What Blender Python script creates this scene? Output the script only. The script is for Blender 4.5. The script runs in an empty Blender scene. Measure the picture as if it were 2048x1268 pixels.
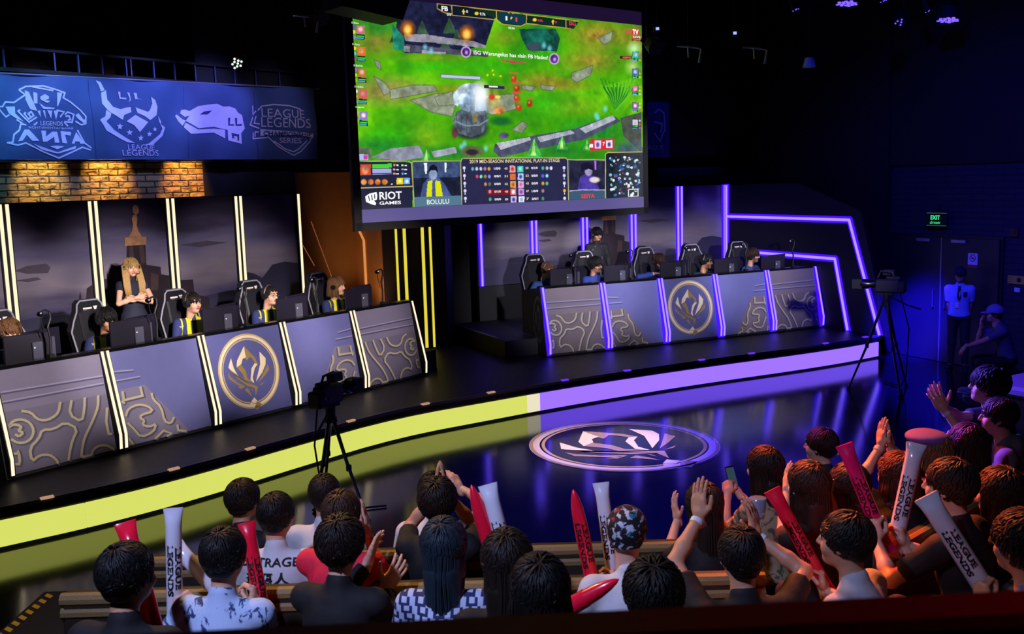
import bpy, math, random
import numpy as np
from mathutils import Vector, Matrix
random.seed(7); RNG = np.random.default_rng(7)
SC = bpy.context.scene; COL = SC.collection
R_ = math.radians

# ------------------------------------------------------------------ view, camera
SC.view_settings.view_transform = 'Standard'
SC.view_settings.look = 'None'
SC.view_settings.exposure = 0.0
SC.view_settings.gamma = 1.0
SC.view_settings.use_curve_mapping = False
try:
    SC.cycles.max_bounces = 6; SC.cycles.diffuse_bounces = 2; SC.cycles.glossy_bounces = 3
    SC.cycles.transmission_bounces = 3; SC.cycles.sample_clamp_indirect = 3.0
    SC.cycles.caustics_reflective = False; SC.cycles.caustics_refractive = False
    SC.cycles.use_denoising = True
except Exception:
    pass
pitch, roll = math.atan(269 / 2000.), R_(1.72)
fw = Vector((0, math.cos(pitch), -math.sin(pitch)))
u0 = Vector((1, 0, 0)).cross(fw)
rt = Vector((1, 0, 0)) * math.cos(roll) - u0 * math.sin(roll)
up = rt.cross(fw)
cam = bpy.data.cameras.new('camera'); camo = bpy.data.objects.new('camera', cam); COL.objects.link(camo)
cam.sensor_width = 36; cam.lens = 36 * 2000 / 2048.; cam.clip_end = 200; cam.clip_start = .05
camo.matrix_world = Matrix(((rt.x, up.x, -fw.x, 0), (rt.y, up.y, -fw.y, 0), (rt.z, up.z, -fw.z, 3.3), (0, 0, 0, 1)))
SC.camera = camo

# ------------------------------------------------------------------ materials
def lin(c):
    if isinstance(c, str):
        c = [int(c[i:i + 2], 16) / 255. for i in (0, 2, 4)]
    return tuple((x / 12.92 if x <= .04045 else ((x + .055) / 1.055) ** 2.4) for x in c[:3]) + (1.,)
MATS = {}
def mat(name, col, rough=.6, metal=0., emit=None, es=0., bump=0., bscale=40., vary=0., vscale=8., spec=.5, coat=0., trans=0.):
    if name in MATS: return MATS[name]
    m = bpy.data.materials.new(name); m.use_nodes = True
    nt = m.node_tree; b = nt.nodes['Principled BSDF']
    b.inputs['Base Color'].default_value = lin(col); b.inputs['Roughness'].default_value = rough
    b.inputs['Metallic'].default_value = metal; b.inputs['Specular IOR Level'].default_value = spec
    if coat: b.inputs['Coat Weight'].default_value = coat
    if trans: b.inputs['Transmission Weight'].default_value = trans
    if emit is not None:
        b.inputs['Emission Color'].default_value = lin(emit); b.inputs['Emission Strength'].default_value = es
    if bump or vary:
        tc = nt.nodes.new('ShaderNodeTexCoord')
        if vary:
            n = nt.nodes.new('ShaderNodeTexNoise'); n.inputs['Scale'].default_value = vscale; n.inputs['Detail'].default_value = 4
            nt.links.new(tc.outputs['Object'], n.inputs['Vector'])
            mx = nt.nodes.new('ShaderNodeMix'); mx.data_type = 'RGBA'
            c = lin(col)
            mx.inputs['A'].default_value = tuple(x * (1 - vary) for x in c[:3]) + (1,)
            mx.inputs['B'].default_value = tuple(min(1, x * (1 + vary)) for x in c[:3]) + (1,)
            nt.links.new(n.outputs['Fac'], mx.inputs['Factor']); nt.links.new(mx.outputs['Result'], b.inputs['Base Color'])
        if bump:
            n2 = nt.nodes.new('ShaderNodeTexNoise'); n2.inputs['Scale'].default_value = bscale; n2.inputs['Detail'].default_value = 3
            nt.links.new(tc.outputs['Object'], n2.inputs['Vector'])
            bp = nt.nodes.new('ShaderNodeBump'); bp.inputs['Strength'].default_value = bump; bp.inputs['Distance'].default_value = .01
            nt.links.new(n2.outputs['Fac'], bp.inputs['Height']); nt.links.new(bp.outputs['Normal'], b.inputs['Normal'])
    MATS[name] = m
    return m
def glow2(name, rgb):
    "lamp colour given as linear light, may be brighter than white in one channel"
    m = mat(name, '050505', rough=.5, emit='ffffff', es=1.); k = max(rgb); b = m.node_tree.nodes['Principled BSDF']
    b.inputs['Emission Color'].default_value = (rgb[0] / k, rgb[1] / k, rgb[2] / k, 1); b.inputs['Emission Strength'].default_value = k
    return m
def glow(name, col, s=1.0):
    return mat(name, '050505', rough=.5, emit=col, es=s)

# ------------------------------------------------------------------ mesh builder
class MB:
    def __init__(s): s.v = []; s.f = []; s.mi = []; s.cur = 0
    def add(s, vs, fs):
        o = len(s.v); s.v += [tuple(p) for p in vs]
        for f in fs: s.f.append([i + o for i in f]); s.mi.append(s.cur)
        return s
    def box(s, c, d, M=None, bev=0.):
        x, y, z = [k / 2. for k in d]
        if bev:
            e = min(bev, x * .9, y * .9, z * .9)
            vs = []
            for sz, ex in ((-z, e), (-z + e, 0), (z - e, 0), (z, e)):
                for px, py in ((-x + e, -y), (x - e, -y), (x, -y + e), (x, y - e), (x - e, y), (-x + e, y), (-x, y - e), (-x, -y + e)):
                    k = ex
                    qx = max(-x + k, min(x - k, px)); qy = max(-y + k, min(y - k, py))
                    vs.append((qx, qy, sz))
            fs = [list(range(7, -1, -1)), list(range(24, 32))]
            for r in range(3):
                for i in range(8):
                    j = (i + 1) % 8; fs.append([r * 8 + i, r * 8 + j, r * 8 + 8 + j, r * 8 + 8 + i])
        else:
            vs = [(-x, -y, -z), (x, -y, -z), (x, y, -z), (-x, y, -z), (-x, -y, z), (x, -y, z), (x, y, z), (-x, y, z)]
            fs = [(0, 3, 2, 1), (4, 5, 6, 7), (0, 1, 5, 4), (1, 2, 6, 5), (2, 3, 7, 6), (3, 0, 4, 7)]
        c = Vector(c)
        vs = [(M @ Vector(p) if M else Vector(p)) + c for p in vs]
        return s.add(vs, fs)
    def tube(s, pts, r, n=8, caps=True, flat=1.0, up=None):
        pts = [Vector(p) for p in pts]; k = len(pts)
        rs = r if isinstance(r, (list, tuple)) else [r] * k
        vs = []; prev = None
        for i, p in enumerate(pts):
            t = (pts[min(i + 1, k - 1)] - pts[max(i - 1, 0)])
            t = t.normalized() if t.length > 1e-9 else Vector((0, 0, 1))
            if prev is None:
                a = Vector(up) if up else (Vector((0, 0, 1)) if abs(t.z) < .9 else Vector((1, 0, 0)))
                a = (a - t * a.dot(t)).normalized()
            else:
                a = prev - t * prev.dot(t); a = a.normalized() if a.length > 1e-6 else prev
            prev = a; b = t.cross(a)
            for q in range(n):
                w = 2 * math.pi * q / n
                vs.append(p + a * (math.cos(w) * rs[i] * flat) + b * (math.sin(w) * rs[i]))
        fs = []
        for i in range(k - 1):
            for q in range(n):
                w = (q + 1) % n; fs.append((i * n + q, i * n + w, i * n + n + w, i * n + n + q))
        if caps: fs += [tuple(range(n - 1, -1, -1)), tuple(range((k - 1) * n, k * n))]
        return s.add(vs, fs)
    def cyl(s, a, b, r, r2=None, n=16): return s.tube([a, b], [r, r if r2 is None else r2], n)
    def ell(s, c, rad, M=None, nu=16, nv=10):
        c = Vector(c); vs = []; fs = []
        for i in range(nv + 1):
            th = math.pi * i / nv
            for j in range(nu):
                ph = 2 * math.pi * j / nu
                p = Vector((rad[0] * math.sin(th) * math.cos(ph), rad[1] * math.sin(th) * math.sin(ph), rad[2] * math.cos(th)))
                vs.append((M @ p if M else p) + c)
        for i in range(nv):
            for j in range(nu):
                k = (j + 1) % nu; fs.append((i * nu + j, i * nu + nu + j, i * nu + nu + k, i * nu + k))
        return s.add(vs, fs)
    def prism(s, poly, off):
        "closed polygon (list of 3d points) extruded by the vector off"
        n = len(poly); off = Vector(off); P = [Vector(p) for p in poly]
        fs = [tuple(range(n - 1, -1, -1)), tuple(range(n, 2 * n))] + [(i, (i + 1) % n, n + (i + 1) % n, n + i) for i in range(n)]
        return s.add(P + [p + off for p in P], fs)
    def poly(s, pts): return s.add(pts, [tuple(range(len(pts)))])
    def fill(s, pts2, fn, mx=.1):
        "closed 2d outline triangulated finely and mapped to 3d by fn"
        from mathutils.geometry import tessellate_polygon
        st = [tuple(Vector(pts2[i][:2]) for i in t) for t in tessellate_polygon([[Vector((p[0], p[1], 0)) for p in pts2]])]
        while st:
            a, b, c = st.pop(); l = ((b - a).length, (c - b).length, (a - c).length); k = l.index(max(l))
            if l[k] > mx:
                a, b, c = ((a, b, c), (b, c, a), (c, a, b))[k]; m = (a + b) / 2; st += [(a, m, c), (m, b, c)]
            else: s.add([fn(*a), fn(*b), fn(*c)], [(0, 1, 2)])
        return s
    def ribbon(s, pts2, w, fn, closed=False):
        "flat stroke of half width w along 2d points, mapped to 3d by fn"
        P = [Vector((p[0], p[1])) for p in pts2]; n = len(P); vs = []
        for i in range(n):
            a = P[(i - 1) % n] if (closed or i > 0) else P[i]; b = P[(i + 1) % n] if (closed or i < n - 1) else P[i]
            d0 = (P[i] - a); d1 = (b - P[i])
            d0 = d0.normalized() if d0.length > 1e-9 else d1.normalized(); d1 = d1.normalized() if d1.length > 1e-9 else d0
            t = (d0 + d1); t = t.normalized() if t.length > 1e-6 else d1
            m = Vector((-t.y, t.x)); k = min(1.6, 1 / max(.35, m.dot(Vector((-d1.y, d1.x)))))
            vs += [fn(*(P[i] + m * w * k)), fn(*(P[i] - m * w * k))]
        fs = [(2 * i, 2 * i + 1, 2 * i + 3, 2 * i + 2) for i in range(n - 1)]
        if closed: fs.append((2 * n - 2, 2 * n - 1, 1, 0))
        return s.add(vs, fs)
    def build(s, name, mats, parent=None, smooth=False, auto=None):
        me = bpy.data.meshes.new(name)
        me.from_pydata([tuple(v) for v in s.v], [], s.f)
        ms = mats if isinstance(mats, (list, tuple)) else [mats]
        for m in ms: me.materials.append(m)
        if len(ms) > 1: me.polygons.foreach_set('material_index', [min(i, len(ms) - 1) for i in s.mi])
        if smooth: me.polygons.foreach_set('use_smooth', [True] * len(me.polygons))
        me.update()
        if smooth and auto is not None:
            try: me.set_sharp_from_angle(angle=R_(auto))
            except Exception: pass
        o = bpy.data.objects.new(name, me); COL.objects.link(o)
        if parent is not None: o.parent = parent
        return o
def npmesh(name, V, F, mats, parent=None, mi=None, smooth=True):
    me = bpy.data.meshes.new(name)
    V = np.asarray(V, np.float32); F = np.asarray(F, np.int32); k = F.shape[1]
    me.vertices.add(len(V)); me.vertices.foreach_set('co', V.ravel())
    me.loops.add(F.size); me.loops.foreach_set('vertex_index', F.ravel())
    me.polygons.add(len(F)); me.polygons.foreach_set('loop_start', np.arange(0, F.size, k, dtype=np.int32))
    try: me.polygons.foreach_set('loop_total', np.full(len(F), k, np.int32))
    except Exception: pass
    for m in (mats if isinstance(mats, (list, tuple)) else [mats]): me.materials.append(m)
    if mi is not None: me.polygons.foreach_set('material_index', np.asarray(mi, np.int32))
    if smooth: me.polygons.foreach_set('use_smooth', np.ones(len(F), bool))
    me.update(calc_edges=True); me.validate()
    o = bpy.data.objects.new(name, me); COL.objects.link(o)
    if parent is not None: o.parent = parent
    return o
def tag(o, label=None, cat=None, group=None, kind=None):
    if label: o['label'] = label
    if cat: o['category'] = cat
    if group: o['group'] = group
    if kind: o['kind'] = kind
    return o
def empty(name, loc=(0, 0, 0), rz=0., label=None, cat=None, group=None, kind=None):
    o = bpy.data.objects.new(name, None); COL.objects.link(o); o.location = loc; o.rotation_euler = (0, 0, rz); o.empty_display_size = .1
    return tag(o, label, cat, group, kind)
def put(o, loc, rz=0.):
    o.location = loc; o.rotation_euler = (0, 0, rz); return o
def copy_tree(o, parent=None):
    c = o.copy(); COL.objects.link(c)
    if parent is not None: c.parent = parent
    for ch in list(o.children): copy_tree(ch, c)
    return c
_txt = {}
def text2d(body, w=None, h=None, bold=0.0, spacing=1.0):
    "flat letter outlines as (verts2d, faces), scaled to width w or height h, origin at lower left"
    key = (body, bold, spacing)
    if key not in _txt:
        cu = bpy.data.curves.new('letters', 'FONT'); cu.body = body; cu.resolution_u = 3; cu.offset = bold; cu.space_character = spacing
        ob = bpy.data.objects.new('letters', cu); COL.objects.link(ob)
        bpy.context.view_layer.update()
        dg = bpy.context.evaluated_depsgraph_get()
        me = ob.evaluated_get(dg).to_mesh()
        vs = [(v.co.x, v.co.y) for v in me.vertices]; fs = [tuple(p.vertices) for p in me.polygons]
        ob.evaluated_get(dg).to_mesh_clear()
        bpy.data.objects.remove(ob); bpy.data.curves.remove(cu)
        _txt[key] = (vs, fs)
    vs, fs = _txt[key]
    if not vs: return [], []
    x0 = min(v[0] for v in vs); x1 = max(v[0] for v in vs); y0 = min(v[1] for v in vs); y1 = max(v[1] for v in vs)
    sx = (w / (x1 - x0)) if w else None; sy = (h / (y1 - y0)) if h else None
    sx = sx or sy; sy = sy or sx
    return [((x - x0) * sx, (y - y0) * sy) for x, y in vs], fs
def letter(mb, body, at, fn, w=None, h=None, bold=0.0, center=False, spacing=1.0, slant=0.):
    vs, fs = text2d(body, w, h, bold, spacing)
    if not vs: return mb
    ox = at[0] - (max(v[0] for v in vs) / 2 if center else 0)
    return mb.add([fn(x + ox + y * slant, y + at[1]) for x, y in vs], fs)

AL, AR = R_(52.57), R_(24.04)
OL, OR = Vector((-5.196, 9.960, 0)), Vector((.582, 16.265, 0))
def LW(s, t, z): return OL + Vector((math.cos(AL), math.sin(AL), 0)) * s + Vector((-math.sin(AL), math.cos(AL), 0)) * t + Vector((0, 0, z))
def RW(s, t, z): return OR + Vector((math.cos(AR), math.sin(AR), 0)) * s + Vector((-math.sin(AR), math.cos(AR), 0)) * t + Vector((0, 0, z))
STAGE = .42; PLAT = .70
# ------------------------------------------------------------------ base materials
M_black = mat('matte_black', '08080a', .7)
M_blk2 = mat('soft_black', '101014', .55)
M_dark = mat('dark_paint', '15141a', .6, vary=.3)
M_grey = mat('grey_metal', '55555c', .4, .7)
M_gloss = mat('gloss_black', '0a0a0d', .25)
M_cream = glow('cream_led', 'ffe6c4', 1.25)
M_yel = glow('yellow_led', 'e8d640', 1.0)
M_lil = glow2('lilac_led', (.50, .30, 2.3))
M_vio = glow2('violet_bloom', (.065, .004, 2.0))  # glow stands in for the bloom around the lilac cores
M_gold = mat('gold_print', 'b59b68', .5)
M_goldl = mat('pale_gold_print', 'd8c9a8', .5)
M_goldd = mat('dark_gold_print', '8d7446', .5)

# ------------------------------------------------------------------ room shell
def node_floor():
    m = bpy.data.materials.new('polished_floor'); m.use_nodes = True; nt = m.node_tree; b = nt.nodes['Principled BSDF']
    b.inputs['Base Color'].default_value = (.006, .006, .011, 1); b.inputs['IOR'].default_value = 1.7
    tc = nt.nodes.new('ShaderNodeTexCoord'); n = nt.nodes.new('ShaderNodeTexNoise'); n.inputs['Scale'].default_value = 1.3; n.inputs['Detail'].default_value = 5
    mr = nt.nodes.new('ShaderNodeMapRange'); mr.inputs['To Min'].default_value = .07; mr.inputs['To Max'].default_value = .15
    nt.links.new(tc.outputs['Object'], n.inputs['Vector']); nt.links.new(n.outputs['Fac'], mr.inputs['Value']); nt.links.new(mr.outputs['Result'], b.inputs['Roughness'])
    n2 = nt.nodes.new('ShaderNodeTexNoise'); n2.inputs['Scale'].default_value = 60; n2.inputs['Detail'].default_value = 2
    bp = nt.nodes.new('ShaderNodeBump'); bp.inputs['Strength'].default_value = .12; bp.inputs['Distance'].default_value = .002
    nt.links.new(tc.outputs['Object'], n2.inputs['Vector']); nt.links.new(n2.outputs['Fac'], bp.inputs['Height']); nt.links.new(bp.outputs['Normal'], b.inputs['Normal'])
    return m
M_floor = node_floor()
fl = MB().box((0, 12, -.1), (34, 40, .2)).build('floor', M_floor); tag(fl, kind='structure')

def node_brick(name, c1, c2, mortar, scale=1.0, bw=.42, bh=.16):
    m = bpy.data.materials.new(name); m.use_nodes = True; nt = m.node_tree; b = nt.nodes['Principled BSDF']
    b.inputs['Roughness'].default_value = .8
    tc = nt.nodes.new('ShaderNodeTexCoord'); sp = nt.nodes.new('ShaderNodeSeparateXYZ'); cb = nt.nodes.new('ShaderNodeCombineXYZ')
    br = nt.nodes.new('ShaderNodeTexBrick'); br.inputs['Scale'].default_value = scale
    br.inputs['Brick Width'].default_value = bw; br.inputs['Row Height'].default_value = bh; br.inputs['Mortar Size'].default_value = .012; br.inputs['Mortar Smooth'].default_value = .3
    br.inputs['Color1'].default_value = lin(c1); br.inputs['Color2'].default_value = lin(c2); br.inputs['Mortar'].default_value = lin(mortar)
    nz = nt.nodes.new('ShaderNodeTexNoise'); nz.inputs['Scale'].default_value = 7; nz.inputs['Detail'].default_value = 5
    ad = nt.nodes.new('ShaderNodeVectorMath'); ad.operation = 'MULTIPLY_ADD'; ad.inputs[1].default_value = (.03, .03, .03)
    nt.links.new(tc.outputs['Object'], sp.inputs[0]); nt.links.new(sp.outputs['X'], cb.inputs['X']); nt.links.new(sp.outputs['Z'], cb.inputs['Y'])
    nt.links.new(tc.outputs['Object'], nz.inputs['Vector']); nt.links.new(nz.outputs['Color'], ad.inputs[0]); nt.links.new(cb.outputs[0], ad.inputs[2]); nt.links.new(ad.outputs[0], br.inputs['Vector'])
    mx = nt.nodes.new('ShaderNodeMix'); mx.data_type = 'RGBA'; mx.blend_type = 'MULTIPLY'; mx.inputs['Factor'].default_value = .5
    nt.links.new(br.outputs['Color'], mx.inputs['A']); nt.links.new(nz.outputs['Color'], mx.inputs['B']); nt.links.new(mx.outputs['Result'], b.inputs['Base Color'])
    bp = nt.nodes.new('ShaderNodeBump'); bp.inputs['Strength'].default_value = .9; bp.inputs['Distance'].default_value = .03; bp.invert = True
    mt = nt.nodes.new('ShaderNodeMath'); mt.operation = 'MULTIPLY_ADD'; mt.inputs[1].default_value = -.5
    nt.links.new(nz.outputs['Fac'], mt.inputs[0]); nt.links.new(br.outputs['Fac'], mt.inputs[2]); nt.links.new(mt.outputs[0], bp.inputs['Height']); nt.links.new(bp.outputs['Normal'], b.inputs['Normal'])
    return m
M_brick = node_brick('sandy_brick', 'b3935c', 'a08050', '3a2c1a', 1.0, .30, .092)
M_bluebrick = node_brick('painted_blue_brick', '22243c', '1e2036', '15172a', 1.0, .40, .10)
M_void = mat('black_wall', '0b0b0e', .8)

def wall(name, p, q, h, m, th=.2, z0=0.):
    p = Vector(p); q = Vector(q); d = (q - p); d.z = 0; a = math.atan2(d.y, d.x)
    o = MB().box((d.length / 2, th / 2, h / 2), (d.length, th, h)).build(name, m); put(o, (p.x, p.y, z0), a); o['kind'] = 'structure'; return o
QA = R_(-65.96); OQ = Vector((7.3, 17.45, 0))
def QW(s, t, z): return OQ + Vector((math.cos(QA), math.sin(QA), 0)) * s + Vector((-math.sin(QA), math.cos(QA), 0)) * t + Vector((0, 0, z))
wall('wall_left', LW(-9, 3.42, 0), LW(5.06, 3.42, 0), 4.98, M_brick)
wall('wall_gallery', LW(-9, 4.6, 0), LW(8.6, 4.6, 0), 7.3, M_void)
wall('wall_left_end', LW(5.06, 3.42, 0), LW(8.85, 3.42, 0), 7.3, M_void)
wall('wall_back', RW(-1.4, 3.6, 0), RW(7.2, 3.6, 0), 7.3, M_void)
wall('wall_back_brick', RW(4.25, 3.3, 0), RW(6.6, 3.3, 0), .36, M_bluebrick, z0=3.14)
wall('wall_right', QW(-.86, 0, 0), QW(12, 0, 0), 3.39, M_bluebrick)
wall('wall_right_upper', QW(-.86, -.06, 0), QW(12, -.06, 0), 3.9, M_void, z0=3.39)
wall('wall_right_curtain', QW(-5.2, -.1, 0), QW(-.86, -.1, 0), 7.3, M_void)
q_ = QW(12, 0, 0); wall('wall_right_rear', (q_.x, q_.y, 0), (q_.x, -2.2, 0), 7.3, M_void); wall('wall_rear', (q_.x, -2.2, 0), (-13.8, -2.2, 0), 7.3, M_void); e_ = LW(-9, 3.42, 0); wall('wall_left_rear', (-13.8, -2.2, 0), (e_.x, e_.y, 0), 7.3, M_void)
c = MB().box((0, 12, 7.4), (40, 44, .2)).build('ceiling', M_void); c['kind'] = 'structure'

# ------------------------------------------------------------------ stage
front = [(-6.6, 7.75), (-5.9, 8.28), (-4.89, 9.06), (-4.17, 9.61), (-3.41, 10.39), (-2.56, 11.51), (-1.52, 12.78), (-.21, 13.67), (.2, 13.96), (1.28, 14.65), (2.96, 15.6), (4.8, 16.5), (5.85, 17.1), (6.53, 17.57)]
def chaikin(P, n=2):
    for _ in range(n):
        Q = [P[0]]
        for a, b in zip(P[:-1], P[1:]): Q += [(a[0] * .75 + b[0] * .25, a[1] * .75 + b[1] * .25), (a[0] * .25 + b[0] * .75, a[1] * .25 + b[1] * .75)]
        P = Q + [P[-1]]
    return P
fsm = chaikin(front, 2)
def shift(P, d):
    o = []
    for i in range(len(P)):
        a = P[max(i - 1, 0)]; b = P[min(i + 1, len(P) - 1)]
        t = Vector((b[0] - a[0], b[1] - a[1])).normalized(); o.append((P[i][0] - t.y * d, P[i][1] + t.x * d))
    return o
back = [(4.53 + .3, 21.25), RW(-1.3, 3.5, 0)[:2], LW(8.7, 3.3, 0)[:2], LW(-3, 3.38, 0)[:2], (-9.0, 10.2)]
def node_deck():
    m = bpy.data.materials.new('ribbed_deck'); m.use_nodes = True; nt = m.node_tree; b = nt.nodes['Principled BSDF']
    b.inputs['Base Color'].default_value = lin('131318'); b.inputs['Roughness'].default_value = .45
    tc = nt.nodes.new('ShaderNodeTexCoord'); mp = nt.nodes.new('ShaderNodeMapping'); mp.inputs['Rotation'].default_value = (0, 0, R_(52.6 - 8))
    wv = nt.nodes.new('ShaderNodeTexWave'); wv.inputs['Scale'].default_value = 3.2; wv.bands_direction = 'X'
    cr = nt.nodes.new('ShaderNodeValToRGB'); cr.color_ramp.elements[0].position = .9; cr.color_ramp.elements[1].position = 1.0
    cr.color_ramp.elements[0].color = lin('0c0c10'); cr.color_ramp.elements[1].color = lin('2b2a33')
    nt.links.new(tc.outputs['Object'], mp.inputs[0]); nt.links.new(mp.outputs[0], wv.inputs[0]); nt.links.new(wv.outputs['Fac'], cr.inputs[0]); nt.links.new(cr.outputs[0], b.inputs['Base Color'])
    bp = nt.nodes.new('ShaderNodeBump'); bp.inputs['Strength'].default_value = .3; bp.inputs['Distance'].default_value = .004
    nt.links.new(wv.outputs['Fac'], bp.inputs['Height']); nt.links.new(bp.outputs['Normal'], b.inputs['Normal'])
    return m
stg = empty('stage', (0, 0, 0), 0, 'low curved black stage with a glowing yellow and violet front edge', 'stage')
MB().prism([(x, y, .315) for x, y in fsm] + [(x, y, .315) for x, y in back], (0, 0, STAGE - .315)).build('deck', node_deck(), stg)
core = shift(fsm, .05)
MB().prism([(x, y, 0) for x, y in core] + [(x, y, 0) for x, y in back], (0, 0, .313)).build('base', M_black, stg)
band = shift(fsm, .012)
isp = min(range(len(band)), key=lambda i: abs(band[i][0] - .19))
def strip(P, z0, z1, th, m, nm, label=None):
    b = MB(); Q = shift(P, th)
    for i in range(len(P) - 1):
        (ax, ay), (bx, by) = P[i], P[i + 1]; (cx, cy), (dx, dy) = Q[i], Q[i + 1]
        b.add([(ax, ay, z0), (bx, by, z0), (bx, by, z1), (ax, ay, z1), (cx, cy, z0), (dx, dy, z0), (dx, dy, z1), (cx, cy, z1)], [(0, 1, 2, 3), (5, 4, 7, 6), (3, 2, 6, 7), (4, 5, 1, 0)])
    o = b.build(nm, m, stg)
    if label: o['label'] = label
    return o
M_ry = glow('yellow_panel', 'd9e068', 1.0); M_rv = glow2('violet_panel', (.37, .18, 2.0)); M_rm = glow('pale_panel', 'ece2c4', 1.0)
def cutend(P, g=.005):
    P = [Vector(p) for p in P]; P[0] = P[0] + (P[1] - P[0]).normalized() * g; P[-1] = P[-1] + (P[-2] - P[-1]).normalized() * g
    return [tuple(p) for p in P]
cuts = list(range(1, isp - 1, 4)) + [isp, isp + 1] + list(range(isp + 5, len(band) - 2, 4)) + [len(band) - 1]
for a, b in zip([0] + cuts[:-1], cuts):
    if b > a: strip(cutend(band[a:b + 1]), .035, .285, .03, M_ry if b <= isp else (M_rm if a == isp else M_rv), 'light_panel', 'glowing yellow light panel' if b <= isp else ('pale light panel' if a == isp else 'glowing violet light panel'))
strip(shift(fsm, -.012), .385, .425, .035, mat('nosing_grey', '77767e', .45), 'nosing')
cum = 0.
for i in range(len(fsm) - 1):                                   # little lamps let into the nosing
    a, b = Vector(fsm[i]), Vector(fsm[i + 1]); l = (b - a).length
    if int((cum + l) / 1.25) > int(cum / 1.25):
        p = a.lerp(b, .5); an = math.atan2(b.y - a.y, b.x - a.x)
        o = MB().box((0, 0, 0), (.12, .045, .02)).build('edge_lamp', glow('edge_amber', 'c89a78', .8) if p.x < .2 else glow('edge_violet', '6a2cff', 1.), stg)
        put(o, (p.x, p.y, .427), an)
    cum += l
# players' platforms
for nm, loc, an, s0, s1, t0, t1, lb in (('player_platform', OL, AL, -.6, 7.0, .36, 2.85, 'black raised platform carrying the yellow shirted team'), ('player_platform', OR, AR, -.62, 5.75, .36, 2.85, 'black raised platform carrying the blue shirted team')):
    e = put(empty(nm, loc, an, lb, 'platform'), loc, an)
    MB().box(((s0 + s1) / 2, (t0 + t1) / 2, (STAGE + .002 + PLAT) / 2), (s1 - s0, t1 - t0, PLAT - STAGE - .002)).build('riser', M_blk2, e)
    MB().box((s0 + .03, 1.6, PLAT + .004), (.04, 1.7, .008)).build('edge_strip', mat('pale_strip', '9a98b8', .4), e)
# pale line on the floor behind the right desk

# ------------------------------------------------------------------ floor emblem and emblem art
SC1=[[(0.195,0.583),(0.271,0.551),(0.307,0.48),(0.364,0.448),(0.435,0.458),(0.499,0.498),(0.529,0.594)],[(0.629,0.588),(0.585,0.455),(0.685,0.359),(0.729,0.486),(0.75,0.591)],[(0.874,0.584),(0.86,0.505),(0.839,0.444),(0.76,0.316),(0.682,0.207),(0.642,0.104),(0.62,0.014),(0.707,0.006),(0.742,0.078),(0.821,0.098),(0.899,0.061),(0.934,-0.006)],[(0.076,0.466),(0.101,0.498),(0.136,0.51),(0.195,0.502),(0.248,0.455),(0.266,0.381),(0.239,0.318),(0.187,0.286),(0.121,0.295),(0.07,0.346)],[(0.071,0.46),(0.11,0.473),(0.148,0.461),(0.173,0.431),(0.137,0.409),(0.178,0.38),(0.137,0.352),(0.109,0.382)],[(0.503,0.014),(0.535,0.116),(0.571,0.203),(0.637,0.306),(0.538,0.394),(0.431,0.349),(0.33,0.37),(0.297,0.296),(0.204,0.227),(0.203,0.097),(0.272,0.14),(0.352,0.126),(0.4,0.074),(0.421,0.013)],[(0.068,0.21),(0.099,0.201),(0.113,0.228),(0.106,0.1),(0.065,0.112)],[(0.935,0.447),(0.904,0.315),(0.905,0.186),(0.938,0.178)]]
SC2=[[(0.106,0.576),(0.105,0.484),(0.292,0.491),(0.285,0.589)],[(0.385,0.5),(0.389,0.43),(0.457,0.338),(0.462,0.182),(0.524,0.141),(0.569,0.2)],[(0.588,0.117),(0.586,0.056),(0.673,-0.023)],[(0.093,0.32),(0.129,0.392),(0.23,0.415),(0.329,0.375),(0.371,0.31),(0.242,0.302),(0.229,0.271),(0.267,0.237),(0.237,0.198),(0.3,0.161),(0.377,0.176),(0.335,0.101),(0.202,0.075),(0.154,0.171),(0.101,0.251)],[(0.335,-0.01),(0.437,0.089),(0.514,0.039),(0.459,-0.025)],[(0.085,0.096),(0.118,-0.018)],[(0.101,0.502),(0.087,0.471),(0.107,0.45)]]
GR1=[[(0.056,0.787),(0.951,0.768)],[(0.048,0.697),(0.947,0.695)]]
GR2=[[(0.04,0.789),(0.252,0.77)],[(0.024,0.693),(0.303,0.692)]]
DK1=[(0.052,0.601),(0.958,0.582),(0.976,-0.033),(0.032,-0.008)]
DK2=[(0.085,0.597),(0.336,0.599),(0.703,-0.025),(0.075,-0.01)]
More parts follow.
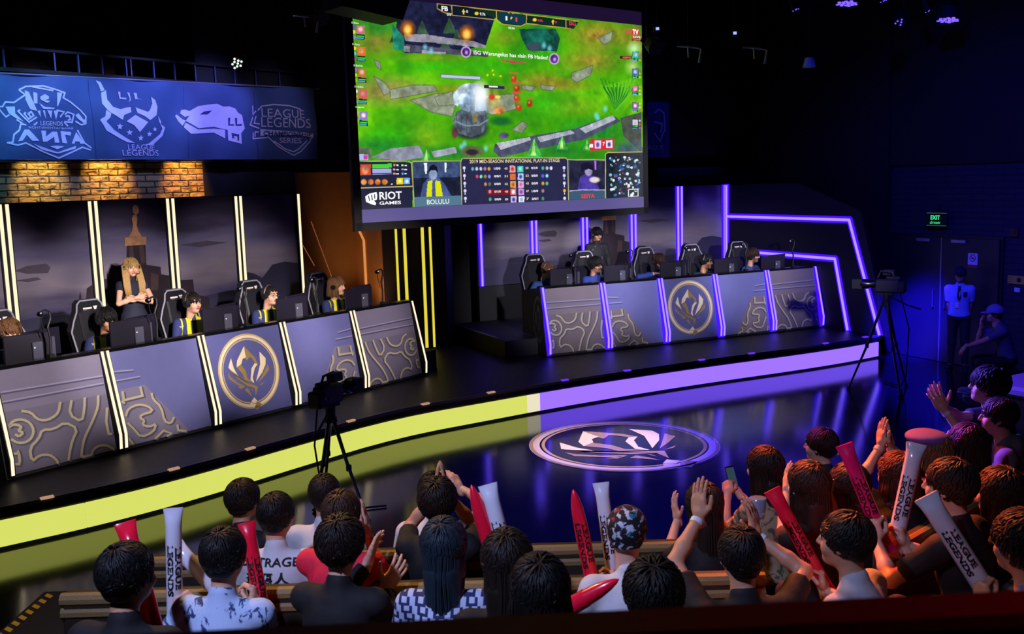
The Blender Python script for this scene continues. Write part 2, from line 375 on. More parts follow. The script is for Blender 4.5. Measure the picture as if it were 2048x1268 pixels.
EM={'light':[[(-0.042,0.67),(-0.34,0.329),(-0.391,0.161),(-0.224,0.222),(-0.156,0.344),(-0.054,0.372),(-0.042,0.281),(-0.047,0.504)],[(-0.515,0.422),(-0.643,0.202),(-0.518,-0.016),(-0.377,-0.106),(-0.481,0.153)],[(0.422,0.456),(0.587,0.25),(0.553,0.097),(0.395,-0.102),(0.139,-0.306),(0.376,0.126)],[(0.295,0.139),(0.176,0.046),(0.056,-0.18),(0.075,-0.344),(-0.024,-0.233),(0.075,0.062),(0.205,0.175)],[(-0.006,-0.704),(-0.128,-0.792),(-0.029,-0.866),(0.073,-0.808)],[(-0.131,-0.809),(-0.242,-0.936),(-0.052,-0.973),(-0.009,-0.904)]],'dark':[[(-0.042,0.67),(0.239,0.327),(0.3,0.138),(0.205,0.175),(0.14,0.32),(0.081,0.362),(-0.042,0.281),(-0.047,0.504)],[(-0.391,0.161),(-0.239,0.213),(-0.13,0.029),(-0.107,-0.174),(0.075,-0.344),(-0.209,-0.201),(-0.241,-0.041)],[(-0.377,-0.106),(-0.218,-0.243),(0.053,-0.38),(0.176,-0.451),(0.039,-0.69),(0.06,-0.47),(-0.163,-0.364),(-0.434,-0.118),(-0.648,0.181),(-0.518,-0.016)],[(-0.684,0.077),(-0.63,-0.041),(-0.457,-0.224),(-0.231,-0.363),(-0.332,-0.389),(-0.492,-0.262),(-0.682,-0.097)],[(0.621,0.086),(0.634,-0.074),(0.424,-0.22),(0.191,-0.36),(0.417,-0.129)],[(0.409,-0.353),(0.211,-0.419),(0.324,-0.417)],[(-0.473,-0.331),(-0.236,-0.384),(-0.386,-0.412)],[(-0.162,-0.42),(-0.266,-0.456),(-0.145,-0.589),(-0.067,-0.692),(-0.099,-0.564)],[(-0.048,-0.462),(-0.014,-0.58),(-0.018,-0.474)],[(-0.009,-0.904),(-0.052,-0.973),(0.014,-1.046),(0.201,-0.922),(0.098,-0.824)]]}
BF=[[(2.23,4.72),(2.28,4.7),(2.37,4.45),(2.28,4.47),(2.23,4.59)],[(2.34,4.7),(2.39,4.69),(2.38,4.55),(2.33,4.55)],[(2.66,4.71),(2.73,4.71),(2.69,4.6),(2.65,4.52),(2.64,4.52)],[(2.4,4.56),(2.47,4.51),(2.61,4.5),(2.59,4.48),(2.45,4.48)],[(2.42,4.64),(2.49,4.68),(2.54,4.65),(2.53,4.61),(2.48,4.6),(2.55,4.59),(2.51,4.56),(2.43,4.6)],[(2.44,4.46),(2.48,4.34),(2.47,4.47)],[(2.5,4.47),(2.55,4.35),(2.57,4.46)],[(2.59,4.46),(2.62,4.34),(2.66,4.47)],[(2.37,4.45),(2.41,4.46),(2.41,4.37)],[(1.95,4.49),(2.08,4.5),(2.08,4.41),(2.18,4.31),(2.08,4.35),(2.0,4.4)],[(2.07,4.04),(2.18,4.2),(2.24,4.2),(2.36,4.05),(2.26,4.05),(2.2,4.13),(2.13,4.05)],[(2.4,4.19),(2.47,4.19),(2.46,4.11),(2.56,4.18),(2.63,4.18),(2.65,4.03),(2.58,4.03),(2.58,4.11),(2.47,4.04),(2.41,4.04)],[(2.68,4.19),(2.83,4.18),(2.82,4.13),(2.74,4.14),(2.76,4.02),(2.69,4.03)],[(2.9,4.18),(3.0,4.02),(2.94,4.02),(2.93,4.05),(2.87,4.05),(2.86,4.02),(2.82,4.02)],[(2.27,4.01),(2.61,3.9),(2.88,3.99),(2.86,3.95),(2.61,3.88),(2.39,3.93)],[(2.5,3.98),(2.6,3.99),(2.71,3.98),(2.61,3.94)],[(2.9,4.41),(2.95,4.44),(3.01,4.36),(3.05,4.35),(3.02,4.3),(2.94,4.36)],[(3.26,4.91),(3.33,4.89),(3.38,4.78),(3.32,4.76),(3.3,4.84)],[(3.4,4.78),(3.32,4.74),(3.31,4.59),(3.38,4.5),(3.45,4.46),(3.63,4.37),(3.66,4.44),(3.79,4.49),(3.79,4.56),(3.71,4.55),(3.61,4.52),(3.48,4.55),(3.4,4.65)],[(3.87,4.56),(3.89,4.48),(4.01,4.43),(4.08,4.38),(4.2,4.46),(4.23,4.58),(4.2,4.68),(4.13,4.73),(4.15,4.63),(4.1,4.53),(4.06,4.5)],[(3.69,4.35),(3.85,4.45),(4.04,4.35),(3.89,4.2),(3.81,4.3)],[(3.36,4.5),(3.44,4.46),(3.42,4.4),(3.35,4.34),(3.48,4.22),(3.8,4.04),(3.68,4.05),(3.35,4.21),(3.25,4.36),(3.34,4.41)],[(4.22,4.45),(4.27,4.36),(4.25,4.33),(4.33,4.28),(4.28,4.15),(4.11,4.02),(3.94,4.01),(4.04,4.04),(4.24,4.18),(4.28,4.26),(4.23,4.37)],[(3.59,4.77),(3.63,4.77),(3.63,4.69),(3.73,4.69),(3.73,4.67),(3.61,4.67)],[(3.75,4.77),(3.79,4.77),(3.81,4.67),(3.77,4.63),(3.79,4.68)],[(3.86,4.77),(3.91,4.77),(3.92,4.69),(4.0,4.68),(3.88,4.68)],[(3.58,4.32),(3.59,4.29),(3.63,4.29),(3.6,4.27),(3.6,4.23),(3.57,4.25),(3.54,4.23),(3.55,4.27),(3.52,4.29),(3.56,4.29)],[(3.73,4.24),(3.74,4.21),(3.78,4.21),(3.75,4.18),(3.76,4.15),(3.73,4.17),(3.69,4.15),(3.71,4.18),(3.68,4.2),(3.72,4.21)],[(3.91,4.16),(3.92,4.13),(3.95,4.13),(3.92,4.11),(3.93,4.08),(3.9,4.09),(3.87,4.08),(3.88,4.11),(3.85,4.13),(3.89,4.13)],[(4.05,4.22),(4.06,4.19),(4.1,4.19),(4.07,4.17),(4.07,4.14),(4.05,4.16),(4.02,4.14),(4.03,4.17),(4.01,4.19),(4.04,4.19)],[(4.15,4.29),(4.16,4.26),(4.19,4.26),(4.17,4.25),(4.17,4.22),(4.15,4.23),(4.12,4.22),(4.13,4.24),(4.11,4.26),(4.14,4.26)],[(4.62,4.5),(4.64,4.55),(4.7,4.56),(4.78,4.54),(4.93,4.62),(5.12,4.65),(5.28,4.67),(5.41,4.63),(5.53,4.64),(5.64,4.61),(5.68,4.55),(5.76,4.51),(5.78,4.41),(5.81,4.3),(5.72,4.22),(5.45,4.27),(5.2,4.31),(4.9,4.28),(4.7,4.39),(4.77,4.47),(4.69,4.45)],[(4.56,4.48),(4.65,4.41),(4.7,4.39),(4.63,4.31),(4.57,4.38),(4.53,4.46)],[(4.69,4.36),(4.89,4.26),(5.2,4.28),(5.41,4.27),(5.39,4.13),(5.19,4.22),(4.76,4.19),(4.65,4.29)],[(5.46,4.27),(5.72,4.23),(5.71,4.05),(5.44,4.1)],[(6.15,4.3),(7.11,4.26),(7.24,4.24),(7.24,4.17),(6.94,4.22),(6.14,4.19)]]
BC=[[(4.94,4.49),(5.02,4.54),(5.17,4.56),(5.09,4.5)],[(5.49,4.46),(5.53,4.46),(5.51,4.36),(5.59,4.36),(5.59,4.34),(5.48,4.34)],[(5.62,4.46),(5.66,4.46),(5.65,4.36),(5.75,4.37),(5.74,4.34),(5.62,4.34)],[(5.52,4.22),(5.67,4.2),(5.65,4.09),(5.62,4.12),(5.63,4.17),(5.55,4.18),(5.56,4.14),(5.6,4.13),(5.52,4.14)]]
BL=[[(2.15,4.72),(2.25,4.77),(2.48,4.79),(2.64,4.75),(2.77,4.71),(2.74,4.64),(2.84,4.59),(2.98,4.48),(3.05,4.4),(3.04,4.3),(2.98,4.28),(2.9,4.33)],[(2.15,4.72),(2.23,4.66),(2.07,4.55),(1.95,4.55),(1.91,4.49),(1.84,4.49),(1.9,4.41),(1.95,4.36),(2.0,4.39)],[(2.15,4.46),(2.12,4.44),(2.25,4.3),(2.36,4.37)],[(2.22,4.43),(2.2,4.41),(2.25,4.34),(2.32,4.39),(2.29,4.44),(2.25,4.41),(2.28,4.37)],[(2.75,4.41),(2.79,4.45),(2.88,4.42),(2.85,4.31),(2.74,4.32)],[(2.76,4.39),(2.81,4.4),(2.83,4.35),(2.79,4.34)],[(1.92,4.02),(2.0,4.03),(2.03,4.13),(2.11,4.19),(2.14,4.27),(2.21,4.26)],[(1.92,4.02),(2.06,3.99),(2.17,4.02),(2.39,3.91),(2.62,3.82),(2.96,3.97),(3.08,3.93)],[(2.09,4.33),(2.19,4.26)],[(2.92,4.21),(3.0,4.03),(3.09,3.96)],[(2.36,4.3),(2.31,4.26)],[(2.74,4.31),(2.79,4.26)],[(2.34,4.77),(2.61,4.73)],[(2.63,4.47),(2.74,4.45),(2.68,4.38)],[(6.1,4.6),(6.19,4.67),(6.44,4.71),(6.76,4.7),(7.01,4.65)],[(6.27,4.18),(6.47,4.02),(6.8,3.87),(6.96,3.94),(7.16,4.11),(7.22,4.22)],[(6.39,4.11),(6.63,3.98),(6.81,3.93),(6.92,3.98),(7.1,4.12)],[(5.99,4.67),(5.99,4.53),(6.06,4.59)],[(6.06,4.51),(6.02,4.39),(6.14,4.38)],[(5.99,4.49),(5.93,4.36),(6.13,4.31)],[(5.99,4.24),(5.98,4.14),(6.26,4.16)],[(6.02,4.17),(6.04,4.25),(6.11,4.25)]]
def emblem(fn, mats, lift=.0015, ring=True, parent=None, merge=None):
    "draws the ringed flame emblem; fn maps unit coordinates (x right, y up) plus a lift to 3d"
    lt, md, dk = mats
    def f(l): return lambda x, y: fn(x, y, l)
    obs = []
    b = MB(); N = 64
    pts = [(math.cos(2 * math.pi * i / N) * .93, math.sin(2 * math.pi * i / N) * .93) for i in range(N)]
    b.ribbon(pts, .055, f(lift), True); b.cur = 1
    b.ribbon([(x * 1.035, y * 1.035) for x, y in pts], .018, f(lift * 2), True)
    b.ribbon([(x * .9, y * .9) for x, y in pts], .017, f(lift), True)
    obs.append(b.build('ring', [lt, md], parent))
    b = MB()
    for p in EM['light']: b.poly([fn(x, y, lift * 2) for x, y in p])
    b.cur = 1
    for p in EM['dark']: b.poly([fn(x, y, lift * 2) for x, y in p])
    obs.append(b.build('flame_mark', [lt, dk], parent))
    return obs
fe = empty('floor_emblem', (1.35, 12.24, 0), math.atan2(11.13 - 12.24, 1.98 - 1.35) + math.pi / 2, 'round gold emblem set into the polished floor before the stage', 'emblem')
M_fgold = mat('floor_gold', 'c4a050', .25, coat=.6); M_fgl = mat('floor_pale_gold', 'ecd898', .22, coat=.6); M_fgd = mat('floor_dark_gold', '9a7d5a', .25, coat=.6)
N = 72; MB().poly([(1.2 * math.cos(2 * math.pi * i / N), 1.27 * math.sin(2 * math.pi * i / N), .002) for i in range(N)]).build('disc', mat('floor_disc', '0b0a2a', .12, spec=.9), fe)
emblem(lambda x, y, l: (x * 1.19, y * 1.24, .002 + l), (M_fgl, M_fgold, M_fgd), .0015, True, fe)

# ------------------------------------------------------------------ player desks
def node_panel(name, c1, c2):
    m = bpy.data.materials.new(name); m.use_nodes = True; nt = m.node_tree; b = nt.nodes['Principled BSDF']; b.inputs['Roughness'].default_value = .55
    tc = nt.nodes.new('ShaderNodeTexCoord'); n = nt.nodes.new('ShaderNodeTexNoise'); n.inputs['Scale'].default_value = 3.; n.inputs['Detail'].default_value = 8; n.inputs['Roughness'].default_value = .7
    mx = nt.nodes.new('ShaderNodeMix'); mx.data_type = 'RGBA'; mx.inputs['A'].default_value = lin(c1); mx.inputs['B'].default_value = lin(c2)
    nt.links.new(tc.outputs['Object'], n.inputs['Vector']); nt.links.new(n.outputs['Fac'], mx.inputs['Factor']); nt.links.new(mx.outputs['Result'], b.inputs['Base Color'])
    return m
M_pb = node_panel('slate_blue_print', '55588f', '686aa6'); M_pt = node_panel('taupe_print', '6a6580', '7e7896'); M_ptr = node_panel('brown_taupe_print', '6a6068', '7d7078')
M_pnb = node_panel('indigo_print', '44477e', '575a94')
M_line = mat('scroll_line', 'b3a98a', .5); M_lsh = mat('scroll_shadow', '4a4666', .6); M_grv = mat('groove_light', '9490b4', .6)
def panel_t(z): return .02 + .20 * (z - .45) / 1.1
def desk(root, w, led_core, led_side, xled):
    W5 = 5 * w
    # body: sloping carcass behind the printed panels
    MB().prism([(0, .035, .43), (0, .236, 1.535), (0, .34, 1.535), (0, .30, .43)], (W5, 0, 0)).build('carcass', M_black, root)
    MB().box((W5 / 2, .62, 1.44), (W5 - .1, .78, .04)).build('tabletop', M_gloss, root)
    MB().box((W5 / 2, .285, 1.555), (W5 + .02, .13, .035)).build('top_rail', M_gloss, root)
    for e in (0, W5):
        s = MB().prism([(e - .02, .02, .43), (e - .02, .22, 1.56), (e - .02, .95, 1.46), (e - .02, .95, .72), (e - .02, .35, .72), (e - .02, .35, .43)], (.04, 0, 0)).build('side_panel', M_dark, root)
    for i in range(5):
        a, b = i * w + .055, (i + 1) * w - .055
        mt_ = M_ptr if xled else M_pt; pm = [mt_, M_pb, M_pnb, M_pb, mt_][i]
        p = MB(); zb, zt = .47, 1.535
        p.prism([(a, panel_t(zb) - .004, zb), (b, panel_t(zb) - .004, zb), (b, panel_t(zt) - .004, zt), (a, panel_t(zt) - .004, zt)], (0, .02, 0))
        po = p.build('front_panel', pm, root)
        def fn(x, y, l=0., i=i):
            z = .45 + y * 1.1; return (i * w + x * w, panel_t(z) - .004 - l, z)
        mir = i >= 3
        def fm(x, y, l=0., i=i): return fn(1 - x if mir else x, y, l)
        src = {0: ('1', SC1, GR1, DK1), 1: ('2', SC2, GR2, DK2), 3: ('2', SC2, GR2, DK2), 4: ('1', SC1, GR1, DK1)}.get(i)
        def soft(P): return chaikin(P, 1) if len(P) > 4 else P
        def clip(P):
            return [(min(max(x, .05), .95), min(max(y, .025), .97)) for x, y in P]
        if src:
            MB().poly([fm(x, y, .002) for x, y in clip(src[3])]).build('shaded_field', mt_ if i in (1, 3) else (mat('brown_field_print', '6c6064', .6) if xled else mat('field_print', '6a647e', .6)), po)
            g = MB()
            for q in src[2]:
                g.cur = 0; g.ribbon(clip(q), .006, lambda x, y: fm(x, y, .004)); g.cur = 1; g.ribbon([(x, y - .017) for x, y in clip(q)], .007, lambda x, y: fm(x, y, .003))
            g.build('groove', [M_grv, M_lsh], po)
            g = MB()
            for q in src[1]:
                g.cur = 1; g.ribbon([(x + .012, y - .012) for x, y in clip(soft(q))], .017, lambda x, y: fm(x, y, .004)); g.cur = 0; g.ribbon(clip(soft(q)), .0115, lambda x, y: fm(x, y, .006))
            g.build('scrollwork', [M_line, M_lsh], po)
        if i == 2:
            cx, cz = w * 2.5, 1.02
            emblem(lambda x, y, l: (cx + x * .478, panel_t(cz + y * .478) - .005 - l, cz + y * .478), (M_goldl, M_gold, M_goldd), .002, True, po)
    # led bars at every joint, bent towards the foot
    for i in range(6):
        xs = [i * w - .033, i * w + .033] if 0 < i < 5 else [i * w + (.02 if i == 0 else -.02)]
        h = MB(); ww = .115 if len(xs) > 1 else .06
        prof = [(panel_t(.44) - .0, .44), (-.035, .47), (-.045, .64), (panel_t(1.56) - .025, 1.565), (panel_t(1.56) + .02, 1.565), (panel_t(.5) + .02, .5)]
        cx = i * w + (0 if len(xs) > 1 else (.02 if i == 0 else -.02))
        h.prism([(cx - ww / 2, t, z) for t, z in prof], (ww, 0, 0))
        ho = h.build('led_housing', xled or M_black, root)  # on the right desk the housing glows, bloom put into its material
        for x in xs:
            l = MB()
            for (t0, z0), (t1, z1) in (((-.040, .475), (-.050, .64)), ((-.050, .64), (panel_t(1.56) - .030, 1.562))):
                q = .0165
                l.add([(x - q, t0, z0), (x + q, t0, z0), (x + q, t1, z1), (x - q, t1, z1), (x - q, t0 + .012, z0), (x + q, t0 + .012, z0), (x + q, t1 + .012, z1), (x - q, t1 + .012, z1)], [(0, 1, 2, 3), (4, 7, 6, 5), (0, 3, 7, 4), (1, 5, 6, 2), (3, 2, 6, 7), (0, 4, 5, 1)])
            l.build('led_bar', led_core, ho)
dl = empty('player_desk', OL, AL, 'long player desk on the left with warm white light bars and printed panels', 'desk'); dl.rotation_euler = (0, 0, AL)
desk(dl, 1.268, M_cream, None, None)
dr = empty('player_desk', OR, AR, 'long player desk on the right edged with violet light bars', 'desk')
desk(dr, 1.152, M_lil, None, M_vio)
# dim emblem on the end of the right desk
sidee = emblem(lambda x, y, l: (-.021 - l, .30 + x * .2, 1.02 + y * .40), (mat('dim_line', '4a4358', .5),) * 3, .002, True, dr)

# ------------------------------------------------------------------ backdrops
def node_sky():
    m = bpy.data.materials.new('printed_dusk_sky'); m.use_nodes = True; nt = m.node_tree; b = nt.nodes['Principled BSDF']; b.inputs['Roughness'].default_value = .35
    tc = nt.nodes.new('ShaderNodeTexCoord'); mp = nt.nodes.new('ShaderNodeMapping'); mp.inputs['Scale'].default_value = (.35, 1, 1.6)
    n = nt.nodes.new('ShaderNodeTexNoise'); n.inputs['Scale'].default_value = 2.0; n.inputs['Detail'].default_value = 6
    sp = nt.nodes.new('ShaderNodeSeparateXYZ'); mr = nt.nodes.new('ShaderNodeMapRange'); mr.inputs['From Min'].default_value = 1.3; mr.inputs['From Max'].default_value = 3.2
    ad = nt.nodes.new('ShaderNodeMath'); ad.operation = 'MULTIPLY_ADD'; ad.inputs[1].default_value = .55
    cr = nt.nodes.new('ShaderNodeValToRGB'); e = cr.color_ramp.elements
    e[0].position = .2; e[0].color = lin('4a4560'); e[1].position = 1.1 if False else 1.0; e[1].color = lin('2b2433')
    for pos, c in ((.42, '8a7f88'), (.62, '6a6480'), (.8, '40384c')):
        k = e.new(pos); k.color = lin(c)
    nt.links.new(tc.outputs['Object'], mp.inputs[0]); nt.links.new(mp.outputs[0], n.inputs['Vector']); nt.links.new(tc.outputs['Object'], sp.inputs[0]); nt.links.new(sp.outputs['Z'], mr.inputs['Value'])
    sb = nt.nodes.new('ShaderNodeMath'); sb.operation = 'SUBTRACT'; sb.inputs[1].default_value = .28
    nt.links.new(n.outputs['Fac'], ad.inputs[0]); nt.links.new(mr.outputs['Result'], ad.inputs[2]); nt.links.new(ad.outputs[0], sb.inputs[0]); nt.links.new(sb.outputs[0], cr.inputs[0]); nt.links.new(cr.outputs[0], b.inputs['Base Color'])
    return m
M_sky = node_sky(); M_cas = mat('castle_print', '2c2029', .5, vary=.5, vscale=5); M_cas2 = mat('castle_light_print', '4b3836', .5, vary=.4, vscale=9); M_bronze = mat('bronze_print', 'b08058', .45, vary=.5, vscale=14); M_hill = mat('hill_print', '2d2c44', .6, vary=.3, vscale=6); M_crate = mat('crate_print', 'a07a5c', .6, vary=.3, vscale=18); M_cld = mat('cloud_print', '4c4450', .6, vary=.3)
def backdrop(root, s0, w, z0, z1, core, side):
    def A(x, y, l): return (s0 + x * w, 2.9 - l, z0 + y * (z1 - z0))
    for i in range(5):
        a, b = s0 + i * w + .05, s0 + (i + 1) * w - .05
        MB().box(((a + b) / 2, 2.93, (z0 + z1) / 2), (b - a, .05, z1 - z0)).build('printed_panel', M_sky, root)
    MB().box((s0 + 2.5 * w, 3.0, (z0 + z1) / 2 + .0), (5 * w + .1, .08, z1 - z0 + .02)).build('frame_board', M_black, root)
    MB().box((s0 + 2.5 * w, 2.98, (PLAT + z0) / 2 - .2), (5 * w + .1, .1, z0 - .32)).build('plinth', M_blk2, root)
    art = [('hill', M_hill, .004, [[(.96, .02), (.961, .168), (1.221, .178), (1.596, .173), (1.9, .2), (1.9, .02)], [(2.95, .02), (2.956, .227), (3.428, .184), (3.836, .205), (4.06, .232), (4.064, .346), (4.194, .324), (4.324, .276), (4.503, .384), (4.731, .4), (4.95, .373), (4.95, .02)]]),
           ('cloud', M_cld, .003, [[(1.06, .53), (1.2, .556), (1.417, .562), (1.46, .53), (1.425, .492), (1.2, .5)], [(1.06, .46), (1.3, .47), (1.35, .45), (1.2, .44)], [(3.1, .62), (3.5, .64), (3.8, .61), (3.4, .59)]]),
           ('castle', M_cas, .006, [[(1.70, .02), (1.694, .13), (1.743, .249), (1.775, .335), (1.79, .25), (1.832, .216), (1.857, .351), (2.028, .411), (2.15, .405), (2.174, .519), (2.239, .497), (2.37, .514), (2.402, .654), (2.638, .643), (2.63, .486), (2.818, .459), (2.818, .4), (2.956, .378), (3.086, .335), (3.257, .33), (3.265, .205), (3.477, .168), (3.477, .02)]]),
           ('castle_light', M_cas2, .008, [[(2.42, .5), (2.42, .64), (2.47, .64), (2.48, .5)], [(2.56, .5), (2.55, .64), (2.61, .64), (2.62, .5)], [(2.2, .3), (2.2, .45), (2.35, .45), (2.3, .3)], [(2.66, .28), (2.68, .42), (2.78, .4), (2.76, .28)], [(1.72, .04), (1.86, .06), (1.85, .2), (1.75, .18)]]),
           ('crate', M_crate, .008, [[(1.71, .076), (1.865, .065), (1.84, -.0), (1.726, .027)]]),
           ('statue', M_bronze, .009, [[(2.36, .645), (2.378, .712), (2.655, .705), (2.645, .645)], [(2.427, .714), (2.48, .76), (2.495, .81), (2.484, .854), (2.508, .881), (2.549, .88), (2.557, .854), (2.541, .8), (2.56, .75), (2.6, .708)], [(2.545 + .042 * math.cos(k * math.pi / 8), .92 + .038 * math.sin(k * math.pi / 8)) for k in range(16)]])]
    for nm, m, l, polys in art:
        b = MB()
        for p in polys: b.poly([A(x, y, l) for x, y in p])
        b.build('print_' + nm, m, root)
    for i in range(6):
        x0 = s0 + i * w; xs = [x0 - .045, x0 + .045] if 0 < i < 5 else [x0]
        h = MB().box((x0, 2.895, (z0 + z1) / 2), (.17 if len(xs) > 1 else .08, .05, z1 - z0)).build('led_housing', side or M_black, root)  # a violet side material puts bloom into the housing itself
        for x in xs: MB().box((x, 2.868, (z0 + z1) / 2), (.042 if side is None else .036, .02, z1 - z0 - .01)).build('led_tube', core, h)
M_led_l = glow('warm_led', 'fff0c8', 1.1)
bl = empty('backdrop_wall', OL, AL, 'printed dusk scenery backdrop with warm white light tubes behind the left team', 'backdrop'); backdrop(bl, .37, 1.228, 1.37, 3.22, M_led_l, None)
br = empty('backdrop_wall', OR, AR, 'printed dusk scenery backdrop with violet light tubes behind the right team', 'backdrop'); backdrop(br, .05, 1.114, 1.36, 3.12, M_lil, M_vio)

# violet outlined side screen at the right end of the stage
WA = R_(-62.6); WO = Vector((4.53, 21.2, 0))
wg = empty('side_flat', WO, WA, 'dark side flat outlined by bent violet light lines at the right stage end', 'stage flat')
MB().prism([(.02, .0, STAGE + .003), (.02, .0, 3.12), (2.2, .0, 3.12), (3.75, .0, 2.62), (4.42, 0, STAGE + .003)], (0, .08, 0)).build('board', M_dark, wg)
def lline(P, nm):
    h = MB(); c = MB()
    for a, b in zip(P[:-1], P[1:]):
        a, b = Vector(a), Vector(b); d = (b - a).normalized(); n = Vector((-d.y, d.x))
        for mb, q, l, e in ((h, .062, .018, .03), (c, .024, .03, .012)):
            a2, b2 = a - d * e, b + d * e
            mb.prism([((p.x), -l, p.y) for p in (a2 - n * q, b2 - n * q, b2 + n * q, a2 + n * q)], (0, l, 0))
    ho = h.build(nm, M_vio, wg); c.build('led_core', M_lil, ho)  # wide violet strip is bloom shaped as geometry round the core
lline([(.12, 3.1), (.12, 1.55)], 'light_line'); lline([(.16, 2.46), (3.51, 2.45), (4.25, .45)], 'light_line'); lline([(.16, 1.75), (3.18, 1.73), (3.51, .45)], 'light_line')

# amber lit flat and return between the left backdrop and the centre
M_ply = mat('brown_flat', '8c6844', .75, vary=.2, vscale=3); M_ply2 = mat('pale_ply', 'b08056', .7, vary=.15, vscale=4)
af = empty('angled_flat', OL, AL, 'tall brown angled flat right of the left backdrop with two thin glowing lines', 'stage flat')
MB().box((7.22, 2.99, 2.0), (1.24, .06, 3.14)).build('board', M_ply, af)
b = MB()
for P in ([(6.84, 2.74), (7.26, 1.7)], [(6.62, 2.36), (6.86, 1.98)]): b.ribbon(P, .008, lambda x, y: (x, 2.956, y))
b.build('groove', glow('amber_light_line', 'b4683c', .6), af)  # thin light lines drawn with their own glow, not cut grooves
PO = Vector((-1.43, 17.54, 0))
def PW(s, t, z): return PO + Vector((math.cos(AR), math.sin(AR), 0)) * s + Vector((-math.sin(AR), math.cos(AR), 0)) * t + Vector((0, 0, z))
A1, A2, A3 = LW(7.84, 2.97, 0), LW(7.84, 2.97, 0).lerp(PW(-.84, .02, 0), .5) + Vector((-.05, .2, 0)), PW(-.84, .02, 0)
rf = empty('return_flat', (0, 0, 0), 0, 'amber lit plywood return with a bent light line beside the column of yellow lights', 'stage flat')
for p, q in ((A1, A2), (A2, A3)):
    n = Vector((-(q - p).y, (q - p).x, 0)).normalized() * .05
    MB().prism([(p.x, p.y, STAGE + .003), (q.x, q.y, STAGE + .003), (q.x, q.y, 5.2), (p.x, p.y, 5.2)], n).build('board', M_ply2, rf)
d = (A2 - A1).normalized(); nn = Vector((d.y, -d.x, 0)) * .012
b = MB()
for (s0_, z0_), (s1_, z1_) in (((.02, 2.75), (.26, 2.36)), ((.26, 2.36), (.27, .8))):
    p, q = A1 + d * s0_ + nn, A1 + d * s1_ + nn; q2 = Vector((.012, 0, 0))
    b.prism([(p.x - .018, p.y, z0_), (p.x + .018, p.y, z0_), (q.x + .018, q.y, z1_), (q.x - .018, q.y, z1_)], nn)
b.build('light_line', glow('amber_line', 'd88a4a', 1.0), rf)
pl = empty('light_column', PO, AR, 'dark square column carrying four yellow light tubes', 'column')
MB().box((-.26, .35, 3.2), (1.14, .7, 5.56)).build('casing', mat('aubergine', '211d2c', .6), pl)
MB().prism([(.31, .0, STAGE + .003), (.62, .5, STAGE + .003), (.31, .7, STAGE + .003)], (0, 0, 5.5)).build('wing', M_black, pl)
for x in (-.59, -.44, -.11, .03):
    h = MB().box((x, -.012, 3.0), (.075, .024, 5.1)).build('tube_housing', mat('green_black', '1c2208', .5), pl)
    MB().box((x, -.03, 3.0), (.036 if x in (-.59, .03) else .05, .024, 5.1)).build('light_tube', M_yel, h)

# gallery rail above the banner
gr = empty('gallery_rail', OL, AL, 'dim gallery railing of thin posts above the blue banner', 'railing')
for x in (1.4, 2.05, 2.75, 3.1, 3.46, 3.84, 3.92, 4.3, 4.66, 5.03, 5.40, 5.78, 6.2, 6.7):
    MB().box((x, 3.4, 5.12), (.022, .03, .30)).build('post', mat('post_blue', '4a4a78', .5), gr)
MB().box((2.0, 3.4, 5.285), (11, .05, .035)).build('handrail', M_black, gr)
MB().box((2.0, 3.5, 4.99), (11, .3, .05)).build('ledge', M_black, gr)
bw = MB()
for k in range(6): bw.box((1.2 + k * .86, 4.2, 5.15), (.74, .04, .42))
bw.build('timber_infill', mat('timber', '6a3c1c', .7, vary=.4, vscale=12), gr)
# ------------------------------------------------------------------ banner
bn = empty('banner', OL, AL, 'long blue cloth banner printed with four pale league crests above the brick wall', 'banner')
def bt(s, z): return 3.26 - .018 * math.sin(s * 3.1 + z) - .012 * math.sin(s * 7.7 - z * 4) - .01 * math.sin(z * 9 + s * 1.7)
def bz(s, k): return 3.80 + k * (1.11 + .018 * (s - 1.87))
b = MB(); NX, NZ = 150, 26; S0, S1 = -2.2, 7.33
vs = []
for j in range(NZ + 1):
    for i in range(NX + 1):
        s = S0 + (S1 - S0) * i / NX; z = bz(s, j / NZ); vs.append((s, bt(s, z), z))
b.add(vs, [(j * (NX + 1) + i, j * (NX + 1) + i + 1, (j + 1) * (NX + 1) + i + 1, (j + 1) * (NX + 1) + i) for j in range(NZ) for i in range(NX)])
M_ban = mat('banner_cloth', '3e5684', .7, vary=.3, vscale=1.5, bump=.25, bscale=3.); M_bpr = mat('banner_print', 'd6d2ee', .7, vary=.12, vscale=5)
M_bd = mat('banner_dark_print', '2c3a78', .7)
b.build('cloth', M_ban, bn, True)
def bf(l): return lambda s, z: (s, bt(s, z) - l, z)
b = MB()
def dens(P):
    o = []
    for p, q in zip(P[:-1], P[1:]):
        n = max(1, int(math.hypot(q[0] - p[0], q[1] - p[1]) / .09)); o += [(p[0] + (q[0] - p[0]) * k / n, p[1] + (q[1] - p[1]) * k / n) for k in range(n)]
    return o + [P[-1]]
for p in BF: b.fill(p, bf(.008))
for p in BL: b.ribbon(dens(p), .011, bf(.008))
letter(b, 'LEGENDS', (2.40, 4.26), bf(.009), w=.32, h=.06, bold=.01)
letter(b, 'КОНТИНЕНТАЛЬНАЯ', (2.24, 4.215), bf(.009), w=.62, h=.03)
letter(b, 'LEAGUE', (6.18, 4.50), bf(.007), w=.9, h=.14)
letter(b, 'LEGENDS', (6.17, 4.335), bf(.007), w=1.02, h=.16)
letter(b, 'LEAGUE', (3.68, 3.945), bf(.012), w=.45, h=.075, bold=.0); letter(b, 'LEGENDS', (3.58, 3.855), bf(.012), w=.62, h=.085, bold=.0)
letter(b, 'SERIES', (6.52, 4.075), bf(.007), w=.47, h=.09, bold=.01)
b.build('crest_print', M_bpr, bn)
b = MB()
for p in BC: b.fill(p, bf(.013))
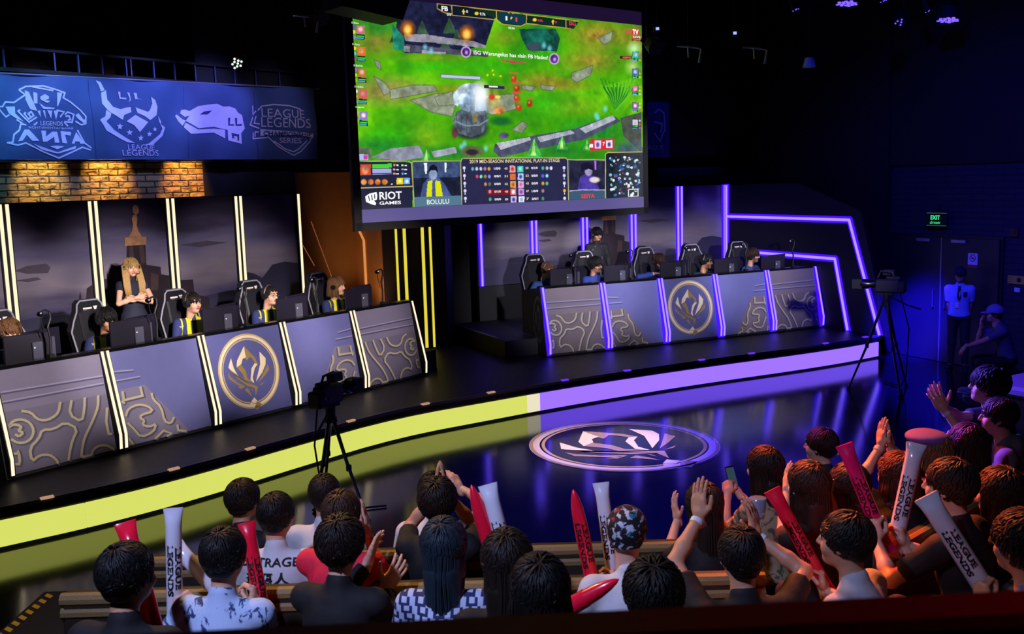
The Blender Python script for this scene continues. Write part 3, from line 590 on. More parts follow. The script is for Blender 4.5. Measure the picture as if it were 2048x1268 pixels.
letter(b, 'CHAMPIONSHIP', (6.2, 4.195), bf(.015), w=1.0, h=.075, bold=.012)
b.build('crest_lettering', M_bd, bn)
for x in (.6, 1.75, 3.15, 4.7, 6.05):
    b = MB(); b.ribbon([(x + .01 * math.sin(k), 3.8 + k * .185) for k in range(7)], .006, bf(.004))
    b.build('seam', M_bd, bn)
MB().tube([(S0, 3.27, bz(S0, 1) + .01), (7.48, 3.27, bz(7.48, 1) + .01)], .014, 8).build('pole', mat('pole', '8a8aa8', .4, .6), bn)
MB().box((2.2, 3.3, 3.785), (10, .04, .03)).build('hem_bar', M_black, bn)

# ------------------------------------------------------------------ the big projection screen
SA = R_(39.); SO = Vector((-.1245, 14., 0))
sc = empty('projection_screen', SO, SA, 'huge hanging projection screen showing a bright green game picture and match scores', 'screen')
SX0, SX1, SZ0, SZ1 = -2.21, 2.89, 3.02, 5.63
HM = np.array([0.00041418, -2.0059e-05, -0.0317318, -3.11155e-05, -0.000696282, 0.967499, -0.000105026, -1.28563e-05, 1.0]).reshape(3, 3)
HI = np.linalg.inv(HM)
def duv(X, Y):
    q = HM @ np.array([X, Y, 1.]); return q[0] / q[2], q[1] / q[2]
def d3(X, Y, l):
    u, v = duv(X, Y); return (SX0 + u * (SX1 - SX0), -l, SZ0 + v * (SZ1 - SZ0))
NW, NH = 600, 350
UU, VV = np.meshgrid((np.arange(NW) + .5) / NW, (np.arange(NH) + .5) / NH)
qw = HI[2, 0] * UU + HI[2, 1] * VV + HI[2, 2]
XX = (HI[0, 0] * UU + HI[0, 1] * VV + HI[0, 2]) / qw; YY = (HI[1, 0] * UU + HI[1, 1] * VV + HI[1, 2]) / qw
def vnoise(n, m, oct=3):
    out = np.zeros((NH, NW)); amp = 1.; tot = 0
    for o in range(oct):
        g = RNG.random((m * 2 ** o + 2, n * 2 ** o + 2))
        x = UU * n * 2 ** o; y = VV * m * 2 ** o; xi = x.astype(int); yi = y.astype(int); fx = x - xi; fy = y - yi
        fx = fx * fx * (3 - 2 * fx); fy = fy * fy * (3 - 2 * fy)
        out += amp * ((g[yi, xi] * (1 - fx) + g[yi, xi + 1] * fx) * (1 - fy) + (g[yi + 1, xi] * (1 - fx) + g[yi + 1, xi + 1] * fx) * fy); tot += amp; amp *= .55
    return out / tot
IMG = np.zeros((NH, NW, 3))
def hx(c): return np.array([int(c[i:i + 2], 16) / 255. for i in (0, 2, 4)])
def blend(a, c, nz=0.):
    c = hx(c) if isinstance(c, str) else c
    cc = c[None, None, :] * np.ones((NH, NW, 1))
    if nz: cc = cc * (1 + nz * (NZ1[..., None] - .5) * 2)
    IMG[:] = IMG * (1 - a[..., None]) + cc * a[..., None]
NZ1 = vnoise(60, 36, 3)
def inpoly(P):
    ins = np.zeros((NH, NW), bool); n = len(P)
    for i in range(n):
        x1, y1 = P[i]; x2, y2 = P[(i + 1) % n]
        if y1 == y2: continue
        c = ((y1 > YY) != (y2 > YY)) & (XX < (x2 - x1) * (YY - y1) / (y2 - y1) + x1); ins ^= c
    return ins
def pol(P, c, nz=0., al=1.): blend(inpoly(P) * al, c, nz)
def ell2(cx, cy, rx, ry, c, soft=.5, al=1., nz=0.):
    d = np.sqrt(((XX - cx) / rx) ** 2 + ((YY - cy) / ry) ** 2); blend(np.clip((1 - d) / soft, 0, 1) * al, c, nz)
def lin2(P, w, c, al=1.):
    d = np.full((NH, NW), 1e9)
    for (x1, y1), (x2, y2) in zip(P[:-1], P[1:]):
        L2 = (x2 - x1) ** 2 + (y2 - y1) ** 2 + 1e-9; t = np.clip(((XX - x1) * (x2 - x1) + (YY - y1) * (y2 - y1)) / L2, 0, 1)
        d = np.minimum(d, np.hypot(XX - x1 - t * (x2 - x1), YY - y1 - t * (y2 - y1)))
    blend(np.clip(w - d + .5, 0, 1) * al, c)
def rc(x, y, w, h, c, sk=0., al=1.): pol([(x, y), (x + w, y + sk * w), (x + w, y + h + sk * w), (x, y + h)], c, 0, al)
# meadow
n1 = vnoise(7, 5, 4); n2 = vnoise(14, 9, 4); n3 = vnoise(90, 50, 2)
g = np.stack([.14 + .24 * n1 + .08 * n3, .46 + .32 * n1 + .10 * n3, .03 + .04 * n2], -1); IMG[:] = g
blend(np.clip((n2 - .50) * 4, 0, 1) * .55, '1f7a12', .2); blend(np.clip((n1 - .6) * 5, 0, 1) * .6, '8fd81a', .2)
D1 = 'a8802f'; D2 = '8f7a35'
for cx, cy, rx, ry, c, al in ((300, 600, 330, 130, 'a08c4a', 1.), (240, 280, 200, 130, D2, .8), (1700, 230, 260, 130, 'a5842f', .95), (1650, 400, 260, 120, 'a58a30', .85), (1420, 560, 330, 60, 'a07a2c', .8), (850, 590, 420, 50, 'a07a30', .75), (1330, 520, 200, 70, '97802c', .7), (1950, 260, 160, 150, '9a7a30', .7), (560, 900, 170, 130, '9ac022', .6), (1080, 250, 130, 80, 'a88a28', .45), (620, 380, 320, 40, '9a9a28', .5), (1500, 700, 300, 90, '9aa828', .5)):
    ell2(cx, cy, rx, ry, c, .9, al, .3)
for cx, cy, rx, ry in ((1350, 690, 220, 130), (1560, 900, 260, 150), (300, 900, 260, 120), (1000, 430, 300, 70), (620, 440, 300, 60), (1330, 330, 180, 90)): ell2(cx, cy, rx, ry, '2fb512', 1., .75, .2)
for cx, cy, rx, ry in ((1700, 860, 300, 110), (1450, 1000, 330, 90), (250, 960, 300, 80), (760, 1010, 400, 70)): ell2(cx, cy, rx, ry, '12703a', 1., .7, .25)
# dark grove and wall at the top left
pol([(380, 60), (470, -20), (700, -20), (1020, 120), (960, 300), (720, 350), (430, 350), (360, 300)], '1c1f3c', .5)
for x, y in ((180, 150), (300, 170), (240, 190)): ell2(x, y, 90, 60, '2f8a2c', .8, .8, .3)
for x0_, y0_ in ((540, 130), (720, 110), (770, 190), (690, 240), (370, 170)):
    pol([(x0_, y0_), (x0_ - 45, y0_ + 110), (x0_ + 50, y0_ + 110)], '33503a', .5)
pol([(345, 160), (420, 240), (430, 340), (350, 320)], '1f7f6a', .4)
pol([(420, 225), (560, 225), (720, 250), (880, 270), (960, 300), (960, 320), (800, 300), (600, 280), (430, 270)], '8d8a98', .3); pol([(430, 290), (720, 320), (980, 350), (975, 375), (700, 355), (430, 345)], '4a4a5e', .4); pol([(420, 300), (460, 305), (460, 345), (420, 340)], '8a8894', .3); pol([(540, 330), (700, 345), (690, 360), (540, 350)], '9a98a6', .3)
for x, y in ((445, 190), (835, 220)):
    ell2(x, y, 62, 70, 'f07a10', .8, .95, .3); ell2(x, y + 8, 34, 42, 'ffd860', .7)
pol([(1180, 190), (1420, 190), (1450, 250), (1430, 340), (1240, 330), (1200, 260)], '14463a', .5); ell2(1310, 240, 120, 90, '176a58', .6, .8, .4); ell2(1280, 310, 60, 40, '3c4a5a', .5)
for x, y in ((1345, 300), (1380, 320), (560, 310), (600, 335), (1700, 780), (1750, 720), (1690, 760), (820, 950), (800, 970), (960, 980)): ell2(x, y, 22, 30, '7ad8f0', .8, .8)
# flagstones
for P in ([(220, 500), (290, 540), (340, 600), (290, 630), (250, 560)], [(330, 590), (480, 560), (620, 560), (640, 600), (480, 630), (330, 655)], [(460, 660), (620, 620), (730, 610), (760, 700), (740, 770), (600, 740)], [(620, 640), (740, 600), (760, 690), (650, 700)], [(1530, 480), (1670, 430), (1650, 500), (1560, 545), (1525, 520)], [(1700, 250), (1800, 205), (1790, 270), (1740, 295)], [(1195, 560), (1290, 570), (1270, 600), (1200, 590)], [(1320, 560), (1420, 570), (1400, 600), (1330, 590)], [(1130, 860), (1200, 800), (1240, 820), (1200, 880)], [(760, 640), (1150, 620), (1160, 720), (1000, 760)], [(220, 390), (265, 410), (270, 460), (240, 440)]):
    pol(P, '8a947c', .3); lin2(P + [P[0]], 3, '4e5a48', .6)
# ruined walls along the bottom
for P, c in (([(1020, 950), (1250, 900), (1550, 850), (1800, 760), (1850, 800), (1620, 920), (1300, 985), (1060, 1040), (1010, 1000)], '4c5068'), ([(1030, 945), (1250, 905), (1260, 925), (1060, 990)], 'b4b8c4'), ([(1300, 905), (1520, 860), (1550, 880), (1320, 940)], 'aab0bc'), ([(1580, 850), (1800, 760), (1820, 790), (1620, 880)], 'b0b6c2'), ([(200, 1040), (330, 980), (520, 960), (560, 1040), (400, 1060)], '8c90a2'), ([(600, 1000), (760, 970), (770, 1010), (620, 1040)], '9a9eb0'), ([(120, 970), (200, 980), (210, 1040), (120, 1050)], '5e6a58'), ([(1850, 780), (1990, 740), (1990, 1010), (1870, 900)], '4a5248')): pol(P, c, .25)
for x, y, r in ((1280, 1000, 55), (1465, 960, 42), (570, 1040, 40), (1630, 970, 30)):
    pol([(x, y - r * 1.6), (x - r, y + r * .8), (x + r, y + r * .8)], '3fae4a', .4); pol([(x, y - r * 1.5), (x - r * .4, y + r * .5), (x + r * .2, y + r * .5)], 'a8e070', .3)
ell2(870, 1000, 90, 45, '6a5a48', .4, .9, .3); ell2(870, 1005, 50, 24, '2a2a30', .4)
for k in range(26):
    x = 1800 + 60 * math.sin(k * 2.4); lin2([(1820, 730), (1770 + k * 5, 640), (1720 + k * 9, 520 + 60 * abs(math.sin(k)))], 5, ('2c8a1c', '62c82c', '1c6a20')[k % 3], .9)
# a pale stone tower glowing where the fight is
ell2(860, 850, 135, 80, '2c3440', .3, .95, .3)
pol([(800, 780), (790, 640), (830, 560), (900, 545), (960, 600), (970, 780), (900, 830)], '8ea4bc', .5); pol([(790, 640), (760, 600), (745, 620), (752, 690), (780, 700)], 'c4d4e4', .4); pol([(850, 780), (860, 650), (890, 650), (885, 790)], '54647a', .4); pol([(740, 800), (765, 740), (800, 720), (850, 740), (960, 730), (980, 790), (940, 880), (860, 905), (780, 880)], '56626e', .5)
for k in range(7): lin2([(765 + k * 33, 750 + 10 * (k % 2)), (775 + k * 30, 850 + 14 * (k % 3))], 3, '38424e', .7)
lin2([(760, 800), (830, 830), (920, 825), (975, 790)], 5, '8898a8', .8); pol([(870, 760), (905, 750), (905, 800), (880, 810)], '8a7a48', .3)
ell2(910, 650, 90, 120, 'e8f4ff', .9, .9); ell2(820, 640, 80, 90, '9ab8d8', .5, .9, .5); ell2(930, 620, 70, 110, 'ffffff', .9, .9); pol([(745, 620), (800, 560), (860, 545), (850, 600), (790, 690), (750, 680)], 'b8ccdc', .5)
ell2(1010, 660, 60, 70, 'b8a050', .8, .8, .5); ell2(1050, 730, 50, 40, 'f08030', .7, .8, .5); ell2(1000, 640, 26, 24, 'd83a30', .5); ell2(1040, 640, 24, 14, 'f0e060', .5)
ell2(1060, 800, 90, 40, '0c5a34', .6, .8)
for x, y in ((1145, 520), (1165, 585), (1165, 650), (1180, 710), (1250, 685)):
    ell2(x, y, 26, 30, 'b8341c', .5, .95, .4); ell2(x - 4, y - 8, 10, 10, 'f07850', .5); lin2([(x - 28, y - 40), (x + 28, y - 38)], 4, 'e04a48')
for x, y in ((1005, 465), (972, 495), (1012, 492), (1058, 502)): ell2(x, y, 9, 9, 'f0e020', .6)
ell2(755, 880, 24, 40, '7a2a4a', .5, .9, .5); ell2(1080, 895, 40, 26, '5a3a8a', .5, .9, .5)
pol([(664, 488), (925, 505), (925, 528), (664, 514)], 'b8c4dc'); lin2([(664, 488), (925, 505), (925, 528), (664, 514), (664, 488)], 2, '50607a'); pol([(950, 560), (1085, 568), (1085, 586), (950, 580)], '1c2c50'); pol([(980, 565), (1040, 569), (1040, 580), (980, 576)], 'dfe8ff')
pol([(1040, 398), (1130, 398), (1240, 412), (1150, 418)], 'c04058')
ell2(1900, 1000, 130, 90, '3a4a78', .7, .8, .3); ell2(1940, 320, 60, 60, 'c8ffb0', .9, .9); ell2(1930, 440, 60, 70, 'e8f0a0', .9, .7)
# top bar
pol([(640, 22), (735, 32), (1020, 66), (1030, 62), (1230, 92), (1240, 92), (1490, 128), (1575, 140), (1540, 190), (1490, 182), (1230, 154), (1190, 170), (1070, 155), (1030, 120), (740, 100), (690, 92), (640, 55)], '0b1a24', 0, .88)
for P in ([(640, 22), (735, 32), (1015, 68), (1030, 68), (1125, 80), (1230, 96), (1490, 128), (1572, 140)], [(740, 100), (1030, 130), (1065, 158), (1190, 172), (1230, 154), (1490, 186)], [(640, 22), (640, 55), (690, 84), (735, 90)], [(735, 32), (740, 100)], [(1490, 128), (1490, 186)], [(1030, 68), (1032, 125)], [(1230, 96), (1228, 152)], [(1108, 82), (1126, 94), (1144, 86)]): lin2(P, 3, 'c0a04a')
pol([(1036, 76), (1224, 102), (1222, 146), (1190, 164), (1070, 150), (1036, 122)], '0f3a4c', 0, .9)
for x, y in ((900, 88), (1283, 130)): ell2(x, y, 17, 14, 'f0d030', .4)
for x, y in ((813, 78), (1404, 145)): pol([(x, y - 18), (x + 12, y), (x + 5, y), (x + 5, y + 16), (x - 5, y + 16), (x - 5, y), (x - 12, y)], 'e8c840')
pol([(1120, 120), (1132, 108), (1138, 114), (1126, 128)], 'e0c050')
# side rows of small portraits
pc = ['c86a8a', 'e07028', 'b8743c', 'd85a5a', '8a7ac8', '46b8c8', '5a7ad0', 'd86a9a', 'a85ac8', 'c8c8e8']
for k in range(5):
    y = 170 + k * 140 + (k * 2); rc(72 + k * 5, y - 30, 120, 8, 'e0e0e8', .1, .0)
    for q in range(3): ell2(90 + k * 5, y + 6 + q * 34, 14, 15, ['7a4ac0', 'e8e048', '7a90e0', 'f0d840', '58c8e0', 'c038a0', 'b060d8', 'e0e030', '88d820', 'e0f0e0', 'e8a040', '60b0f0', 'd8a0a0', 'a060d0', '70c828'][k * 3 + q], .3)
    rc(108 + k * 5, y - 5, 54, 56, pc[k], .08); ell2(134 + k * 5, y + 22, 20, 22, 'f0c8b0', .6, .8, .5); rc(108 + k * 5, y + 54, 54, 34, '101820', .08, .9); rc(110 + k * 5, y + 64, 50, 8, '38d848', .08); rc(110 + k * 5, y + 76, 46, 8, '5aa0f0', .08)
    y2 = 340 + k * 112; rc(1928, y2, 40, 62, '182030'); rc(1930, y2 + 2, 36, 40, pc[5 + k]); ell2(1948, y2 + 22, 14, 16, 'f0e0e8', .6, .8, .5); rc(1930, y2 + 46, 36, 6, '38d848'); rc(1930, y2 + 56, 30, 6, '68b0f0')
    for q in range(3): ell2(1978, y2 + 10 + q * 24, 8, 9, ['e86030', '9a50d0', 'e8a030', 'd0e030', 'e0c0f0'][(k + q) % 5], .4)
lin2([(72, 60), (90, 110), (120, 128), (155, 125)], 5, 'd84a50'); pol([(100, 88), (190, 96), (190, 125), (120, 120)], '7a0c16'); pol([(200, 108), (295, 120), (295, 132), (200, 120)], 'f4f4ff')
pol([(1875, 188), (1928, 194), (1928, 232), (1875, 226)], 'c83838', 0, .0); pol([(1925, 190), (1972, 190), (1972, 228), (1925, 228)], 'e02838'); pol([(1925, 250), (1990, 254), (1990, 268), (1925, 266)], '401018'); pol([(1928, 254), (1986, 257), (1986, 264), (1928, 262)], 'f05858'); pol([(1845, 370), (1925, 372), (1925, 390), (1845, 388)], '401018'); pol([(1865, 374), (1922, 375), (1922, 386), (1865, 385)], 'e85050')
for cx, cy in ((830, 342), (1412, 388)): ell2(cx, cy, 36, 40, 'd0a8d8', .12); ell2(cx, cy, 28, 32, '4a2a7a', .2, 1, .5); ell2(cx + 3, cy + 4, 14, 18, 'c8a8f0', .6, .9)
# lower interface (drafting y is offset by 727)
B0 = 727
def PB(P): return [(x, y + B0) for x, y in P]
pol(PB([(1650, 190), (1810, 190), (1806, 264), (1646, 268)]), 'd82a38'); rc(1680, 202 + B0, 42, 52, 'e0d0f0'); ell2(1700, 230 + B0, 14, 22, '6a4aa0', .5); rc(1756, 200 + B0, 42, 50, 'e8e0f8'); ell2(1776, 228 + B0, 14, 20, '5a4a8a', .5); rc(1646, 225 + B0, 24, 24, 'f0f0ff')
pol(PB([(116, 290), (186, 292), (184, 330), (118, 328)]), 'b0b8f0'); rc(154, 296 + B0, 26, 30, 'd040a0')
pol(PB([(120, 335), (472, 345), (478, 500), (476, 650), (132, 662)]), '23253e'); pol(PB([(480, 335), (800, 340), (800, 640), (490, 645)]), '3c4668'); pol(PB([(1505, 325), (1752, 330), (1752, 590), (1508, 600)]), '3c4468'); pol(PB([(1752, 290), (1770, 280), (1996, 280), (2000, 582), (1756, 590)]), '1c2030')
pol(PB([(800, 315), (1490, 318), (1500, 330), (1505, 612), (805, 632), (798, 340)]), '2a2a4c', .06)
rc(132, 358 + B0, 70, 72, 'c8502c'); ell2(165, 395 + B0, 28, 34, 'f0a080', .6, .9, .5)
pol(PB([(212, 358), (340, 352), (340, 380), (212, 384)]), '4ad03a'); pol(PB([(214, 390), (338, 388), (338, 412), (214, 416)]), 'a8a8e8'); lin2(PB([(214, 424), (338, 420)]), 3, '8080b0')
for k in range(6): rc(350 + 54 * (k % 2), 356 + B0 + (k // 2) * 28, 14, 14, ('e08a50', 'd8e050', 'd0b090', '80a0d0', 'e0a070', '60a0e0')[k]); rc(370 + 54 * (k % 2), 360 + B0 + (k // 2) * 28, 16, 8, 'e8e8f8')
for k, c in enumerate(('e09050', 'e8804a', 'd87030', 'e08a3a')): ell2(156 + 46 * k, 474 + B0, 22, 22, c, .3, 1, .6)
rc(372, 448 + B0, 44, 42, 'e8d020'); rc(420, 448 + B0, 40, 42, '70b0f0'); ell2(394, 468 + B0, 14, 14, 'fff8b0', .5); ell2(440, 470 + B0, 14, 14, 'e8f4ff', .5); rc(336, 482 + B0, 10, 10, 'f0f0f0')
# web camera pictures of the two players
pol(PB([(484, 346), (795, 342), (797, 568), (490, 576)]), '3a4a70', .4); pol(PB([(552, 350), (574, 350), (572, 420), (560, 420)]), 'e8f4ff'); pol(PB([(686, 346), (702, 346), (700, 410), (690, 410)]), 'e8f4ff'); pol(PB([(484, 450), (797, 440), (797, 568), (490, 576)]), '1c2238', .3)
pol(PB([(528, 576), (545, 490), (580, 450), (650, 448), (690, 490), (735, 570)]), '44548c', .3); pol(PB([(568, 576), (578, 470), (608, 462), (604, 574)]), 'd8e010'); pol(PB([(630, 574), (628, 464), (660, 470), (678, 572)]), 'd8e010'); ell2(612, 425 + B0, 32, 44, '8898b8', .3, 1, .3); pol(PB([(580, 420), (590, 370), (615, 358), (640, 375), (646, 420), (630, 395), (595, 398)]), '141626')
pol(PB([(1512, 336), (1748, 340), (1748, 532), (1516, 536)]), '262840', .4); lin2(PB([(1684, 340), (1686, 390)]), 6, 'c070f0'); pol(PB([(1565, 535), (1585, 440), (1625, 420), (1680, 440), (1715, 530)]), '4a3a9a', .3); ell2(1640, 405 + B0, 30, 36, '9a90b8', .3, 1, .3); pol(PB([(1590, 420), (1590, 365), (1630, 345), (1670, 370), (1672, 400), (1640, 390), (1605, 400)]), '1a1830'); ell2(1680, 462 + B0, 42, 24, 'e8d8d0', .4); lin2(PB([(1516, 536), (1600, 528), (1748, 530)]), 4, 'a0a0c8')
pol(PB([(490, 576), (797, 566), (798, 630), (494, 640)]), '54788e'); pol(PB([(1512, 540), (1750, 534), (1752, 588), (1512, 598)]), '3c5a72')
# score table
pol(PB([(960, 526), (1155, 524), (1155, 560), (975, 562)]), '8a1420', 0, .85)
for k in range(5):
    y = 368 + B0 + k * 51 - (k > 2) * 2
    rc(1118 + k * 2, y, 38, 44, ('e0a0a0', 'e06828', 'd8a048', 'e07078', 'c8b8f0')[k]); ell2(1137 + k * 2, y + 22, 13, 17, ('c03030', 'f0a070', 'c05a20', 'fff0f0', '403a80')[k], .5, 1, .5)
    rc(1170 + k * 2, y, 38, 44, ('40c8b0', 'c0c8f8', 'e0b8d8', 'c8a0d8', 'e8e8ff')[k]); ell2(1189 + k * 2, y + 22, 13, 17, ('a0f0e8', '4048a0', 'b05080', '7a3aa0', 'a8b8e0')[k], .5, 1, .5)
    for x in (818 + k * 2, 1478 + k): ell2(x, y + 14, 11, 13, 'f0b820' if (k == 3 and x > 1000) else 'dcdcf0', .3); rc(x - 3, y + 26, 6, 14, 'dcdcf0')
    cl = [['60c0b0', 'e0e0f0', 'e0e0f0', 'd090a8', 'c08040'], ['d04860', '70d0b0', 'c0a050', '6a78c8'], ['e0a060', '508858'], ['d0a8b8'], ['58b070']][k]
    for q, c in enumerate(reversed(cl)): ell2(982 + k * 2 - q * 27, y + 20, 12, 15, c, .4, 1, .4)
    cr_ = [['48b090', 'c0c0c8', 'e0e0e8'], ['4858d0', '70c8c8'], ['e09838', '58a070'], ['d0a8b8'], ['58b070']][k]
    for q, c in enumerate(cr_): ell2(1338 + q * 27, y + 16, 12, 15, c, .4, 1, .4)
# small map
pol(PB([(1775, 318), (1800, 300), (1985, 296), (1988, 575), (1778, 580)]), '0d2030', .6)
rr = random.Random(5)
for k in range(150):
    x = rr.uniform(1785, 1980); y = rr.uniform(305, 570) + B0; r = rr.uniform(4, 13)
    ell2(x, y, r, r * rr.uniform(.5, 1.4), rr.choice(['e8f0f0', 'cfe0e0', '101418', '1c2a30', '182024', '2a60b0', '90c0c0', '0c0c10']), .3)
for k in range(12): ell2(rr.uniform(1785, 1980), rr.uniform(305, 570) + B0, 6, 6, rr.choice(['d04040', '3080e0', 'e02040']), .4)
lin2(PB([(1905, 527), (1968, 524), (1968, 570), (1905, 573), (1905, 527)]), 2.5, 'ffffff')
# gold frames
for P in ([(118, 336), (448, 336), (470, 350), (478, 345)], [(472, 345), (480, 505), (490, 645)], [(480, 338), (795, 336)], [(795, 340), (805, 318), (1488, 316), (1502, 332), (1508, 600)], [(795, 336), (802, 632)], [(1502, 328), (1752, 330)], [(1752, 590), (1752, 292), (1768, 280), (1996, 278)], [(124, 514), (478, 504)], [(132, 662), (490, 648), (800, 634), (1505, 612), (1755, 590), (2000, 582)]): lin2(PB(P), 3.2, 'b8b070')
pol([(1991, 60), (2200, 60), (2200, 1500), (1998, 1500), (1997, 1000), (1996, 700)], '08080f'); pol(PB([(60, 668), (132, 664), (490, 650), (800, 636), (1505, 614), (1755, 592), (2000, 584), (2100, 580), (2100, 800), (60, 800)]), '5d558f'); pol([(-60, -80), (72, -80), (72, 60), (132, 1390), (60, 1400), (-60, 1000)], '08080f')
V = np.stack([SX0 + (np.arange(NW + 1) / NW)[None, :] * np.ones((NH + 1, 1)) * (SX1 - SX0), np.zeros((NH + 1, NW + 1)) - .006, SZ0 + (np.arange(NH + 1) / NH)[:, None] * np.ones((1, NW + 1)) * (SZ1 - SZ0)], -1).reshape(-1, 3)
ii = np.arange(NH)[:, None] * (NW + 1) + np.arange(NW)[None, :]
F = np.stack([ii, ii + 1, ii + NW + 2, ii + NW + 1], -1).reshape(-1, 4)
ms = bpy.data.materials.new('screen_picture'); ms.use_nodes = True; nt = ms.node_tree; b_ = nt.nodes['Principled BSDF']
at = nt.nodes.new('ShaderNodeAttribute'); at.attribute_name = 'picture'
b_.inputs['Base Color'].default_value = (.02, .02, .02, 1); b_.inputs['Roughness'].default_value = .6; b_.inputs['Emission Strength'].default_value = 1.
nt.links.new(at.outputs['Color'], b_.inputs['Emission Color'])
po = npmesh('picture', V, F, ms, sc, smooth=False)
IMG = np.clip(IMG * 1.02, 0, 1); li = np.where(IMG <= .04045, IMG / 12.92, ((IMG + .055) / 1.055) ** 2.4)
ca = po.data.color_attributes.new('picture', 'FLOAT_COLOR', 'CORNER')
ca.data.foreach_set('color', np.repeat(np.concatenate([li.reshape(-1, 3), np.ones((NH * NW, 1))], 1), 4, axis=0).astype(np.float32).ravel())
# words shown in the picture
def words(items, m, nm):
    for t, X, Y, w, h, bo in items:
        b = MB(); u, v = duv(X, Y); pw = (duv(X + w, Y + w * .0)[0] - u) * (SX1 - SX0); ph_ = (duv(X, Y - h)[1] - v) * (SZ1 - SZ0)
        letter(b, t, (SX0 + u * (SX1 - SX0), SZ0 + v * (SZ1 - SZ0)), lambda x, y: (x, -.011, y), w=pw, h=ph_, bold=bo)
        b.build(nm, m, po)
Wt = glow('picture_white', 'ffffff', 1.); Wr = glow('picture_red', 'f04050', 1.); Wg = glow('picture_gold', 'e6d7a0', 1.)
it = [('ISG Warangelus has slain FB Hades!', 880, 366, 488, 34, .012), ('FB', 668, 70, 42, 32, .03), ('0-0', 703, 102, 28, 14, .02), ('0', 830, 84, 12, 18, .02), ('9.7k', 920, 100, 38, 18, .02), ('1', 1090, 134, 12, 28, .02), ('05:56', 1108, 190, 42, 14, .02), ('RIOT', 258, 592 + B0, 148, 52, .02), ('GAMES', 258, 626 + B0, 142, 22, .02), ('BOLULU', 572, 624 + B0, 146, 32, .005), ('TV', 1928, 226, 40, 34, .04), ('5 Rats', 74, 154, 48, 12, .01), ('5 Kira', 80, 296, 48, 12, .01), ('5 Bolulu', 88, 436, 60, 12, .01), ('5 Hades', 94, 576, 58, 12, .01), ('5 Jigsaw', 100, 712, 60, 12, .01), ('7', 1732, 236 + B0, 14, 24, .03), ('LIVE', 1934, 248, 46, 12, .02)]
sr = [('1/0/0', '45', '50', '0/1/0'), ('0/0/1', '31', '33', '0/0/0'), ('0/0/0', '42', '43', '0/0/0'), ('0/1/0', '48', '47', '1/0/0'), ('0/0/0', '8', '7', '0/0/1')]
for k, r in enumerate(sr):
    y = 394 + B0 + k * 51; it += [(r[0], 1014 + k, y, 42, 15, .02), (r[3], 1260 + k, y - 3, 42, 15, .02)]
words(it, Wt, 'white_caption')
words([('VE', 1875, 222, 46, 32, .04), ('1', 1156, 142, 11, 28, .02), ('8.9k', 1305, 142, 32, 16, .02), ('0', 1418, 152, 10, 14, .02), ('ISG', 1510, 166, 42, 30, .02), ('0-0', 1494, 190, 24, 10, .02), ('SEIYA', 1592, 585 + B0, 88, 28, .02)], Wr, 'red_caption')
words([('2019 MID-SEASON INVITATIONAL PLAY-IN STAGE', 852, 352 + B0, 596, 24, .015)] + [(r[1], 1082 + k, 394 + B0 + k * 51, 22, 15, .02) for k, r in enumerate(sr)] + [(r[2], 1222 + k, 391 + B0 + k * 51, 20, 15, .02) for k, r in enumerate(sr)], Wg, 'gold_caption')
b = MB()                                                        # fist mark beside the maker's name
for P in ([(164, 570), (190, 552), (238, 540), (244, 560), (242, 590), (222, 598), (236, 612), (232, 628), (206, 622), (170, 606)],): b.poly([d3(x, y + B0, .009) for x, y in P])
b.cur = 1
for P in ([(182, 566), (188, 564), (196, 600), (190, 600)], [(202, 560), (208, 558), (214, 594), (208, 596)], [(222, 556), (228, 554), (230, 584), (224, 586)]): b.poly([d3(x, y + B0, .011) for x, y in P])
b.build('fist_mark', [Wt, glow('picture_dark', '23253e', 1.)], po)
MB().box(((SX0 + SX1) / 2, .0, 2.935), (SX1 - SX0, .012, .165)).build('lower_band', glow('lower_band', '5d558f', 1.), sc).data.materials[0].node_tree.nodes['Principled BSDF'].inputs['Base Color'].default_value = (.02, .02, .02, 1)
MB().box(((SX0 + SX1) / 2, .0, 5.75), (SX1 - SX0, .012, .24)).build('upper_band', glow('upper_band', '1d1030', 1.), sc)
fr = MB()
fr.box((SX0 - .06, .02, 4.3), (.11, .06, 3.1)); fr.box((SX1 + .05, .02, 4.3), (.10, .06, 3.1)); fr.box(((SX0 + SX1) / 2, .02, 2.80), (SX1 - SX0 + .2, .06, .10)); fr.box(((SX0 + SX1) / 2, .05, 4.3), (SX1 - SX0 + .2, .03, 3.1)); fr.box(((SX0 + SX1) / 2, .04, 5.9), (SX1 - SX0 + .24, .14, .14))
fr.build('border', M_black, sc)
for x in (SX0 + .3, SX1 - .3): MB().cyl((x, .05, 5.95), (x, .05, 7.3), .012, n=8).build('hanging_cable', M_blk2, sc)
hs = empty('hanging_speaker', SO, SA, 'black loudspeaker hanging before the upper left corner of the screen', 'speaker')
MB().prism([(-2.80, -.8, 5.32), (-2.69, -.8, 5.31), (-2.0, -.8, 5.23), (-1.89, -.8, 5.47), (-1.84, -.8, 5.95), (-2.80, -.8, 5.95)], (0, .45, 0)).build('cabinet', M_black, hs)
MB().box((-2.35, -.81, 5.62), (.7, .02, .4)).build('grille', M_blk2, hs)
MB().cyl((-2.3, -.6, 5.95), (-2.3, -.6, 7.3), .015, n=8).build('hanging_cable', M_blk2, hs)

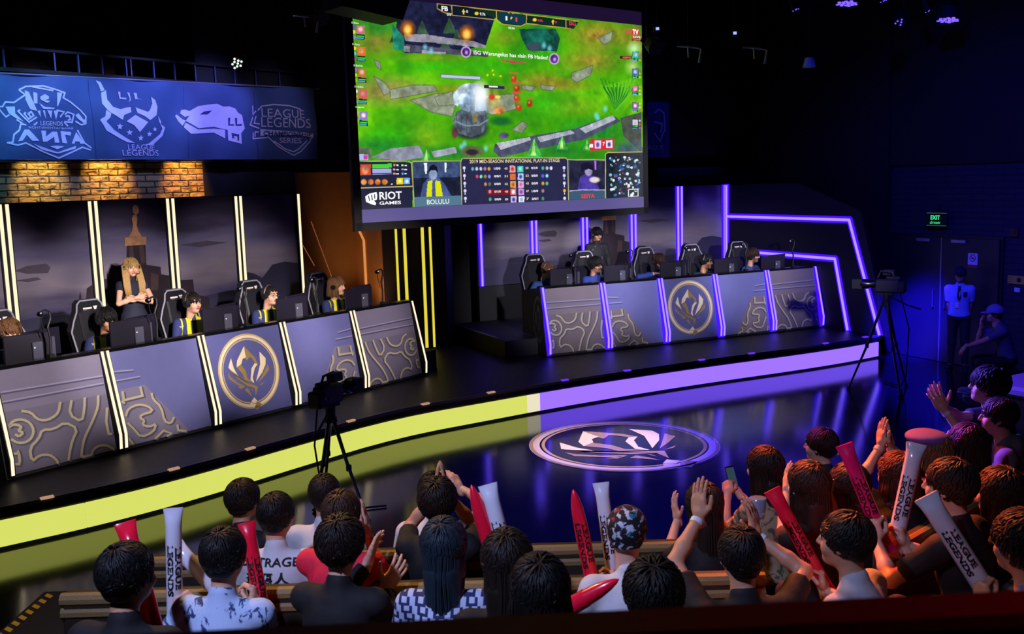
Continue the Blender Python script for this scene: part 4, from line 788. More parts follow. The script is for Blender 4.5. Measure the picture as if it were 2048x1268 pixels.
# ------------------------------------------------------------------ desk equipment
def monitor_proto():
    r = empty('monitor', (0, 0, 0), 0)
    MB().box((0, 0, .0), (.50, .03, .31), bev=.008).build('shell', mat('monitor_back', '1d1a28', .35), r)
    MB().box((0, .017, .0), (.48, .004, .29)).build('display', glow('monitor_face', '5a6a90', .5), r)
    MB().box((.09, -.035, -.06), (.11, .03, .24), bev=.006).build('stand', mat('stand_grey', '4a4a5c', .4), r)
    MB().box((.09, -.04, -.205), (.20, .18, .012)).build('foot', M_gloss, r)
    MB().box((.055, -.053, .0), (.012, .008, .016)).build('lamp', glow('small_lamp', 'e8e8ff', 1.), r)
    return r
mp_ = monitor_proto(); first = True
def place_mon(loc, rz, label, grp):
    global first
    o = mp_ if first else copy_tree(mp_); first = False
    put(o, loc, rz); tag(o, label, 'monitor', grp)
ORD = ['first', 'second', 'third', 'fourth', 'fifth']
for k, s in enumerate((.30, 1.53, 2.80, 3.98, 5.24)):
    p = LW(s + .26, .50, 1.68); place_mon(p, AL + R_(-6), f'front dark monitor of the {ORD[k]} seat from the left end of the left desk', 'monitors on the left desk')
    p = LW(s + .52, .70, 1.68); place_mon(p, AL + R_(14), f'rear monitor of the {ORD[k]} seat from the left end of the left desk', 'monitors on the left desk')
for k, s in enumerate((.33, 1.37, 2.52, 3.68, 4.74)):
    p = RW(s + .24, .50, 1.675 - .01 * k); place_mon(p, AR + R_(-6), f'front dark monitor of the {ORD[k]} seat from the left end of the right desk', 'monitors on the right desk')
    p = RW(s + .50, .70, 1.675 - .01 * k); place_mon(p, AR + R_(14), f'rear monitor of the {ORD[k]} seat from the left end of the right desk', 'monitors on the right desk')
def webcam_proto():
    r = empty('webcam', (0, 0, 0), 0)
    MB().box((0, 0, .02), (.06, .06, .04)).build('clamp', M_black, r)
    MB().tube([(0, 0, .03), (.01, 0, .25), (-.01, 0, .40), (.03, .0, .52), (.025, .0, .60), (-.02, .0, .635), (-.06, .01, .61)], .014, 8).build('gooseneck', M_blk2, r)
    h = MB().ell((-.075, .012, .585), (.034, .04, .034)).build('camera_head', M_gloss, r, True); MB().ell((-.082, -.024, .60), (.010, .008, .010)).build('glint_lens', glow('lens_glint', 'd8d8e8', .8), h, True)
    MB().tube([(-.07, .01, .56), (-.065, .01, .46), (-.03, .01, .3)], .005, 6).build('cable', M_black, r)
    return r
wp = webcam_proto(); fw_ = True
for fr_, an, SS, sd in ((LW, AL, (.70, 2.0, 3.30, 4.50, 5.78), 'left'), (RW, AR, (.68, 1.78, 2.98, 4.2, 5.28), 'right')):
    for k, s in enumerate(SS):
        o = wp if fw_ else copy_tree(wp); fw_ = False
        put(o, fr_(s, .285, 1.574), an); o.scale = (1, 1, .82); tag(o, f'gooseneck webcam by the {ORD[k]} seat from the left end of the {sd} desk', 'webcam', f'webcams on the {sd} desk')
def chair_proto():
    r = empty('gaming_chair', (0, 0, 0), 0)
    # local frame: sitter looks along -y, base on the floor at the origin
    prof = [(-.27, .52), (-.29, .75), (-.31, .95), (-.25, 1.08), (-.19, 1.18), (-.165, 1.27), (-.12, 1.31), (.12, 1.31), (.165, 1.27), (.19, 1.18), (.25, 1.08), (.31, .95), (.29, .75), (.27, .52)]
    def by(z): return .20 + (z - .5) * .22
    MB().prism([(x, by(z) - .05, z) for x, z in prof], (0, .10, .01)).build('backrest', mat('chair_black', '18181d', .4), r)
    MB().box((0, by(.9) - .06, .9), (.36, .05, .6), Matrix.Rotation(R_(-12), 3, 'X'), bev=.02).build('back_cushion', mat('chair_cushion', '1f1f25', .45), r)
    MB().tube([(x, by(z) - .052, z) for x, z in prof], .011, 6).build('piping', mat('chair_piping', '9a9aa8', .35), r)
    b = MB(); f_ = lambda x, y: (x, by(1.20) - .062 + (y - 1.2) * .22, y)
    b.poly([f_(x, y) for x, y in ((.10, 1.235), (.04, 1.235), (.055, 1.17), (.075, 1.19))]); b.poly([f_(x, y) for x, y in ((.02, 1.225), (-.10, 1.225), (-.10, 1.205), (.02, 1.205))]); b.poly([f_(x, y) for x, y in ((-.03, 1.195), (-.10, 1.195), (-.10, 1.18), (-.03, 1.18))])
    b.build('badge', mat('badge_white', 'e6dcd8', .5), r)
    MB().box((0, -.02, .44), (.5, .5, .11), bev=.04).build('seat', mat('chair_black', '18181d', .4), r)
    for x in (-.29, .29):
        a = MB().box((x, -.02, .66), (.09, .26, .03), bev=.01).box((x, .02, .55), (.035, .06, .2)).build('armrest', M_blk2, r)
    MB().cyl((0, 0, .08), (0, 0, .40), .03).build('gas_lift', M_grey, r)
    st = MB()
    for k in range(5):
        a = k * 2 * math.pi / 5; st.tube([(0, 0, .11), (.28 * math.cos(a), .28 * math.sin(a), .075)], [.03, .02], 8); st.ell((.28 * math.cos(a), .28 * math.sin(a), .032), (.03, .03, .032), nu=10, nv=6)
    st.build('star_base', M_blk2, r)
    return r
cp = chair_proto(); fc = True
LS = (.68, 1.80, 3.03, 4.28, 5.56); RS = (.52, 1.52, 2.82, 3.86, 4.95)
for fr_, an, SS, sd, cl in ((LW, AL, LS, 'left', 'yellow and navy'), (RW, AR, RS, 'right', 'blue')):
    for k, s in enumerate(SS):
        o = cp if fc else copy_tree(cp); fc = False
        put(o, fr_(s + (.08 if sd == 'left' else .02), 1.16 if sd == 'left' else 1.2, PLAT + .001), an + R_(4)); tag(o, f'black gaming chair with pale piping, {ORD[k]} seat from the left end behind the {sd} desk', 'chair', f'gaming chairs behind the {sd} desk')
# ------------------------------------------------------------------ figures: implicit surfaces meshed into one skin
def nets(f, o, h):
    s = f < 0
    c = np.zeros(tuple(n - 1 for n in f.shape), np.int8)
    for i in (0, 1):
        for j in (0, 1):
            for k in (0, 1):
                c += s[i:f.shape[0] - 1 + i, j:f.shape[1] - 1 + j, k:f.shape[2] - 1 + k]
    mk = (c > 0) & (c < 8); idx = np.full(mk.shape, -1, np.int64); cells = np.argwhere(mk); idx[mk] = np.arange(len(cells))
    pos = np.zeros((len(cells), 3)); cnt = np.zeros(len(cells))
    cor = [(i, j, k) for i in (0, 1) for j in (0, 1) for k in (0, 1)]
    for a in cor:
        for ax in range(3):
            if a[ax]: continue
            b = list(a); b[ax] = 1
            fa = f[cells[:, 0] + a[0], cells[:, 1] + a[1], cells[:, 2] + a[2]]; fb = f[cells[:, 0] + b[0], cells[:, 1] + b[1], cells[:, 2] + b[2]]
            cr = (fa < 0) != (fb < 0); t = np.where(cr, fa / np.where(cr, fa - fb, 1), 0)
            p = np.array(a, float)[None, :] + t[:, None] * (np.array(b, float) - np.array(a, float))[None, :]
            pos += np.where(cr[:, None], p, 0); cnt += cr
    V = np.array(o) + h * (cells + pos / cnt[:, None])
    F = []
    for ax in range(3):
        u, v = (ax + 1) % 3, (ax + 2) % 3
        sl0 = [slice(None)] * 3; sl1 = [slice(None)] * 3; sl0[ax] = slice(0, -1); sl1[ax] = slice(1, None)
        d = s[tuple(sl0)] != s[tuple(sl1)]
        e = np.argwhere(d); e = e[(e[:, u] > 0) & (e[:, v] > 0) & (e[:, u] < f.shape[u] - 1) & (e[:, v] < f.shape[v] - 1)]
        ins = s[e[:, 0], e[:, 1], e[:, 2]]
        q = []
        for du, dv in ((-1, -1), (0, -1), (0, 0), (-1, 0)):
            g = e.copy(); g[:, u] += du; g[:, v] += dv; q.append(idx[g[:, 0], g[:, 1], g[:, 2]])
        q = np.stack(q, 1); q[~ins] = q[~ins][:, ::-1]; F.append(q)
    return V, np.concatenate(F)
def sdf(prims, h):
    "prims: ('c',a,b,ra,rb,k) round cone, ('f',...) flat ended cone, ('e',c,radii,k[,M]) ellipsoid, ('-',c,radii,k[,M]) carved ellipsoid, ('p',pt,normal) cut"
    lo = np.full(3, 1e9); hi = -lo
    for p in prims:
        if p[0] in 'cf':
            for q in (p[1], p[2]): r = max(p[3], p[4]); lo = np.minimum(lo, np.array(q) - r); hi = np.maximum(hi, np.array(q) + r)
        elif p[0] == 'e': r = max(p[2]) if len(p) > 4 else np.array(p[2]); lo = np.minimum(lo, np.array(p[1]) - r); hi = np.maximum(hi, np.array(p[1]) + r)
    lo -= 3 * h; hi += 3 * h; n = np.ceil((hi - lo) / h).astype(int) + 1
    f = np.full(tuple(n), .3, np.float64)
    for p in prims:
        if p[0] == 'p':
            g = np.stack(np.meshgrid(*[lo[i] + h * np.arange(n[i]) for i in range(3)], indexing='ij'), -1)
            f = np.maximum(f, (g - np.array(p[1])) @ np.array(p[2])); continue
        k = p[5] if p[0] in 'cf' else p[3]
        if p[0] in 'cf':
            a, b = np.array(p[1], float), np.array(p[2], float); r = max(p[3], p[4]); l, m = np.minimum(a, b) - r, np.maximum(a, b) + r
        else:
            c = np.array(p[1], float); r = max(p[2]); l, m = c - r, c + r
        pad = k + 2.5 * h
        i0 = np.clip(np.floor((l - pad - lo) / h).astype(int), 0, n - 1); i1 = np.clip(np.ceil((m + pad - lo) / h).astype(int) + 1, 1, n)
        sl = tuple(slice(x, y) for x, y in zip(i0, i1))
        g = np.stack(np.meshgrid(*[lo[i] + h * np.arange(i0[i], i1[i]) for i in range(3)], indexing='ij'), -1)
        if p[0] in 'cf':
            ba = b - a; L2 = ba @ ba + 1e-12; t = ((g - a) @ ba) / L2; tc = np.clip(t, 0, 1)
            d = np.linalg.norm(g - a - tc[..., None] * ba, axis=-1) - (p[3] + (p[4] - p[3]) * tc)
            if p[0] == 'f':
                L = math.sqrt(L2); w = np.linalg.norm(g - a - t[..., None] * ba, axis=-1) - (p[3] + (p[4] - p[3]) * tc); d = np.maximum(w, np.maximum(-t, t - 1) * L)
        else:
            q = g - c
            if len(p) > 4: q = q @ np.array(p[4])
            rr_ = np.array(p[2]); k0 = np.linalg.norm(q / rr_, axis=-1); k1 = np.linalg.norm(q / rr_ ** 2, axis=-1) + 1e-9; d = k0 * (k0 - 1) / k1
        fs = f[sl]
        if p[0] == '-':
            d = -d; hh = np.clip(.5 - .5 * (d - fs) / k * -1, 0, 1) if False else None
            e = np.maximum(k - np.abs(fs - d), 0) / k; f[sl] = np.maximum(fs, d) + e * e * k * .25
        else:
            e = np.maximum(k - np.abs(fs - d), 0) / k; f[sl] = np.minimum(fs, d) - e * e * k * .25
    return nets(f, lo, h)
def rotm(yaw=0., pitch=0., roll=0.):
    return np.array(Matrix.Rotation(yaw, 3, 'Z') @ Matrix.Rotation(pitch, 3, 'X') @ Matrix.Rotation(roll, 3, 'Y'))

SKIN = [mat('skin_fair', 'e2ac8e', .5, bump=.05, bscale=300), mat('skin_tan', 'cf9672', .5, bump=.05, bscale=300), mat('skin_deep', 'b27a58', .5, bump=.05, bscale=300)]
M_eye = mat('eye_white', 'e8e2dc', .25); M_iris = mat('iris', '20140e', .2); M_lip = mat('lip', 'a85a50', .45); M_brow = mat('brow', '2a1c14', .8); M_nail = mat('nail', 'e0b4a0', .3)
HEADS = {}
def head_t(fem):
    "head in its own frame: centre at the origin, face along +y; returns verts, faces, material index"
    if fem in HEADS: return HEADS[fem]
    j = .92 if fem else 1.
    P = [('e', (0, -.016, .03), (.077, .096, .088), .02), ('e', (0, .022, -.045), (.060 * j, .068, .072), .04), ('e', (0, .064, -.088), (.024 * j, .022, .018), .03),
         ('e', (.040, .058, -.028), (.026, .024, .024), .03), ('e', (-.040, .058, -.028), (.026, .024, .024), .03),
         ('e', (0, .078, .046), (.052, .016, .014), .025),
         ('-', (.032, .098, .014), (.019, .016, .011), .010), ('-', (-.032, .098, .014), (.019, .016, .011), .010),
         ('c', (0, .086, .022), (0, .108, -.020), .0075, .0115, .010), ('e', (.012, .096, -.024), (.008, .010, .007), .008), ('e', (-.012, .096, -.024), (.008, .010, .007), .008),
         ('e', (.031, .078, .014), (.0135, .0125, .012), .003), ('e', (-.031, .078, .014), (.0135, .0125, .012), .003),
         ('e', (0, .084, -.050), (.024, .011, .006), .006), ('e', (0, .083, -.061), (.020, .011, .006), .006), ('-', (0, .099, -.0555), (.022, .010, .0018), .003),
         ('e', (.080, -.006, -.004), (.009, .019, .030), .008), ('e', (-.080, -.006, -.004), (.009, .019, .030), .008), ('-', (.090, -.003, -.002), (.006, .010, .017), .006), ('-', (-.090, -.003, -.002), (.006, .010, .017), .006),
         ('c', (0, -.025, -.04), (0, -.038, -.17), .050 * j, .053 * j, .03)]
    V, F = sdf(P, .0048)
    c = V[F].mean(1); mi = np.zeros(len(F), np.int32); x = np.abs(c[:, 0]); y = c[:, 1]; z = c[:, 2]
    de = np.hypot((x - .031) / .0135, (z - .014) / .0075)
    mi[(de < 1.0) & (y > .074)] = 1; mi[(np.hypot(x - .031, z - .014) < .0062) & (y > .074)] = 2
    mi[(z < -.044) & (z > -.067) & (x < .024) & (y > .080)] = 3
    mi[(np.abs(z - .038 - .004 * np.cos(x * 60)) < .0055) & (x > .013) & (x < .052) & (y > .06)] = 4
    HEADS[fem] = (V, F, mi); return HEADS[fem]
HANDS = {}
def hand_t(kind):
    "right hand: wrist at the origin, fingers along +y, back of the hand +z, thumb at -x"
    if kind in HANDS: return HANDS[kind]
    P = [('e', (0, .045, 0), (.041, .055, .0165), .01), ('c', (0, -.03, 0), (0, .02, 0), .026, .027, .015), ('c', (-.028, .03, -.004), (-.022, .075, 0), .013, .011, .012), ('c', (.026, .03, -.004), (.030, .078, 0), .013, .010, .012)]
    spread = {'flat': .05, 'open': .13, 'grip': .02, 'relax': .05}[kind]; curl = {'flat': (.10, .12, .10), 'open': (.12, .22, .2), 'grip': (1.05, 1.05, .7), 'relax': (.35, .5, .4)}[kind]
    for i, (x, y, L, r) in enumerate(((-.030, .088, .074, .0088), (-.010, .094, .082, .0092), (.011, .091, .076, .0088), (.030, .082, .060, .0078))):
        p = np.array((x, y - .012, 0.)); yaw = -(i - 1.5) * spread; a = 0.; seg = (.46, .30, .24)
        for q in range(3):
            a -= curl[q] * (1 + .06 * i)
            d = np.array((-math.sin(yaw) * math.cos(a), math.cos(yaw) * math.cos(a), math.sin(a))); e = p + d * (L * seg[q] + (.014 if q == 0 else 0))
            P.append(('c', p, e, r * (1 - .09 * q), r * (1 - .09 * (q + 1)), .004 if q else .009)); p = e
    th = {'flat': [(-.024, .018, -.004), (-.052, .044, -.010), (-.060, .074, -.012), (-.062, .095, -.012)], 'open': [(-.024, .018, -.004), (-.054, .040, -.012), (-.076, .062, -.016), (-.088, .080, -.018)],
          'grip': [(-.024, .018, -.008), (-.046, .040, -.026), (-.040, .066, -.044), (-.022, .080, -.050)], 'relax': [(-.024, .018, -.004), (-.050, .042, -.016), (-.056, .070, -.026), (-.050, .090, -.032)]}[kind]
    for q in range(3): P.append(('c', th[q], th[q + 1], (.0150, .0112, .0098)[q], (.0112, .0098, .0085)[q], .008 if q == 0 else .004))
    HANDS[kind] = sdf(P, .0036); return HANDS[kind]
def unit(v): v = np.array(v, float); return v / (np.linalg.norm(v) + 1e-9)
def elbow(S, W, l1, l2, hint):
    d = W - S; L = np.linalg.norm(d); L2 = min(L, (l1 + l2) * .995); u = d / (L + 1e-9); W2 = S + u * L2
    a = (l1 * l1 - l2 * l2 + L2 * L2) / (2 * L2); hh = math.sqrt(max(l1 * l1 - a * a, 0))
    n = np.array(hint, float); n = n - u * (n @ u); n = unit(n); return S + u * a + n * hh, W2
def locks(n, fnpath, seed, w=.016, th=.005):
    "many flat tapering tufts; fnpath(rng) gives a list of (point, normal)"
    r = np.random.default_rng(seed); Vs = []; Fs = []; o = 0
    for _ in range(n):
        pth = fnpath(r)
        if pth is None: continue
        P = np.array([p for p, _ in pth]); N = np.array([q for _, q in pth]); k = len(P)
        T = np.gradient(P, axis=0); T /= np.linalg.norm(T, axis=1)[:, None] + 1e-9; B = np.cross(T, N); B /= np.linalg.norm(B, axis=1)[:, None] + 1e-9
        t = np.linspace(0, 1, k); ww = w * r.uniform(.6, 1.25) * np.sqrt(np.clip(1.02 - t ** 2.2, 0.01, 1)) * (.55 + .45 * np.minimum(1, t * 4)); hh = th * np.clip(1.05 - t, .1, 1)
        ring = np.stack([P + B * ww[:, None], P + N * hh[:, None], P - B * ww[:, None], P - N * hh[:, None]], 1).reshape(-1, 3)
        Vs.append(ring); i = np.arange(k - 1)[:, None] * 4 + np.arange(4)[None, :]; j = np.arange(k - 1)[:, None] * 4 + (np.arange(4)[None, :] + 1) % 4
        Fs.append(np.stack([i, j, j + 4, i + 4], -1).reshape(-1, 4) + o); o += len(ring)
    return np.concatenate(Vs), np.concatenate(Fs)
EC, ER = np.array((0, -.018, .030)), np.array((.086, .106, .098))
def escalp(d, g=0.): d = unit(d); return EC + d * (ER + g), unit(d / ER)
def hair_t(style, seed):
    r0 = np.random.default_rng(seed); part = r0.uniform(-.5, .5)
    big = {'short': 0., 'crop': -.004, 'full': .010, 'bob': .008, 'long': .006, 'bun': .004}[style]
    low = {'short': -.045, 'crop': -.03, 'full': -.055, 'bob': -.10, 'long': -.10, 'bun': -.05}[style]
    P = [('e', EC, tuple(ER + big - .002), .01)]
    if style in ('bob', 'long'): P += [('c', (.058, -.03, 0), (.066, -.03, -.10), .032, .028, .03), ('c', (-.058, -.03, 0), (-.066, -.03, -.10), .032, .028, .03), ('c', (0, -.075, 0), (0, -.085, -.10), .055, .05, .03)]
    if style == 'long': P += [('c', (.035, -.085, -.08), (.045, -.115, -.30), .045, .028, .03), ('c', (-.035, -.085, -.08), (-.045, -.115, -.30), .045, .028, .03), ('c', (0, -.09, -.08), (0, -.12, -.32), .05, .03, .03)]
    else: P += [('e', (0, -.062, -.035), (.062, .045, .05), .03)]
    if style == 'bun': P += [('e', (0, -.125, .03), (.036, .034, .034), .01)]
    P += [('-', (0, .125, -.035 if style in ('short', 'crop', 'full') else -.015), (.082, .085, .098), .012)]
    if style in ('short', 'crop', 'full', 'bun'): P += [('-', (.098, .030, -.045), (.035, .052, .062), .01), ('-', (-.098, .030, -.045), (.035, .052, .062), .01), ('-', (0, -.02, -.17), (.2, .2, .105 if style != 'full' else .09), .01)]
    V, F = sdf(P, .007)
    cw = unit((.15 * part, -.35, .95))
    def path(r):
        for _ in range(30):
            d = unit(r.normal(size=3) * (1, 1, .9) + (0, -.1, .35))
            p0, _n = escalp(d)
            t = d - cw * (d @ cw); 
            if np.linalg.norm(t) < .05: t = unit(np.cross(cw, r.normal(size=3)))
            t = unit(t + np.array((part * .5, 0, 0)) * (1 if d[1] > 0 else 0) + r.normal(size=3) * .07)
            L = r.uniform(.5, .85) if style != 'crop' else r.uniform(.3, .5); out = []; ok = True
            for q in range(6):
                a = L * q / 5; dd = unit(d * math.cos(a) + unit(t - d * (t @ d)) * math.sin(a))
                p, nn = escalp(dd, big + .004 + .006 * math.sin(math.pi * q / 5) + (.012 if style == 'full' else .004) * (q / 5) * r.uniform(.0, 1.)); out.append((p, nn))
            e = out[-1][0]; m = out[3][0]
            fr = e[1] > .035
            if fr and e[2] < {'full': .056, 'short': .072, 'crop': .076}.get(style, .086): ok = False
            if not fr and e[2] < low + .012: ok = False
            if not fr and abs(e[0]) > .06 and e[1] > -.012 and e[2] < .005: ok = False
            if fr and abs(e[0]) > .055 and e[2] < .03: ok = False
            if ok: return out
        return None
    V2, F2 = locks(1050, path, seed + 1, .0058 if style != 'crop' else .005, .0018)
    Vs, Fs = [V, V2], [F, F2 + len(V)]
    if style in ('long', 'bob'):
        Lz = -.33 if style == 'long' else -.115
        def hang(r):
            a = r.uniform(-2.55, 2.55); rad = r.uniform(.9, 1.06); out = []
            for q in range(7):
                t = q / 6; z = .06 + (Lz + r.uniform(-.03, .02) * (1 if q == 6 else 0) - .06) * t
                w_ = .094 + .012 * t if style == 'bob' else .094 + .0 * t
                x = math.sin(a) * w_ * rad * (1 - (.32 * t if style == 'long' else 0)); y = -.02 - math.cos(a) * (.108 + .02 * t) * rad - (.02 * t if style == 'long' else 0)
                if a * a > 4: y = min(y, .05)
                out.append(((x + .004 * math.sin(9 * t + a * 5), y, z), unit((math.sin(a), -math.cos(a), .1))))
            return out
        V3, F3 = locks(620, hang, seed + 2, .005, .0024); Fs.append(F3 + sum(len(v) for v in Vs)); Vs.append(V3)
    return np.concatenate(Vs), np.concatenate(Fs)
def hairmat(name, col, hi=.35):
    if name in MATS: return MATS[name]
    m = mat(name, col, .55, spec=.4); nt = m.node_tree; b = nt.nodes['Principled BSDF']
    tc = nt.nodes.new('ShaderNodeTexCoord'); mp = nt.nodes.new('ShaderNodeMapping'); mp.inputs['Scale'].default_value = (120, 120, 16)
    n = nt.nodes.new('ShaderNodeTexNoise'); n.inputs['Scale'].default_value = 1.; n.inputs['Detail'].default_value = 3
    bp = nt.nodes.new('ShaderNodeBump'); bp.inputs['Strength'].default_value = .35; bp.inputs['Distance'].default_value = .003
    nt.links.new(tc.outputs['Object'], mp.inputs[0]); nt.links.new(mp.outputs[0], n.inputs['Vector']); nt.links.new(n.outputs['Fac'], bp.inputs['Height']); nt.links.new(bp.outputs['Normal'], b.inputs['Normal'])
    mx = nt.nodes.new('ShaderNodeMix'); mx.data_type = 'RGBA'; c = lin(col); mx.inputs['A'].default_value = tuple(x * .55 for x in c[:3]) + (1,); mx.inputs['B'].default_value = tuple(min(1, x * 1.5) for x in c[:3]) + (1,)
    nt.links.new(n.outputs['Fac'], mx.inputs['Factor']); nt.links.new(mx.outputs['Result'], b.inputs['Base Color'])
    return m
H_blk = hairmat('black_hair', '0e0b0a'); H_brn = hairmat('brown_hair', '3a2416'); H_lbr = hairmat('light_brown_hair', '7a5434'); H_bld = hairmat('blond_hair', 'b08c52'); H_dkb = hairmat('dark_brown_hair', '1c120c'); H_red = hairmat('auburn_hair', '502414'); H_teal = hairmat('blue_tinted_hair', '1c2a34')
def cloth(name, col, **k): return mat(name, col, k.pop('rough', .8), bump=.8, bscale=9, **k)
def jersey(name, base, stripe):
    "dark cloth with two upright coloured stripes on the chest and pale marks"
    if name in MATS: return MATS[name]
    m = cloth(name, base); nt = m.node_tree; b = nt.nodes['Principled BSDF']
    tc = nt.nodes.new('ShaderNodeTexCoord'); sp = nt.nodes.new('ShaderNodeSeparateXYZ'); nt.links.new(tc.outputs['Object'], sp.inputs[0])
    def M(op, a, v): 
        q = nt.nodes.new('ShaderNodeMath'); q.operation = op
        for i, s in enumerate((a, v)):
            if s is None: continue
            if isinstance(s, (int, float)): q.inputs[i].default_value = s
            else: nt.links.new(s, q.inputs[i])
        return q.outputs[0]
    ax = M('ABSOLUTE', sp.outputs['X'], None)
    band = M('MULTIPLY', M('GREATER_THAN', ax, .028), M('LESS_THAN', ax, .100)); band2 = M('MULTIPLY', M('GREATER_THAN', ax, .152), M('LESS_THAN', ax, .172))
    fr = M('GREATER_THAN', sp.outputs['Y'], -.01)
    fac = M('MULTIPLY', M('MAXIMUM', band, band2), fr)
    mx = nt.nodes.new('ShaderNodeMix'); mx.data_type = 'RGBA'; mx.inputs['A'].default_value = lin(base); mx.inputs['B'].default_value = lin(stripe)
    nt.links.new(fac, mx.inputs['Factor']); nt.links.new(mx.outputs['Result'], b.inputs['Base Color'])
    return m
def splash(name, base, ink, scale, thr):
    if name in MATS: return MATS[name]
    m = cloth(name, base); nt = m.node_tree; b = nt.nodes['Principled BSDF']
    tc = nt.nodes.new('ShaderNodeTexCoord'); n = nt.nodes.new('ShaderNodeTexNoise'); n.inputs['Scale'].default_value = scale; n.inputs['Detail'].default_value = 5; n.inputs['Roughness'].default_value = .65; n.inputs['Distortion'].default_value = 1.2
    cr = nt.nodes.new('ShaderNodeValToRGB'); cr.color_ramp.elements[0].position = thr; cr.color_ramp.elements[1].position = thr + .025; cr.color_ramp.elements[0].color = lin(base); cr.color_ramp.elements[1].color = lin(ink)
    nt.links.new(tc.outputs['Object'], n.inputs['Vector']); nt.links.new(n.outputs['Fac'], cr.inputs[0]); nt.links.new(cr.outputs[0], b.inputs['Base Color'])
    return m
def fret(name, base, ink):
    "blocky zigzag weave"
    if name in MATS: return MATS[name]
    m = cloth(name, base); nt = m.node_tree; b = nt.nodes['Principled BSDF']
    tc = nt.nodes.new('ShaderNodeTexCoord'); sp = nt.nodes.new('ShaderNodeSeparateXYZ'); nt.links.new(tc.outputs['Object'], sp.inputs[0])
    def M(op, a, v, w=None):
        q = nt.nodes.new('ShaderNodeMath'); q.operation = op
        for i, s in enumerate((a, v, w)):
            if s is None: continue
            if isinstance(s, (int, float)): q.inputs[i].default_value = s
            else: nt.links.new(s, q.inputs[i])
        return q.outputs[0]
    x, z = sp.outputs['X'], sp.outputs['Z']
    st = M('FLOOR', M('MULTIPLY', z, 30.), None); xx = M('ADD', M('MULTIPLY', x, 26.), M('MULTIPLY', st, .33))
    a = M('LESS_THAN', M('FRACT', xx, None), .36); c = M('LESS_THAN', M('FRACT', M('MULTIPLY', z, 30.), None), .34); d = M('GREATER_THAN', M('FRACT', M('MULTIPLY', xx, .5), None), .5)
    fac = M('MAXIMUM', a, M('MULTIPLY', c, d))
    mx = nt.nodes.new('ShaderNodeMix'); mx.data_type = 'RGBA'; mx.inputs['A'].default_value = lin(base); mx.inputs['B'].default_value = lin(ink)
    nt.links.new(fac, mx.inputs['Factor']); nt.links.new(mx.outputs['Result'], b.inputs['Base Color']); return m
M_hs = mat('headset_black', '1c1c22', .3); M_hs2 = mat('headset_grey', '6a6a74', .35, .3)
T_dark = cloth('dark_trousers', '14151c'); S_shoe = mat('dark_shoe', '1a1a20', .6)

